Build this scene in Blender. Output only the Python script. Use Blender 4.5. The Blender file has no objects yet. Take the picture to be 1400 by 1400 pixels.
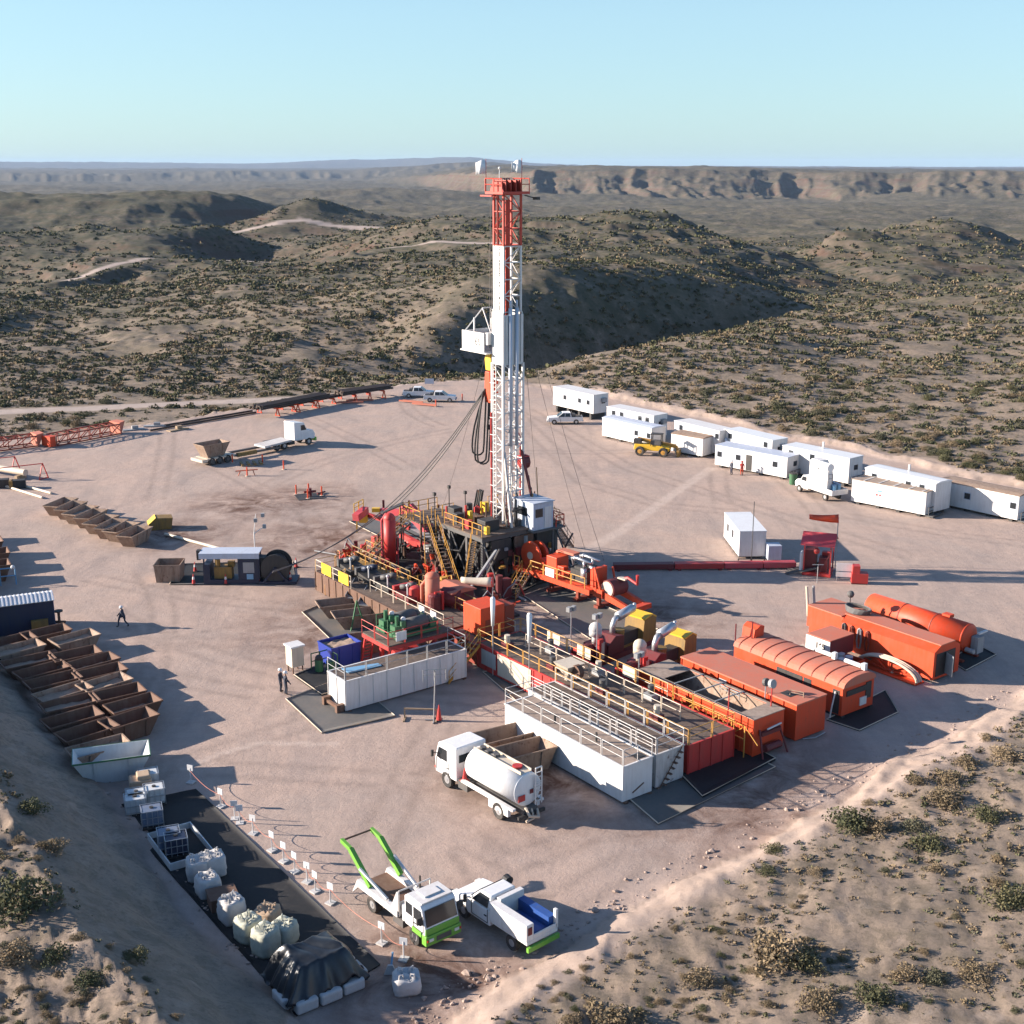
import bpy, math, random
import numpy as np
from mathutils import Vector, Matrix
R = math.radians
SC = bpy.context.scene
COL = SC.collection
rnd = random.Random(7)

# ------------------------------------------------------------------ camera, sky, sun, exposure
F, Y0, H = 1757.0, 225.0, 37.0            # focal length and horizon row in pixels of the 1400 px photograph, eye height in metres
PITCH = math.atan((700 - Y0) / F)
cam = bpy.data.cameras.new('camera'); camo = bpy.data.objects.new('camera', cam); COL.objects.link(camo)
cam.sensor_fit = 'HORIZONTAL'; cam.sensor_width = 36; cam.lens = 36 * F / 1400
cam.clip_start = 1; cam.clip_end = 80000
camo.location = (0, 0, H); camo.rotation_euler = (math.pi / 2 - PITCH, 0, 0)
SC.camera = camo
SUN_EL, SUN_AZ = R(17.5), R(176)          # azimuth counted from +X towards +Y: the sun stands to the left, a touch behind the pad
w = bpy.data.worlds.new('World'); SC.world = w; w.use_nodes = True
nt = w.node_tree; sky = nt.nodes.new('ShaderNodeTexSky'); sky.sky_type = 'NISHITA'; sky.sun_disc = False
sky.sun_elevation = SUN_EL; sky.sun_rotation = math.pi / 2 - SUN_AZ
sky.air_density = 1.0; sky.dust_density = .7; sky.ozone_density = 1.6; sky.altitude = 400
tint = nt.nodes.new('ShaderNodeMixRGB'); tint.blend_type = 'MULTIPLY'; tint.inputs[0].default_value = 1; tint.inputs[2].default_value = (.90, 1.10, 1.34, 1); nt.links.new(sky.outputs[0], tint.inputs[1])
even = nt.nodes.new('ShaderNodeMixRGB'); even.inputs[0].default_value = .42; wtc = nt.nodes.new('ShaderNodeTexCoord'); wsx = nt.nodes.new('ShaderNodeSeparateXYZ'); wmr = nt.nodes.new('ShaderNodeMapRange'); nt.links.new(wtc.outputs['Generated'], wsx.inputs[0]); nt.links.new(wsx.outputs[2], wmr.inputs[0]); wmr.inputs[1].default_value = .10; wmr.inputs[2].default_value = .30; wmr.inputs[3].default_value = .52; wmr.inputs[4].default_value = 0; nt.links.new(wmr.outputs[0], even.inputs[0]); even.inputs[2].default_value = (3.9, 5.8, 6.4, 1); nt.links.new(tint.outputs[0], even.inputs[1])
bg = nt.nodes['Background']; nt.links.new(even.outputs[0], bg.inputs[0]); bg.inputs[1].default_value = 0.062
sl = bpy.data.lights.new('sun', 'SUN'); sl.energy = 5.0; sl.angle = R(0.5); sl.color = (1, 0.89, 0.78)
so = bpy.data.objects.new('sun', sl); COL.objects.link(so)
sd = Vector((math.cos(SUN_EL) * math.cos(SUN_AZ), math.cos(SUN_EL) * math.sin(SUN_AZ), math.sin(SUN_EL)))
so.rotation_euler = sd.to_track_quat('Z', 'Y').to_euler()
vs_ = SC.view_settings; vs_.view_transform = 'Standard'; vs_.look = 'None'; vs_.gamma = 1; vs_.exposure = 1.30; vs_.use_curve_mapping = False
SC.cycles.max_bounces = 5; SC.cycles.diffuse_bounces = 1; SC.cycles.glossy_bounces = 2; SC.cycles.volume_bounces = 0; SC.cycles.transparent_max_bounces = 6

# ------------------------------------------------------------------ where a pixel of the photograph meets the ground
cp_, sp_ = math.cos(PITCH), math.sin(PITCH)
def G(x, y, z=0.0):
    u, v = x - 700, y - 700
    t = (z - H) / (-F * sp_ - v * cp_)
    return Vector((u * t, (F * cp_ - v * sp_) * t, z))
def zy(X, Y, yp):                           # height at which the point above (X, Y) shows in row yp
    k = (700 - yp) / F
    return H + Y * (k * cp_ - sp_) / (cp_ + k * sp_)
ORX, ORY = -0.221, 124.152                  # rig grid: u runs along the tanks towards the camera, v across them
E1, E2 = Vector((.604, -.797, 0)), Vector((.797, .604, 0))
ROT = math.atan2(-.797, .604)
def RG(u, v, z=0.0): return Vector((ORX + u * .604 + v * .797, ORY - u * .797 + v * .604, z))

# ------------------------------------------------------------------ materials
MATS = {}
def nmat(name):
    m = bpy.data.materials.new(name); m.use_nodes = True
    return m, m.node_tree.nodes, m.node_tree.links, m.node_tree.nodes['Principled BSDF']
def paint(name, col, rough=.55, dirt=(.20, .15, .12), amt=.35, scale=.7, metal=0., streak=True, rust=0., bump=0.):
    """painted or bare surface with blotchy dust, fine speckle and vertical runs"""
    m, N, Lk, b = nmat(name)
    tc = N.new('ShaderNodeTexCoord'); geo = N.new('ShaderNodeNewGeometry')
    n1 = N.new('ShaderNodeTexNoise'); n1.inputs['Scale'].default_value = scale; n1.inputs['Detail'].default_value = 8; n1.inputs['Roughness'].default_value = .65
    mp = N.new('ShaderNodeMapping'); mp.inputs['Scale'].default_value = (3.2, 3.2, .35) if streak else (3, 3, 3)
    n2 = N.new('ShaderNodeTexNoise'); n2.inputs['Scale'].default_value = 1.6; n2.inputs['Detail'].default_value = 6
    Lk.new(geo.outputs['Position'], n1.inputs['Vector']); Lk.new(geo.outputs['Position'], mp.inputs['Vector']); Lk.new(mp.outputs[0], n2.inputs['Vector'])
    mul = N.new('ShaderNodeMath'); mul.operation = 'MULTIPLY'; Lk.new(n1.outputs[0], mul.inputs[0]); Lk.new(n2.outputs[0], mul.inputs[1])
    cr = N.new('ShaderNodeMapRange'); cr.inputs[1].default_value = .16; cr.inputs[2].default_value = .42; cr.inputs[4].default_value = amt
    Lk.new(mul.outputs[0], cr.inputs[0])
    mx = N.new('ShaderNodeMixRGB'); mx.inputs[1].default_value = (*col, 1); mx.inputs[2].default_value = (*dirt, 1); Lk.new(cr.outputs[0], mx.inputs[0])
    out = mx
    if rust:
        n3 = N.new('ShaderNodeTexNoise'); n3.inputs['Scale'].default_value = scale * 2.3; n3.inputs['Detail'].default_value = 9; n3.inputs['Roughness'].default_value = .75
        Lk.new(geo.outputs['Position'], n3.inputs['Vector'])
        c3 = N.new('ShaderNodeMapRange'); c3.inputs[1].default_value = .62 - .25 * rust; c3.inputs[2].default_value = .72 - .2 * rust; c3.inputs[4].default_value = .85
        Lk.new(n3.outputs[0], c3.inputs[0])
        m3 = N.new('ShaderNodeMixRGB'); m3.inputs[2].default_value = (.13, .055, .028, 1); Lk.new(mx.outputs[0], m3.inputs[1]); Lk.new(c3.outputs[0], m3.inputs[0]); out = m3
    Lk.new(out.outputs[0], b.inputs['Base Color'])
    rr = N.new('ShaderNodeMapRange'); rr.inputs[3].default_value = rough; rr.inputs[4].default_value = min(1, rough + .3); Lk.new(cr.outputs[0], rr.inputs[0])
    Lk.new(rr.outputs[0], b.inputs['Roughness']); b.inputs['Metallic'].default_value = metal
    if bump:
        bp = N.new('ShaderNodeBump'); bp.inputs['Strength'].default_value = bump; bp.inputs['Distance'].default_value = .05; Lk.new(n1.outputs[0], bp.inputs['Height']); Lk.new(bp.outputs[0], b.inputs['Normal'])
    MATS[name] = m; return m
M = MATS
paint('white', (.72, .69, .66), .5, (.36, .28, .22), .3)
paint('white_dirty', (.60, .57, .54), .6, (.27, .21, .17), .55, rust=.12)
paint('white_clean', (.76, .75, .74), .35, (.42, .35, .29), .24)
paint('cream', (.62, .52, .40), .5, (.3, .24, .18), .3)
paint('orange', (.66, .058, .010), .5, (.34, .10, .055), .34, scale=.9, rust=.02)
paint('orange_faded', (.54, .15, .085), .7, (.36, .22, .17), .5, scale=.5)
paint('orange_dark', (.26, .035, .014), .6, (.12, .06, .04), .45)
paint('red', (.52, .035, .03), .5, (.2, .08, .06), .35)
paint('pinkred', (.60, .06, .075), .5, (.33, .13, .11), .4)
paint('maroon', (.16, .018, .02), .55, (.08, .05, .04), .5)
paint('red_mast', (.50, .045, .022), .5, (.2, .07, .05), .3)
paint('yellow', (.60, .30, .05), .5, (.3, .17, .07), .4)
paint('bright_yellow', (.78, .46, .03), .4, (.4, .28, .1), .2)
paint('ochre', (.30, .17, .035), .55, (.10, .08, .05), .6)
paint('green', (.035, .15, .06), .5, (.1, .1, .07), .45)
paint('lime', (.17, .43, .05), .4, (.25, .28, .13), .3)
paint('blue', (.02, .08, .30), .45, (.12, .11, .1), .35)
paint('navy', (.012, .022, .055), .5, (.06, .05, .045), .35)
paint('royal', (.02, .045, .30), .35, (.05, .06, .15), .25)
paint('light_blue', (.16, .36, .55), .5, (.3, .3, .3), .3)
paint('greyblue', (.50, .54, .62), .5, (.3, .27, .25), .3)
paint('grey', (.33, .33, .33), .6, (.17, .14, .12), .4)
paint('dark', (.030, .029, .028), .6, (.10, .08, .065), .5)
paint('darkgrey', (.085, .082, .08), .6, (.16, .13, .11), .5)
paint('rust', (.135, .066, .04), .8, (.21, .14, .10), .6, rust=.3)
paint('rust_pale', (.34, .24, .175), .8, (.20, .12, .075), .75, scale=1.1, rust=.3)
paint('deck', (.10, .072, .055), .8, (.22, .15, .11), .7, scale=1.2, streak=False)
paint('deck_pale', (.36, .27, .21), .8, (.17, .12, .09), .7, scale=.9, streak=False)
paint('steel', (.55, .56, .57), .35, (.3, .27, .24), .3, metal=.7)
paint('pipe_steel', (.085, .060, .047), .65, (.13, .085, .06), .6, metal=.3)
paint('rubber', (.022, .021, .02), .8, (.20, .16, .13), .45, streak=False)
paint('ink', (.004, .004, .004), .6, (.01, .01, .01), .2)
paint('liner', (.008, .008, .009), .75, (.07, .058, .05), .30, scale=.6, streak=False, bump=.5)
paint('mat', (.12, .115, .105), .7, (.22, .17, .14), .55, scale=.5, streak=False, bump=.3)
paint('sack', (.54, .52, .50), .8, (.42, .36, .30), .4, scale=2, streak=False, bump=.5)
paint('sack_tan', (.50, .36, .24), .8, (.36, .25, .17), .5, scale=2, streak=False, bump=.5)
paint('sack_green', (.50, .50, .40), .8, (.27, .25, .17), .4, scale=2, streak=False, bump=.5)
paint('tarp', (.016, .019, .023), .30, (.06, .06, .06), .3, scale=1.0, streak=False, bump=.15)
paint('tote', (.62, .63, .62), .4, (.38, .34, .30), .35)
paint('tote_blue', (.12, .16, .24), .4, (.3, .27, .25), .35)
paint('wood', (.38, .27, .17), .8, (.2, .14, .09), .5)
paint('skin', (.38, .21, .14), .6, (.3, .18, .12), .2)
paint('coverall', (.035, .042, .065), .85, (.09, .08, .07), .3, streak=False)
paint('red_cloth', (.45, .04, .03), .85, (.3, .08, .06), .3, streak=False)
paint('mesh_grey', (.40, .39, .37), .6, (.25, .22, .19), .4)
paint('rope', (.62, .50, .38), .9, (.4, .3, .22), .4, streak=False)
paint('contents', (.40, .28, .20), .95, (.25, .18, .13), .7, scale=2.5, streak=False, bump=.8)
paint('mud', (.10, .07, .05), .9, (.18, .13, .1), .6, scale=2.5, streak=False, bump=.8)
paint('cable', (.09, .08, .075), .6, (.2, .17, .15), .4)
paint('flag', (.75, .74, .74), .8, (.6, .6, .62), .2)
def glassy(name, col):
    m, N, Lk, b = nmat(name); b.inputs['Base Color'].default_value = (*col, 1); b.inputs['Roughness'].default_value = .12; M[name] = m
glassy('glass', (.022, .026, .03)); glassy('lamp', (.8, .78, .7))

# ------------------------------------------------------------------ mesh builder
class MB:
    def __init__(s, T=None): s.v = []; s.f = []; s.k = []; s.mi = 0; s.T = T
    def add(s, vs, fs):
        n = len(s.v); T = s.T
        s.v += [tuple(T @ Vector(p)) for p in vs] if T else [tuple(p) for p in vs]
        s.f += [tuple(i + n for i in f) for f in fs]; s.k += [s.mi] * len(fs); return s
    def hexa(s, p): return s.add(p, [(3, 2, 1, 0), (4, 5, 6, 7), (0, 1, 5, 4), (1, 2, 6, 5), (2, 3, 7, 6), (3, 0, 4, 7)])
    def box(s, x0, y0, z0, x1, y1, z1):
        return s.hexa([(x0, y0, z0), (x1, y0, z0), (x1, y1, z0), (x0, y1, z0), (x0, y0, z1), (x1, y0, z1), (x1, y1, z1), (x0, y1, z1)])
    def cb(s, c, d, rz=0):
        a, b, h = d[0] / 2, d[1] / 2, d[2] / 2; co, si = math.cos(rz), math.sin(rz)
        P = [(-a, -b), (a, -b), (a, b), (-a, b)]; P = [(c[0] + x * co - y * si, c[1] + x * si + y * co) for x, y in P]
        return s.hexa([(x, y, c[2] - h) for x, y in P] + [(x, y, c[2] + h) for x, y in P])
    def frus(s, x0, y0, x1, y1, z0, z1, ix, iy):          # box whose foot is inset
        return s.hexa([(x0 + ix, y0 + iy, z0), (x1 - ix, y0 + iy, z0), (x1 - ix, y1 - iy, z0), (x0 + ix, y1 - iy, z0), (x0, y0, z1), (x1, y0, z1), (x1, y1, z1), (x0, y1, z1)])
    def bar(s, p, q, wd, ht=None):
        p, q = Vector(p), Vector(q); d = q - p
        if d.length < 1e-6: return s
        d.normalize(); up = Vector((0, 0, 1)) if abs(d.z) < .95 else Vector((1, 0, 0))
        a = d.cross(up).normalized() * wd / 2; b = a.cross(d).normalized() * (ht or wd) / 2
        return s.hexa([p - a - b, p + a - b, p + a + b, p - a + b, q - a - b, q + a - b, q + a + b, q - a + b])
    def tube(s, p, q, r, n=8, r2=None):
        p, q = Vector(p), Vector(q); d = (q - p)
        if d.length < 1e-6: return s
        d.normalize(); up = Vector((0, 0, 1)) if abs(d.z) < .95 else Vector((1, 0, 0))
        a = d.cross(up).normalized(); b = d.cross(a); r2 = r if r2 is None else r2; V = []
        for c, rr in ((p, r), (q, r2)):
            for i in range(n):
                t = 2 * math.pi * i / n; V.append(c + a * math.cos(t) * rr + b * math.sin(t) * rr)
        return s.add(V, [(i, (i + 1) % n, n + (i + 1) % n, n + i) for i in range(n)] + [tuple(range(n - 1, -1, -1)), tuple(range(n, 2 * n))])
    def path(s, pts, r, n=6):
        pts = [Vector(p) for p in pts]; V = []; m = len(pts); a = None
        for i, p in enumerate(pts):
            d = (pts[min(i + 1, m - 1)] - pts[max(i - 1, 0)]).normalized()
            if a is None:
                up = Vector((0, 0, 1)) if abs(d.z) < .9 else Vector((1, 0, 0)); a = d.cross(up).normalized()
            else: a = (a - d * a.dot(d)).normalized()
            b = d.cross(a)
            V += [p + a * math.cos(2 * math.pi * k / n) * r + b * math.sin(2 * math.pi * k / n) * r for k in range(n)]
        fs = [(i * n + k, i * n + (k + 1) % n, (i + 1) * n + (k + 1) % n, (i + 1) * n + k) for i in range(m - 1) for k in range(n)]
        return s.add(V, fs + [tuple(range(n - 1, -1, -1)), tuple(range((m - 1) * n, m * n))])
    def prism(s, poly, z0, z1):
        n = len(poly)
        return s.add([(x, y, z0) for x, y in poly] + [(x, y, z1) for x, y in poly], [tuple(range(n - 1, -1, -1)), tuple(range(n, 2 * n))] + [(i, (i + 1) % n, n + (i + 1) % n, n + i) for i in range(n)])
    def prof(s, poly, y0, y1):                             # outline in x-z pushed along y
        n = len(poly)
        return s.add([(x, y0, z) for x, z in poly] + [(x, y1, z) for x, z in poly], [tuple(range(n)), tuple(range(2 * n - 1, n - 1, -1))] + [((i + 1) % n, i, n + i, n + (i + 1) % n) for i in range(n)])
    def profx(s, poly, x0, x1):                            # outline in y-z pushed along x
        n = len(poly)
        return s.add([(x0, y, z) for y, z in poly] + [(x1, y, z) for y, z in poly], [tuple(range(n - 1, -1, -1)), tuple(range(n, 2 * n))] + [(i, (i + 1) % n, n + (i + 1) % n, n + i) for i in range(n)])
    def ball(s, c, r, sc=(1, 1, 1), n=10, j=0., seed=1):
        q = random.Random(seed); V = [(c[0], c[1], c[2] + r * sc[2])]; k = max(4, n // 2)
        for i in range(1, k):
            for a in range(n):
                ph, t = math.pi * i / k, 2 * math.pi * a / n; rr = r * (1 + q.uniform(-j, j))
                V.append((c[0] + rr * sc[0] * math.sin(ph) * math.cos(t), c[1] + rr * sc[1] * math.sin(ph) * math.sin(t), c[2] + rr * sc[2] * math.cos(ph)))
        V.append((c[0], c[1], c[2] - r * sc[2])); e = len(V) - 1; fs = []
        for a in range(n):
            b = (a + 1) % n; fs.append((0, 1 + a, 1 + b)); fs.append((e, 1 + (k - 2) * n + b, 1 + (k - 2) * n + a))
            for i in range(k - 2): fs.append((1 + i * n + a, 1 + (i + 1) * n + a, 1 + (i + 1) * n + b, 1 + i * n + b))
        return s.add(V, fs)
    def rail(s, pts, h=1.05, r=.028, step=1.8, mid=True, loops=True):
        """handrail of panels between consecutive foot points"""
        pts = [Vector(p) for p in pts]; zz = Vector((0, 0, 1))
        for a, b in zip(pts[:-1], pts[1:]):
            L = (b - a).length; k = max(1, round(L / step)); d = (b - a) / k
            for i in range(k):
                p, q = a + d * (i + .03), a + d * (i + .97)
                s.tube(p, p + zz * h, r, 5); s.tube(q, q + zz * h, r, 5); s.tube(p + zz * h, q + zz * h, r, 5)
                if mid: s.tube(p + zz * h * .55, q + zz * h * .55, r * .85, 5)
        return s
    def build(s, name, mat, parent=None, smooth=False, loc=None, rz=0, bevel=0):
        me = bpy.data.meshes.new(name); me.from_pydata(s.v, [], s.f)
        for m in (mat if isinstance(mat, (list, tuple)) else [mat]): me.materials.append(M[m] if isinstance(m, str) else m)
        if any(s.k): me.polygons.foreach_set('material_index', s.k)
        if smooth: me.polygons.foreach_set('use_smooth', [True] * len(s.f))
        o = bpy.data.objects.new(name, me); COL.objects.link(o)
        if parent: o.parent = parent
        if loc is not None: o.location = loc
        if rz: o.rotation_euler = (0, 0, rz)
        if bevel:
            bv = o.modifiers.new('edge', 'BEVEL'); bv.width = bevel; bv.segments = 2; bv.limit_method = 'ANGLE'; bv.angle_limit = R(40)
        return o
def tag(o, label, cat, group=None, kind=None):
    if label: o['label'] = label
    if cat: o['category'] = cat
    if group: o['group'] = group
    if kind: o['kind'] = kind
    return o
def thing(name, label, cat, loc=(0, 0, 0), rz=0, group=None):
    o = bpy.data.objects.new(name, None); COL.objects.link(o); o.empty_display_size = .5
    o.location = loc; o.rotation_euler = (0, 0, rz); return tag(o, label, cat, group)
def single(mb, name, mat, label, cat, loc=(0, 0, 0), rz=0, group=None, smooth=False, bevel=0):
    return tag(mb.build(name, mat, None, smooth, loc, rz, bevel), label, cat, group)
KIDS = {}
def copy_tree(o, loc, rz, label, group=None):
    def rec(src, par):
        c = src.copy(); COL.objects.link(c)
        if par: c.parent = par
        for ch in list(src.children): rec(ch, c)
        return c
    c = rec(o, None); c.location = loc; c.rotation_euler = (0, 0, rz); c['label'] = label
    if group: c['group'] = group
    return c
def text_mesh(body, size, mat, parent, loc, rot, name='lettering', ax='CENTER', space=1.0):
    cu = bpy.data.curves.new('lettering', 'FONT'); cu.body = body; cu.size = size; cu.align_x = ax; cu.align_y = 'CENTER'; cu.extrude = .004; cu.offset = .012 * size / .3 if mat == 'ink' else 0; cu.space_line = space
    t = bpy.data.objects.new('tmp', cu); COL.objects.link(t); bpy.context.view_layer.update()
    me = bpy.data.meshes.new_from_object(t.evaluated_get(bpy.context.evaluated_depsgraph_get())); bpy.data.objects.remove(t)
    me.materials.clear(); me.materials.append(M[mat]); o = bpy.data.objects.new(name, me); COL.objects.link(o)
    if parent: o.parent = parent
    o.location = loc; o.rotation_euler = rot; return o
def wheel(par, x, y, r, wd, rim='steel', n=16):
    """tyre lying across the y axis, with its rim as a sub-part"""
    t = MB(); sh = [(-.5, .80), (-.5, .93), (-.36, 1), (.36, 1), (.5, .93), (.5, .80)]
    V = []; fs = []; m = len(sh)
    for i in range(n):
        a = 2 * math.pi * i / n
        V += [(x + math.cos(a) * r * k, y + o * wd, r + math.sin(a) * r * k) for o, k in sh]
    for i in range(n):
        j = (i + 1) % n; fs += [(i * m + k, i * m + k + 1, j * m + k + 1, j * m + k) for k in range(m - 1)]
    for sd_, k in ((0, 0), (1, m - 1)):
        c = len(V); V.append((x, y + (-.28 if sd_ == 0 else .28) * wd, r)); fs += [((i * m + k), ((i + 1) % n * m + k), c) if sd_ else (((i + 1) % n * m + k), (i * m + k), c) for i in range(n)]
    t.add(V, fs); o = t.build('wheel', 'rubber', par, False)
    b = MB(); b.tube((x, y - .41 * wd, r), (x, y + .41 * wd, r), r * .56, 12); b.tube((x, y - .47 * wd, r), (x, y + .47 * wd, r), r * .2, 8)
    b.build('rim', rim, o); return o
# ------------------------------------------------------------------ the land: one sheet from under the camera to the far mesas
def hsh(ix, iy, s):
    n = (ix.astype(np.int64) * 374761393 + iy.astype(np.int64) * 668265263 + s * 1442695041) & 0xffffffff
    n = ((n ^ (n >> 13)) * 1274126177) & 0xffffffff
    return ((n ^ (n >> 16)) & 0xffff) / 65535.0
def vnoise(x, y, s=0):
    ix, iy = np.floor(x), np.floor(y); fx, fy = x - ix, y - iy
    fx = fx * fx * fx * (fx * (fx * 6 - 15) + 10); fy = fy * fy * fy * (fy * (fy * 6 - 15) + 10)
    a, b, c, d = hsh(ix, iy, s), hsh(ix + 1, iy, s), hsh(ix, iy + 1, s), hsh(ix + 1, iy + 1, s)
    return (a + (b - a) * fx) * (1 - fy) + (c + (d - c) * fx) * fy - .5
def fbm(x, y, o=5, s=0, g=.5):
    r = np.zeros_like(x); a = 1.0
    for i in range(o):
        r += a * vnoise(x, y, s + i); x, y = x * 1.93 + y * .6 + 7.1, y * 1.93 - x * .6 * 0 + 3.7; a *= g
    return r
def ridged(x, y, o=4, s=0):
    r = np.zeros_like(x); a = 1.0
    for i in range(o):
        r += a * (1 - 4 * np.abs(vnoise(x, y, s + i))); x, y = x * 2.03 + 5.3, y * 2.03 + 1.7; a *= .5
    return r
PADPX = [(390, 1395), (250, 1250), (150, 1100), (60, 980), (0, 890), (-110, 745), (-260, 640), (-150, 622), (0, 604), (180, 583), (330, 560), (440, 543), (560, 525), (640, 519), (700, 524),
         (760, 532), (830, 543), (920, 562), (1070, 596), (1180, 618), (1290, 646), (1400, 668), (1800, 720), (1900, 800), (1560, 862), (1400, 952), (1300, 1012), (1180, 1078), (1060, 1142), (830, 1265), (700, 1342), (620, 1395), (560, 1440), (450, 1445)]
PAD = np.array([G(*p)[:2] for p in PADPX])
def sdist(x, y, P):
    """signed distance to a polygon, positive outside"""
    d = np.full(x.shape, 1e9); ins = np.zeros(x.shape, bool); n = len(P)
    for i in range(n):
        a, b = P[i], P[(i + 1) % n]; e = b - a; L = e @ e
        t = np.clip(((x - a[0]) * e[0] + (y - a[1]) * e[1]) / L, 0, 1)
        d = np.minimum(d, np.hypot(x - a[0] - t * e[0], y - a[1] - t * e[1]))
        c = (a[1] <= y) != (b[1] <= y)
        if e[1] != 0: ins ^= c & (x < a[0] + (y - a[1]) / e[1] * e[0])
    return np.where(ins, -d, d)
def ldist(x, y, pts):
    d = np.full(x.shape, 1e9)
    for a, b in zip(pts[:-1], pts[1:]):
        a, b = np.array(a[:2]), np.array(b[:2]); e = b - a; t = np.clip(((x - a[0]) * e[0] + (y - a[1]) * e[1]) / (e @ e), 0, 1)
        d = np.minimum(d, np.hypot(x - a[0] - t * e[0], y - a[1] - t * e[1]))
    return d
# hill and valley heights measured along sight lines: (column, distance, height) or (column, distance, 'row', row)
HP = [(-200, 45, 3.6), (200, 45, 4.2), (700, 45, 1.2), (1200, 45, 1.6), (1700, 45, 1.8), (0, 62, 4.0), (250, 62, 4.5), (140, 69, 4.5), (320, 57, 4.4), (30, 76, 4.6), (-40, 86, 4.8), (700, 62, 0.8), (1200, 62, 1.1), (1700, 62, 1.4), (-300, 75, 3.8), (-60, 75, 4.2), (1250, 75, 1.0), (1600, 75, 1.8),
      (-300, 95, 4.2), (-80, 95, 4.6), (1500, 95, .9), (1900, 95, 2), (-350, 130, 4), (-100, 130, 3), (1700, 130, 1.5), (-350, 170, 1), (0, 172, -.4), (1200, 170, .3), (1600, 170, .5), (600, 120, 0), (900, 90, 0), (400, 90, 0), (900, 150, 0), (1200, 130, 0), (300, 150, 0),
      (-200, 210, -1.5), (0, 210, -1.2), (200, 210, -1), (450, 210, -.6), (700, 212, -.4), (900, 210, .6), (1200, 210, 1.1), (1600, 210, 1.7),
      (0, 255, -3.6), (200, 252, -3.5), (400, 250, -3.5), (560, 248, -3), (690, 238, -.5), (800, 248, .8), (900, 266, 1.0), (1000, 290, .8), (1080, 316, .2), (1200, 260, 2.4), (1400, 260, 3.2), (1700, 260, 3), (1200, 330, 0), (1400, 330, 1.5), (1700, 330, 2),
      (600, 266, -7), (700, 270, -15), (800, 287, -17), (900, 310, -16), (1000, 334, -15), (1070, 352, -9), (1150, 370, -4), (640, 258, -5),
      (520, 300, 0), (600, 292, 2.5), (700, 304, 5.5), (800, 321, 5.8), (900, 344, 5.), (1000, 366, 4.5), (1050, 378, 3.0), (1090, 400, -4), (1200, 420, -4), (1350, 420, -2), (1600, 420, -1),
      (-200, 300, -4), (0, 300, -4), (150, 300, -2.5), (300, 300, -1.5), (-200, 380, -6), (0, 380, -5), (200, 380, -2), (400, 380, 1), (560, 400, 4), (700, 400, 5), (850, 410, 4.5), (950, 430, 1), (1040, 440, -5),
      (0, 500, -8), (200, 500, -5), (400, 500, -1), (560, 480, 2), (700, 480, 6), (850, 490, 7), (980, 480, 2), (1060, 500, -6), (1150, 500, -8), (1300, 500, -5), (1500, 500, -5),
      (480, 620, 'r', 345), (560, 630, 'r', 304), (700, 650, 'r', 291), (780, 660, 'r', 287), (840, 660, 'r', 283), (900, 650, 'r', 291), (960, 640, 'r', 310), (1030, 600, 'r', 335), (1090, 540, 'r', 362), (1120, 560, -9), (1100, 640, -12),
      (840, 800, 0), (950, 780, -14), (1050, 760, -16), (700, 900, -4), (700, 1100, -12), (900, 1200, -22),
      (1130, 640, 'r', 326), (1200, 660, 'r', 322), (1290, 700, 'r', 303), (1350, 700, 'r', 311), (1420, 690, 'r', 332), (1600, 700, -10), (1290, 860, -14), (1400, 800, -16), (1150, 850, -18), (1230, 560, -4), (1330, 570, -7),
      (0, 600, -12), (120, 600, 'r', 350), (310, 620, 'r', 350), (60, 740, 'r', 306), (120, 760, 'r', 300), (200, 760, 'r', 303), (270, 750, 'r', 303), (300, 730, 'r', 312), (318, 712, -13), (345, 700, -15), (200, 690, 'r', 318), (100, 690, 'r', 325), (-100, 740, 'r', 312),
      (420, 750, 'r', 316), (520, 760, 'r', 306), (600, 800, 'r', 300), (330, 820, -14), (150, 900, -18), (0, 900, -18), (450, 900, -8),
      (-100, 1250, 'r', 270), (0, 1300, 'r', 268), (150, 1250, 'r', 265), (260, 1200, 'r', 262), (305, 1190, 'r', 263), (330, 1170, 'r', 272), (352, 1130, -17), (365, 1050, -16), (150, 1050, 'r', 296), (0, 1050, 'r', 300), (150, 1600, -25), (0, 1600, -25), (350, 1500, -22),
      (425, 1000, 'r', 272), (385, 980, 'r', 288), (465, 980, 'r', 288), (425, 1150, -14), (560, 1200, -12), (560, 1000, -5),
      (1200, 1200, -22), (1500, 1200, -22), (700, 1700, -22), (1000, 1700, -28), (1400, 1700, -28), (100, 2300, -34), (500, 2300, -32), (900, 2400, -32), (1400, 2400, -34), (-200, 2300, -34),
      (0, 3600, -40), (500, 3600, -40), (1000, 3600, -40), (1500, 3600, -40), (0, 8000, -60), (700, 8000, -50), (1400, 8000, -50), (0, 26000, -60), (700, 26000, -60), (1400, 26000, -60)]
def lp(x, y):
    r = np.hypot(x, y); return np.arctan2(x, y) * 2.2, np.log(np.maximum(r, 20.)) * 1.6
_p = []; _z = []
for c in HP:
    th = math.atan((c[0] - 700) / F * 1.0 / 1.0 * .975); X, Y = c[1] * math.sin(th), c[1] * math.cos(th)
    _p.append((X, Y)); _z.append(c[2] if c[2] != 'r' else zy(X, Y, c[3] + 4))
_p = np.array(_p); _z = np.array(_z); _ka, _kb = lp(_p[:, 0], _p[:, 1])
_c = .035
_K = np.sqrt((_ka[:, None] - _ka) ** 2 + (_kb[:, None] - _kb) ** 2 + _c * _c)
_w = np.linalg.solve(_K, _z - _z.mean())
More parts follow.
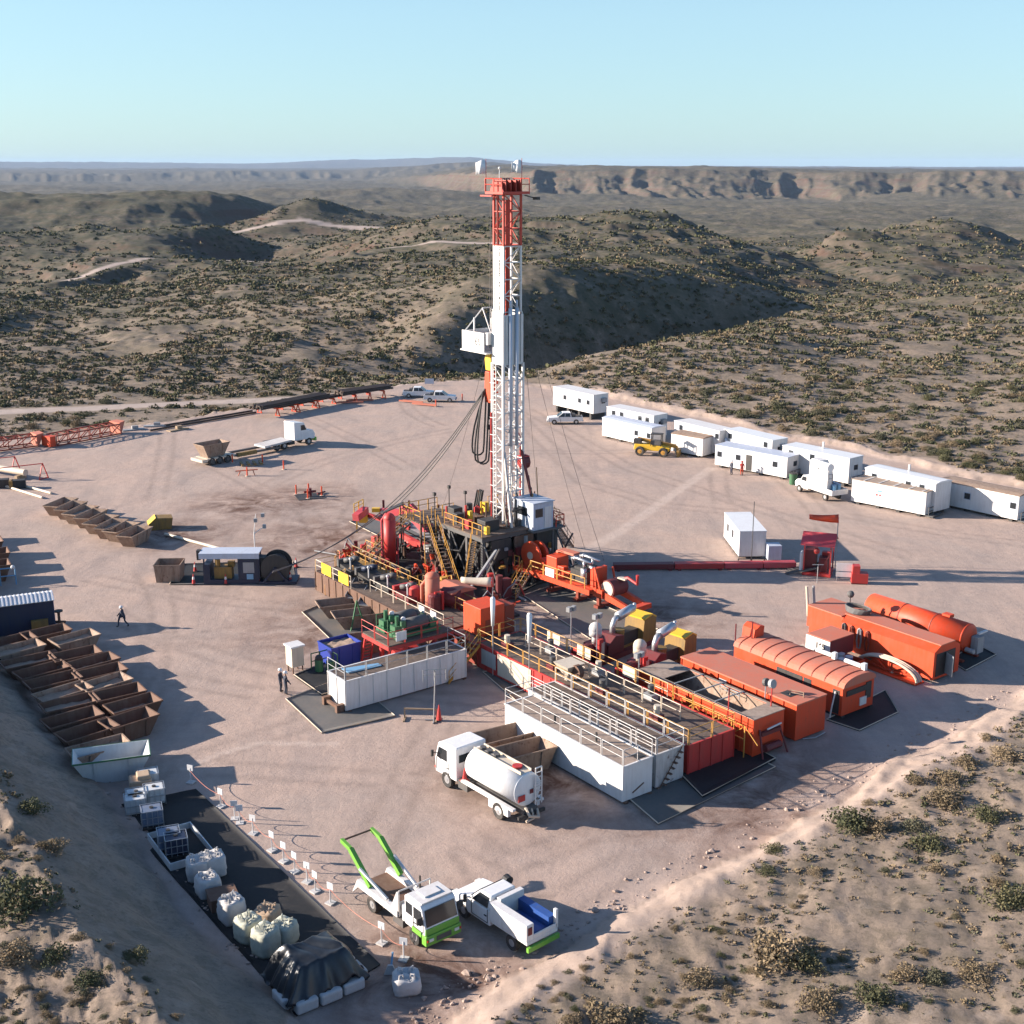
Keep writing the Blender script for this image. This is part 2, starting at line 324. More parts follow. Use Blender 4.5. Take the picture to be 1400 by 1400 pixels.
def nat(x, y, hf=1.):
    a, b = lp(x, y); r = np.hypot(x, y); z = np.full(x.shape, _z.mean())
    for i in range(len(_w)): z += _w[i] * np.sqrt((a - _ka[i]) ** 2 + (b - _kb[i]) ** 2 + _c * _c)
    th = np.arctan2(x, y)
    far = np.clip((r - 260) / 400, 0, 1)
    z += far * (fbm(x / 160, y / 160, 5, 11) * 7 + (ridged(x / 420, y / 420, 3, 31) - .65) * 3.0 * np.clip((r - 500) / 800, 0, 1))
    z += np.clip((r - 1300) / 1500, 0, 1) * fbm(x / 600, y / 420, 5, 17) * 22
    z += hf * np.clip((r - 225) / 60, 0, 1) * fbm(x / 34, y / 34, 5, 5) * 2.7
    z += hf * np.clip((r - 235) / 80, 0, 1) * ((ridged(x / 75 + .3 * y / 75, y / 75, 4, 8) - .68) * 1.2 + (ridged(x / 26, y / 26, 4, 28) - .68) * .6 + (ridged(x / 190, y / 150, 3, 19) - .65) * 1.4 * np.clip((r - 360) / 200, 0, 1))
    z += hf * fbm(x / 9, y / 9, 5, 3, .6) * np.where(r < 130, .34, .55)
    # rim rock ledges
    led = np.clip((r - 330) / 150, 0, 1) * np.clip((1200 - r) / 300, 0, 1); q = 3.6
    t = z / q + fbm(x / 70, y / 70, 3, 77) * .5; z += led * .55 * q * (np.clip((t - np.floor(t)) * 2.6, 0, 1) - (t - np.floor(t))) * np.clip(fbm(x / 90, y / 90, 3, 71) * 3 + .5, 0, 1)
    # the long mesa on the right, its face cut by gullies, and the plateaus far to the left
    sgn = np.clip((th + .13) / .14, 0, 1); sgn = sgn * sgn * (3 - 2 * sgn)
    ang = th * 4000; wob = fbm(ang / 300, r / 400, 3, 53) * 90
    spur = np.maximum(ridged((ang + wob) / 165 + 3, r * 0 + .4, 2, 51), -1); spur2 = ridged((ang + wob) / 62 + 3, r / 700, 3, 57)
    d0 = 4100 - 420 * np.clip(th / .4, -1, 1) + (1 - sgn) * 3000 + fbm(ang / 900, r * 0, 2, 59) * 300
    rt = d0 - 45 * spur - 12 * spur2; rb = rt - 140 - 300 * np.clip(spur * .5 + .5, 0, 1) ** 1.3 - 90 * np.clip(spur2 * .5 + .5, 0, 1)
    t = np.clip((r - rb) / (rt - rb), 0, 1); cliff = np.where(t < .9, (t / .9) ** 1.5 * .76, .76 + (t - .9) / .1 * .24)
    z += sgn * (cliff * (72 - 26 * np.clip(th / .38, -1, 1)) + ridged(ang / 70, r / 70, 3, 63) * 5 * np.clip(t * 4, 0, 1) * np.clip((1 - t) * 5, 0, 1))
    s2 = np.clip((.02 - th) / .05, 0, 1); t2 = np.clip((r - 8400 + ridged(th * 40, r / 3000, 4, 61) * 420) / 1300, 0, 1)
    z += s2 * (t2 ** 1.2) * 46
    t3 = np.clip((r - 21000 + fbm(th * 8, r * 0, 3, 66) * 1500) / 2600, 0, 1); t3 = t3 * t3 * (3 - 2 * t3)
    z += t3 * (100 + 60 * fbm(th * 9 + 4, r * 0, 4, 67)) * np.clip((.06 - th) / .1, 0, 1)
    return z
ROADS = [([G(-300, 556), G(0, 547), G(130, 544), G(260, 538), G(400, 534), G(500, 529), G(600, 524)], 4.0),
         ([G(60, 382, -5), G(170, 362, -4), G(260, 352, -3), G(360, 349, -1), G(480, 340, 2), G(600, 337, 4), G(700, 336, 6)], 3.2),
         ([(*[1150 * math.sin(t) for t in (-.26,)], 860), (-150, 930, 0), (-70, 900, 0), (0, 860, 0)], 5)]
BURN = G(560, 745), G(440, 745), G(640, 830)
def land(x, y):
    """height, pad mask, bank mask, road mask"""
    d = sdist(x, y, PAD); d = d + np.clip(.6 - np.abs(d) * .02, 0, 1) * (fbm(x / 5, y / 5, 4, 41) * 1.6)
    road = np.zeros_like(x)
    for pts, wd in ROADS: road = np.maximum(road, np.clip((wd - ldist(x, y, pts) + fbm(x / 6, y / 6, 2, 9) * .8) / 1.2, 0, 1))
    rsm = np.zeros_like(x)
    for pts, wd in ROADS: rsm = np.maximum(rsm, np.clip(2.2 - ldist(x, y, pts) / (wd * 2.2), 0, 1))
    n = nat(x, y, 1 - .85 * rsm); o = np.maximum(d, 0)
    kl = np.clip((-6 - x) / 4, 0, 1) * np.clip((106 - np.hypot(x, y)) / 12, 0, 1); n = np.where(kl > 0, np.maximum(n, kl * (3.9 + .35 * fbm(x / 7, y / 7, 3, 85) + .15 * ridged(x / 3, y / 3, 3, 86))), n)
    n = n + np.where((x < -10) & (np.hypot(x, y) < 130), np.clip(d / 3, 0, 1) * ridged(x / 4.5, y / 4.5, 5, 83) * .3, 0)
    z = np.minimum(np.maximum(n, -.45 * o), np.where(x < -10, .66, .5) * o)
    bank = np.clip(1 - np.abs(n - z) * 0 - o / (np.abs(n) / np.where(x < -10, .66, .5) + 1.6) , 0, 1) * (d > 0); bank = np.clip(bank * 2.6, 0, 1) * np.where(x < -10, .15, 1)  # left bank loses most of its pale colour, darkened as the shaded slope
    z = z + (d <= 0) * (fbm(x / 3.2, y / 3.2, 4, 21) * .05) + np.clip(d, 0, 1) * (fbm(x / 1.3, y / 1.3, 3, 23) * .22 * np.clip((190 - np.hypot(x, y)) / 60, .2, 1))
    berm = np.exp(-((d - .3) / .8) ** 2) * np.clip(fbm(x / 2.2, y / 2.2, 4, 29) + .35, 0, 1) * .5
    z = z + berm * np.where(np.hypot(x, y) > 60, 1, .6)
    pad = np.clip(.5 - d / .9, 0, 1)
    return z, pad, bank, road, d
def grow():
    rs = [24.0]
    while rs[-1] < 30000:
        r = rs[-1]
        rs.append(r + (.42 if r < 90 else .60 if r < 200 else .85 if r < 360 else r * .0042 if r < 1200 else r * .0075 if r < 3250 else 15 if r < 4700 else r * .0075 if r < 5500 else r * .022))
    th = np.concatenate([np.linspace(-R(52), -R(26), 60)[:-1], np.linspace(-R(26), R(26), 620), np.linspace(R(26), R(52), 60)[1:]])
    return np.array(rs), th
_rs, _th = grow()
TX = np.outer(_rs, np.sin(_th)); TY = np.outer(_rs, np.cos(_th))
TZ, TP, TB, TRD, TD = land(TX, TY)
nr, nth = TX.shape
def grid_object(name, X, Y, Z, masks, mat):
    nr, nc = X.shape; co = np.stack([X, Y, Z], -1).reshape(-1, 3).astype(np.float32)
    i = np.arange(nr * nc).reshape(nr, nc); q = np.stack([i[:-1, :-1], i[:-1, 1:], i[1:, 1:], i[1:, :-1]], -1).reshape(-1, 4)[:, ::-1]
    me = bpy.data.meshes.new(name); me.vertices.add(len(co)); me.vertices.foreach_set('co', co.ravel())
    me.loops.add(q.size); me.loops.foreach_set('vertex_index', q.ravel().astype(np.int32)); me.polygons.add(len(q))
    me.polygons.foreach_set('loop_start', np.arange(0, q.size, 4, dtype=np.int32)); me.polygons.foreach_set('use_smooth', np.ones(len(q), bool)); me.update(calc_edges=True)
    for k, v in masks.items(): a = me.attributes.new(k, 'FLOAT', 'POINT'); a.data.foreach_set('value', v.ravel().astype(np.float32))
    me.materials.append(mat); o = bpy.data.objects.new(name, me); COL.objects.link(o); return o
def ground_mat():
    m, N, Lk, b = nmat('ground'); geo = N.new('ShaderNodeNewGeometry')
    def noise(s, det=6, ro=.6, sc=None, dist=0):
        n = N.new('ShaderNodeTexNoise'); n.inputs['Scale'].default_value = s; n.inputs['Detail'].default_value = det; n.inputs['Roughness'].default_value = ro; n.inputs['Distortion'].default_value = dist
        if sc: mp = N.new('ShaderNodeMapping'); mp.inputs['Scale'].default_value = sc[0]; mp.inputs['Rotation'].default_value = (0, 0, sc[1]); Lk.new(geo.outputs['Position'], mp.inputs[0]); Lk.new(mp.outputs[0], n.inputs[0])
        else: Lk.new(geo.outputs['Position'], n.inputs[0])
        return n.outputs[0]
    def ramp(v, lo, hi, a=0., c=1.):
        r = N.new('ShaderNodeMapRange'); r.inputs[1].default_value = lo; r.inputs[2].default_value = hi; r.inputs[3].default_value = a; r.inputs[4].default_value = c; Lk.new(v, r.inputs[0]); return r.outputs[0]
    def mix(f, a, c, op='MIX'):
        x = N.new('ShaderNodeMixRGB'); x.blend_type = op
        for k, v in ((0, f), (1, a), (2, c)):
            if isinstance(v, tuple): x.inputs[k].default_value = (*v, 1)
            elif isinstance(v, float): x.inputs[k].default_value = v
            else: Lk.new(v, x.inputs[k])
        return x.outputs[0]
    def mth(op, a, c):
        x = N.new('ShaderNodeMath'); x.operation = op; x.use_clamp = True
        for k, v in ((0, a), (1, c)):
            if isinstance(v, float): x.inputs[k].default_value = v
            else: Lk.new(v, x.inputs[k])
        return x.outputs[0]
    def attr(k): a = N.new('ShaderNodeAttribute'); a.attribute_name = k; return a.outputs['Fac']
    # packed pad surface: pinkish gravel, grey worn lanes, darker oily earth round the rig
    pad = mix(ramp(noise(.09, 5, .6, None, 1.5), .38, .66), (.515, .375, .300), (.455, .350, .290))
    pad = mix(ramp(noise(.30, 7, .7, ((1, .25, 1), .5), 1.0), .45, .70, 0., .55), pad, (.29, .235, .21))
    pad = mix(ramp(noise(.22, 7, .7, ((.22, 1, 1), .25), 2.0), .50, .75, 0., .5), pad, (.45, .35, .30))
    pad = mix(ramp(noise(1.1, 8, .75), .42, .75, 0., .35), pad, (.24, .175, .145))
    wv = N.new('ShaderNodeTexWave'); wv.inputs['Scale'].default_value = .55; wv.inputs['Distortion'].default_value = 9; wv.inputs['Detail'].default_value = 3; wv.inputs['Detail Scale'].default_value = .35
    Lk.new(geo.outputs['Position'], wv.inputs[0])
    pad = mix(mth('MULTIPLY', ramp(wv.outputs['Fac'], .72, .95), ramp(noise(.06, 3, .5), .5, .62, 0., .12)), pad, (.27, .21, .18))
    pad = mix(mth('MULTIPLY', attr('track'), ramp(noise(.9, 6, .7), .3, .6, .05, .6)), pad, (.27, .205, .17))
    pad = mix(mth('MULTIPLY', attr('pale'), ramp(noise(.8, 5, .7), .3, .6, .2, .8)), pad, (.60, .47, .39))
    wet = mth('MULTIPLY', attr('stain'), ramp(noise(.35, 8, .7, None, .6), .36, .62))
    pad = mix(wet, pad, (.125, .066, .046))
    pad = mix(ramp(noise(9, 4, .8), .45, .8, 0., .30), pad, (.18, .14, .12))
    # scrub soil: sandy with stones, twigs and dry grass
    soil = mix(ramp(noise(.13, 6, .65), .36, .64), (.35, .26, .195), (.245, .19, .145))
    soil = mix(ramp(noise(.75, 8, .72, None, .4), .47, .60, 0., .62), soil, (.145, .118, .085))
    soil = mix(ramp(noise(3.2, 6, .75), .50, .66, 0., .6), soil, (.115, .092, .068))
    soil = mix(ramp(noise(.33, 7, .7), .58, .70, 0., .6), soil, (.47, .37, .30))
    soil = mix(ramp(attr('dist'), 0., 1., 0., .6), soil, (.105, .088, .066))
    # far away the bushes merge into patches of dull green
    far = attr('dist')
    veg_shade = mix(ramp(noise(.05, 5, .6), .35, .65), (.080, .074, .046), (.120, .102, .066))
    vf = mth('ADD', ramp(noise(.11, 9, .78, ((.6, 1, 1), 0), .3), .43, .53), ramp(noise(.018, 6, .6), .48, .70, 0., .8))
    soil = mix(mth('MULTIPLY', vf, ramp(far, 0., 1., .14, .93)), soil, veg_shade)
    soil = mix(mth('MULTIPLY', attr('veg_shade'), ramp(noise(.13, 9, .75), .36, .60, .12, .92)), soil, (.062, .062, .038))  # dark regions: plant cover together with hillside shade put into the colour
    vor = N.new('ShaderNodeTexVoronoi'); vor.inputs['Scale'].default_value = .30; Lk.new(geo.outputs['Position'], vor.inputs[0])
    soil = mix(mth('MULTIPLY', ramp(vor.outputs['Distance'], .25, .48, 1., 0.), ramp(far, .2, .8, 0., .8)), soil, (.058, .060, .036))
    # steep far faces show red and buff strata
    sp = N.new('ShaderNodeSeparateXYZ'); Lk.new(geo.outputs['Position'], sp.inputs[0]); nz = N.new('ShaderNodeSeparateXYZ'); Lk.new(geo.outputs['Normal'], nz.inputs[0])
    strat = N.new('ShaderNodeTexNoise'); strat.noise_dimensions = '1D'; strat.inputs['Scale'].default_value = .16; strat.inputs['Detail'].default_value = 4; Lk.new(sp.outputs[2], strat.inputs['W'])
    rock = mix(ramp(strat.outputs[0], .4, .6), (.115, .062, .046), (.125, .095, .074))
    soil = mix(mth('MULTIPLY', mth('MULTIPLY', ramp(nz.outputs[2], .90, .985, 1., 0.), ramp(noise(.02, 6, .7), .35, .6)), ramp(far, .5, 1., 0., .8)), soil, rock)
    bank = mix(ramp(noise(.8, 8, .7), .4, .65), (.42, .32, .26), (.36, .27, .215))
    bank = mix(ramp(noise(4, 5, .8), .55, .75, 0., .6), bank, (.24, .17, .13))
    road = mix(ramp(noise(.5, 6, .7), .4, .65), (.42, .335, .285), (.36, .29, .25))
    c = mix(attr('bank'), soil, bank); c = mix(attr('road'), c, road); c = mix(attr('pad'), c, pad)
    Lk.new(c, b.inputs['Base Color']); b.inputs['Roughness'].default_value = .95; b.inputs['Specular IOR Level'].default_value = .15
    bp = N.new('ShaderNodeBump'); bp.inputs['Strength'].default_value = .55; bp.inputs['Distance'].default_value = .12; Lk.new(noise(2.4, 9, .8), bp.inputs['Height']); Lk.new(bp.outputs[0], b.inputs['Normal'])
    return m
_veg_shade = np.zeros_like(TX); _px = 700 + F * np.tan(np.arctan2(TX, TY)) / .975; _rr = np.hypot(TX, TY)
for (a_, b_, r0_, r1_, k_) in ((-200, 365, 950, 1420, 1.), (20, 335, 655, 800, 1.), (385, 470, 940, 1060, 1.), (560, 1050, 560, 760, .75), (560, 1060, 275, 350, 1.), (560, 980, 345, 520, .6), (1240, 1500, 640, 900, .6)):  # hills and valley wall darkened for both vegetation and painted slope shade
    _veg_shade = np.maximum(_veg_shade, k_ * np.clip(1.3 - np.maximum(np.abs(_px - (a_ + b_) / 2) / ((b_ - a_) / 2), np.abs(_rr - (r0_ + r1_) / 2) / ((r1_ - r0_) / 2)) + fbm(TX / 60, TY / 60, 3, 88) * .5, 0, 1))
_trk = np.zeros_like(TX); _pal = np.zeros_like(TX); _rows = np.where((_rs > 45) & (_rs < 215))[0]; _a, _b = _rows[0], _rows[-1] + 1
_sx, _sy = TX[_a:_b], TY[_a:_b]; _q = random.Random(4)
def _wheel_track(pts, tgt, wd, half):
    for sg in (-1, 1):
        o = []
        for i, p in enumerate(pts):
            d = (Vector(pts[min(i + 1, len(pts) - 1)][:2]) - Vector(pts[max(i - 1, 0)][:2])).normalized(); o.append((p[0] - d.y * sg * half, p[1] + d.x * sg * half))
        tgt[_a:_b] = np.maximum(tgt[_a:_b], np.clip(1.15 - ldist(_sx, _sy, o) / wd, 0, 1))
for _i in range(26):
    x0, y0, an = _q.uniform(-45, 45), _q.uniform(62, 190), _q.uniform(0, 6.28); cv = _q.uniform(-.07, .07); pts = []
    for _k in range(14): pts.append((x0, y0)); x0 += 3.2 * math.cos(an); y0 += 3.2 * math.sin(an); an += cv
    _wheel_track(pts, _trk, .45, .95)
for pp in ([(600, 990), (560, 1060), (520, 1140), (500, 1200)], [(640, 1150), (700, 1180), (800, 1140), (900, 1120), (1060, 1060)], [(640, 1160), (690, 1230), (760, 1240), (860, 1180)], [(300, 640), (420, 700), (480, 800), (460, 900), (380, 980)], [(1000, 700), (900, 690), (800, 660), (700, 560)], [(1240, 760), (1050, 700), (860, 640), (720, 560)]):
    _wheel_track([G(*p) for p in pp], _trk, .5, 1.0)
for pp in ([(790, 760), (850, 725), (905, 686), (972, 640)],): _wheel_track([G(*p) for p in pp], _pal, .55, .25)
for pp in ([(250, 1052), (300, 1030), (360, 1016), (460, 1018)],): _wheel_track([G(*p) for p in pp], _pal, .22, .1)
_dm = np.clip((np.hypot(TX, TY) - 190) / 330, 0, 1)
_st = np.zeros_like(TX)
for p, rad in ((G(560, 740), 13), (G(450, 740), 11), (G(470, 860), 9), (G(640, 830), 16), (G(340, 690), 8), (G(420, 680), 7), (G(240, 730), 7), (G(760, 1060), 8), (G(860, 850), 9), (G(600, 1330), 7), (G(1000, 1080), 10)):
    _st = np.maximum(_st, np.clip(1.25 - np.hypot(TX - p[0], TY - p[1]) / rad, 0, 1))
ground = grid_object('ground', TX, TY, TZ, dict(pad=TP, bank=TB, road=TRD, dist=_dm, stain=_st, veg_shade=_veg_shade, track=_trk, pale=_pal), ground_mat()); ground['kind'] = 'structure'

# ------------------------------------------------------------------ scrub
def leafmat(name, a, c):
    m, N, Lk, b = nmat(name); geo = N.new('ShaderNodeNewGeometry'); n = N.new('ShaderNodeTexNoise'); n.inputs['Scale'].default_value = .45; n.inputs['Detail'].default_value = 4; Lk.new(geo.outputs['Position'], n.inputs[0])
    oi = N.new('ShaderNodeObjectInfo'); ad = N.new('ShaderNodeMath'); ad.operation = 'MULTIPLY_ADD'; Lk.new(oi.outputs['Random'], ad.inputs[0]); ad.inputs[1].default_value = .35; Lk.new(n.outputs[0], ad.inputs[2])
    r = N.new('ShaderNodeMapRange'); r.inputs[1].default_value = .35; r.inputs[2].default_value = .85; Lk.new(ad.outputs[0], r.inputs[0])
    x = N.new('ShaderNodeMixRGB'); x.inputs[1].default_value = (*a, 1); x.inputs[2].default_value = (*c, 1); Lk.new(r.outputs[0], x.inputs[0]); Lk.new(x.outputs[0], b.inputs['Base Color'])
    b.inputs['Roughness'].default_value = .9; b.inputs['Specular IOR Level'].default_value = .1; return m
LEAF = [leafmat('olive_leaves', (.155, .137, .072), (.085, .088, .047)), leafmat('dry_twigs', (.30, .22, .135), (.185, .140, .085)), leafmat('grey_leaves', (.17, .152, .098), (.105, .102, .064))]
nprs = np.random.RandomState(5)
def clumps(c, r, h, n, sz):
    """n leaf clumps in a flattened dome: quads as (n*4, 3)"""
    k = len(r); u = nprs.rand(k, n); t = nprs.rand(k, n) * 6.283; q = nprs.rand(k, n) ** .45
    lob = 1 + .28 * np.sin(t * 3 + nprs.rand(k, 1) * 6) + .18 * np.sin(t * 5 + nprs.rand(k, 1) * 6)
    el = np.arcsin(u ** 1.1); px = c[:, None, 0] + np.cos(el) * np.cos(t) * q * r[:, None] * lob; py = c[:, None, 1] + np.cos(el) * np.sin(t) * q * r[:, None] * lob
    pz = c[:, None, 2] + (np.sin(el) * q * .92 + .06) * h[:, None]
    P = np.stack([px, py, pz], -1); a = nprs.randn(k, n, 3); a /= np.linalg.norm(a, axis=-1, keepdims=True); b = np.cross(a, nprs.randn(k, n, 3)); b /= np.linalg.norm(b, axis=-1, keepdims=True)
    s = (sz * r[:, None] * (.5 + nprs.rand(k, n)))[..., None]; a = a * s; b = b * s * .6
    V = np.stack([P - a, P - b * .9, P + a, P + b], 2); return V.reshape(-1, 3)
def quads(name, V, mat, midx=None, mats=None):
    n = len(V) // 4; me = bpy.data.meshes.new(name); me.vertices.add(len(V)); me.vertices.foreach_set('co', V.astype(np.float32).ravel())
    me.loops.add(4 * n); me.loops.foreach_set('vertex_index', np.arange(4 * n, dtype=np.int32)); me.polygons.add(n); me.polygons.foreach_set('loop_start', np.arange(0, 4 * n, 4, dtype=np.int32)); me.update(calc_edges=True)
    for m in (mats or [mat]): me.materials.append(m)
    if midx is not None: me.polygons.foreach_set('material_index', midx.astype(np.int32))
    return me
def scatter(n, r0, r1, t0, t1):
    r = np.sqrt(nprs.rand(n) * (r1 * r1 - r0 * r0) + r0 * r0); t = t0 + nprs.rand(n) * (t1 - t0); return r * np.sin(t), r * np.cos(t)
S = []      # x, y, radius, height, kind
def strew(n, r0, r1, rmin, rmax, clump, keep, pw=2.0, t0=-.47, t1=.47, dry=.3):
    x, y = scatter(n, r0, r1, t0, t1); d = sdist(x, y, PAD); den = fbm(x / clump, y / clump, 3, 91) + .5
    road = np.zeros_like(x)
    for pts, wd in ROADS: road = np.maximum(road, (ldist(x, y, pts) < wd + .7))
    ok = (d > np.where(r1 < 130, 1.2, 1.0)) & (nprs.rand(n) < np.clip((den - keep) * 3, .06, 1)) & (road < .5)
    lb = (r1 < 130) & (d < np.where(x < -10, 5.6, 2.2)); ok &= ~lb
    x, y = x[ok], y[ok]; rad = rmin + (rmax - rmin) * nprs.rand(len(x)) ** pw
    kd = np.where(nprs.rand(len(x)) < dry, 1, np.where(nprs.rand(len(x)) < .35, 2, 0))
    for t in zip(x, y, rad, rad * (.55 + .45 * nprs.rand(len(x))), kd): S.append(t)
strew(26000, 44, 112, .07, .30, 5, .16, 1.8, t0=-.55, t1=.55, dry=.66)
strew(300, 44, 125, .32, .72, 12, .22, 2.0, t0=-.55, t1=.55, dry=.45)
strew(26000, 150, 300, .18, 1.1, 9, .13, 2.6, dry=.34)
strew(30000, 300, 520, .3, 1.15, 14, .13, 2.0, dry=.26)
strew(18000, 520, 1000, .5, 1.7, 30, .12, 1.8, dry=.18)
for px, py, rad, hh, kd in ((1165, 1118, 1.35, 1.2, 0), (1200, 1125, .9, .8, 1), (1290, 1090, 1.3, .9, 1), (1270, 1150, 1.0, .9, 0), (1300, 1062, 1.0, .7, 1), (1250, 1125, .9, .6, 2), (1060, 1145, .7, .5, 0), (1065, 1300, 1.5, 1.3, 1), (1100, 1310, 1.0, .8, 0), (1382, 1235, 1.3, 1.1, 0), (1350, 1115, .9, .7, 0), (1120, 1370, .9, .8, 1), (1195, 1365, .9, .7, 0),
                            (1240, 1330, .8, .6, 1), (960, 1330, .8, .6, 1), (840, 1392, 1.5, 1.0, 1), (30, 1240, 1.6, 1.5, 0), (40, 1090, .9, .7, 0), (70, 1140, .8, .6, 1), (80, 1310, .8, .7, 0), (20, 1310, 1.0, .8, 1), (185, 1290, .6, .5, 0), (120, 1335, .7, .5, 0), (1330, 1330, .9, .6, 1), (1290, 1000, .0, .0, 0), (1375, 1030, .9, .6, 1), (1320, 1040, .8, .6, 1)):
    if rad: p = G(px, py, 1.6 if px > 600 else 4.4); S.append((p[0], p[1], rad, hh, kd))
S = np.array(S); SZ = land(S[:, 0], S[:, 1])[0] if len(S) else None
SD = np.hypot(S[:, 0], S[:, 1]); app = S[:, 2] / SD
pxs = 700 + F * S[:, 0] / (S[:, 1] * cp_ + (H - SZ) * sp_); infr = (pxs > -10) & (pxs < 1410) & (SD > 46)
order = np.argsort(-(app * infr)); BIG = order[:300]; rest = order[300:]
VAR = {}
for kd in (0, 1, 2):
    for j in range(4):
        V = clumps(np.array([[0, 0, 0.]]), np.array([1.]), np.array([1.]), 1500, .062)
        VAR[kd, j] = quads('shrub', V, LEAF[kd])
KN = ['olive green', 'dry brown', 'grey green']
for q, i in enumerate(BIG):
    x, y, r, h, kd = S[i]; o = bpy.data.objects.new('desert_shrub', VAR[int(kd), q % 4]); COL.objects.link(o)
    o.location = (x, y, SZ[i] - .05); o.scale = (r, r * rnd.uniform(.8, 1.2), h); o.rotation_euler = (0, 0, rnd.uniform(0, 6.28))
    wh = 'on the slope right of the pad' if x > 0 and SD[i] < 125 else 'on the bank left of the pad' if SD[i] < 125 else 'on the plain beyond the cabins' if x > 5 else 'on the plain beyond the pipe racks'
    tag(o, f'{KN[int(kd)]} desert shrub growing {wh}', 'shrub', f'{KN[int(kd)]} shrubs {wh}')
Vs, Ms = [], []
for lo, hi, n, sz in ((0, 125, 26, .30), (125, 240, 56, .22), (240, 400, 32, .30), (400, 2000, 12, .5)):
    for kd in (0, 1, 2):
        s = rest[(SD[rest] >= lo) & (SD[rest] < hi) & (S[rest, 4] == kd)]
        if len(s): V = clumps(np.stack([S[s, 0], S[s, 1], SZ[s] - .04], -1), S[s, 2], S[s, 3], n, sz); Vs.append(V); Ms.append(np.full(len(V) // 4, kd))
scrub = bpy.data.objects.new('scrub', quads('scrub', np.concatenate(Vs), None, np.concatenate(Ms), LEAF)); COL.objects.link(scrub)
tag(scrub, 'low desert scrub covering the ground all round the pad', 'scrub', kind='stuff')
HZ = MB().box(-29000, -300, -150, 29000, 31000, 150).build('haze', 'grey'); HZ['kind'] = 'stuff'; tag(HZ, 'pale blue haze thickening towards the far mesas', 'haze')
_m = bpy.data.materials.new('haze'); _m.use_nodes = True; _n = _m.node_tree.nodes; _n.clear()
_o = _n.new('ShaderNodeOutputMaterial'); _v = _n.new('ShaderNodeVolumePrincipled'); _v.inputs['Color'].default_value = (.50, .68, .96, 1); _v.inputs['Density'].default_value = 2.4e-5; _v.inputs['Anisotropy'].default_value = .0
_m.node_tree.links.new(_v.outputs[0], _o.inputs['Volume']); HZ.data.materials.clear(); HZ.data.materials.append(_m); HZ.display_type = 'WIRE'
# ------------------------------------------------------------------ drilling mast
MU, MV = 5.9, -4.7
FL = 4.75                                                   # drill floor height
mast = thing('drilling_mast', 'tall telescoping drilling mast, white below and red at the top, above the dark substructure', 'drilling mast', RG(MU, MV, 0), ROT)
def lattice(mb, hx, hy, z0, z1, bay, leg, br, faces=('x', 'X', 'y', 'Y'), flip=0):
    for sx in (-1, 1):
        for sy in (-1, 1): mb.bar((sx * hx, sy * hy, z0), (sx * hx, sy * hy, z1), leg)
    n = max(1, round((z1 - z0) / bay)); h = (z1 - z0) / n
    for i in range(n + 1):
        z = min(max(z0 + i * h, z0 + br / 2), z1 - br / 2)
        for s in (-1, 1):
            if ('y' if s < 0 else 'Y') in faces: mb.bar((-hx + leg / 2, s * hy, z), (hx - leg / 2, s * hy, z), br)
            if ('x' if s < 0 else 'X') in faces: mb.bar((s * hx, -hy + leg / 2, z), (s * hx, hy - leg / 2, z), br)
    for i in range(n):
        a, b = z0 + i * h, z0 + (i + 1) * h; k = 1 if (i + flip) % 2 else -1
        for s in (-1, 1):
            if ('y' if s < 0 else 'Y') in faces: mb.tube((-k * hx, s * hy, a), (k * hx, s * hy, b), br * .55, 5)
            if ('x' if s < 0 else 'X') in faces: mb.tube((s * hx, -k * hy, a), (s * hx, k * hy, b), br * .55, 5)
    return mb
lo = lattice(MB(), .84, 1.12, 3.2, 19.6, 1.45, .2, .1)
for sy in (-.35, .35): lo.bar((.86, sy, 3.2), (.86, sy, 19.6), .13)
lo.build('lower_section', 'white', mast)
sl_ = MB(); sl_.box(-.86, -1.14, 19.6, .86, -1.04, 24.2); sl_.box(.76, -1.04, 19.6, .86, 1.14, 24.0); sl_.box(-.86, 1.04, 19.6, .76, 1.14, 24.2)
for sy in (-.78, .86): sl_.bar((.92, sy, 19.7), (.92, sy, 24.0), .12)
sl_.build('sleeve', 'white', mast)
up = lattice(MB(), .70, .96, 24.2, 30.05, 1.5, .15, .085, ('X', 'Y', 'x')); up.box(-.72, -.985, 24.2, .72, -.93, 30.05); up.build('upper_section', 'white', mast)
tp = lattice(MB(), .70, .96, 30.05, 34.5, 1.48, .17, .09); tp.bar((-.1, -.97, 30.1), (-.1, -.97, 34.4), .22, .05); tp.build('top_section', 'red_mast', mast)
MB().tube((-.1, .1, 20), (-.1, .1, 34), .22, 10).build('drill_line', 'red_mast', mast)
text_mesh('\n'.join('DLS ARGENTINA LIMITED'), .34, 'ink', mast, (.12, -.995, 27.1), (math.pi / 2, 0, 0), 'lettering', space=.80)
for sy in (-.42, .30):
    c = MB(); c.tube((.98, sy, 12.0), (.98, sy, 24.6), .17, 12); c.tube((.98, sy, 24.6), (.98, sy, 25.3), .10, 10); c.build('raising_cylinder', 'greyblue', mast, True)
ld = MB()
for s in (-.2, .2): ld.bar((-.35 + s, -1.22, 4), (-.35 + s, -1.22, 19.5), .05)
for i in range(38): ld.bar((-.55, -1.22, 4.2 + i * .4), (-.15, -1.22, 4.2 + i * .4), .035)
for i in range(9): ld.tube((-.7, -1.5, 5 + i * 1.6), (0, -1.5, 5 + i * 1.6), .03, 5)
ld.build('ladder', 'white', mast)
st = MB(); st.path([(.2, 1.35, 4), (.2, 1.35, 12.4), (.05, 1.2, 12.9)], .09, 8); st.path([(-.8, -1.3, 4.5), (-.8, -1.3, 15)], .07, 8); st.build('standpipe', 'red', mast)
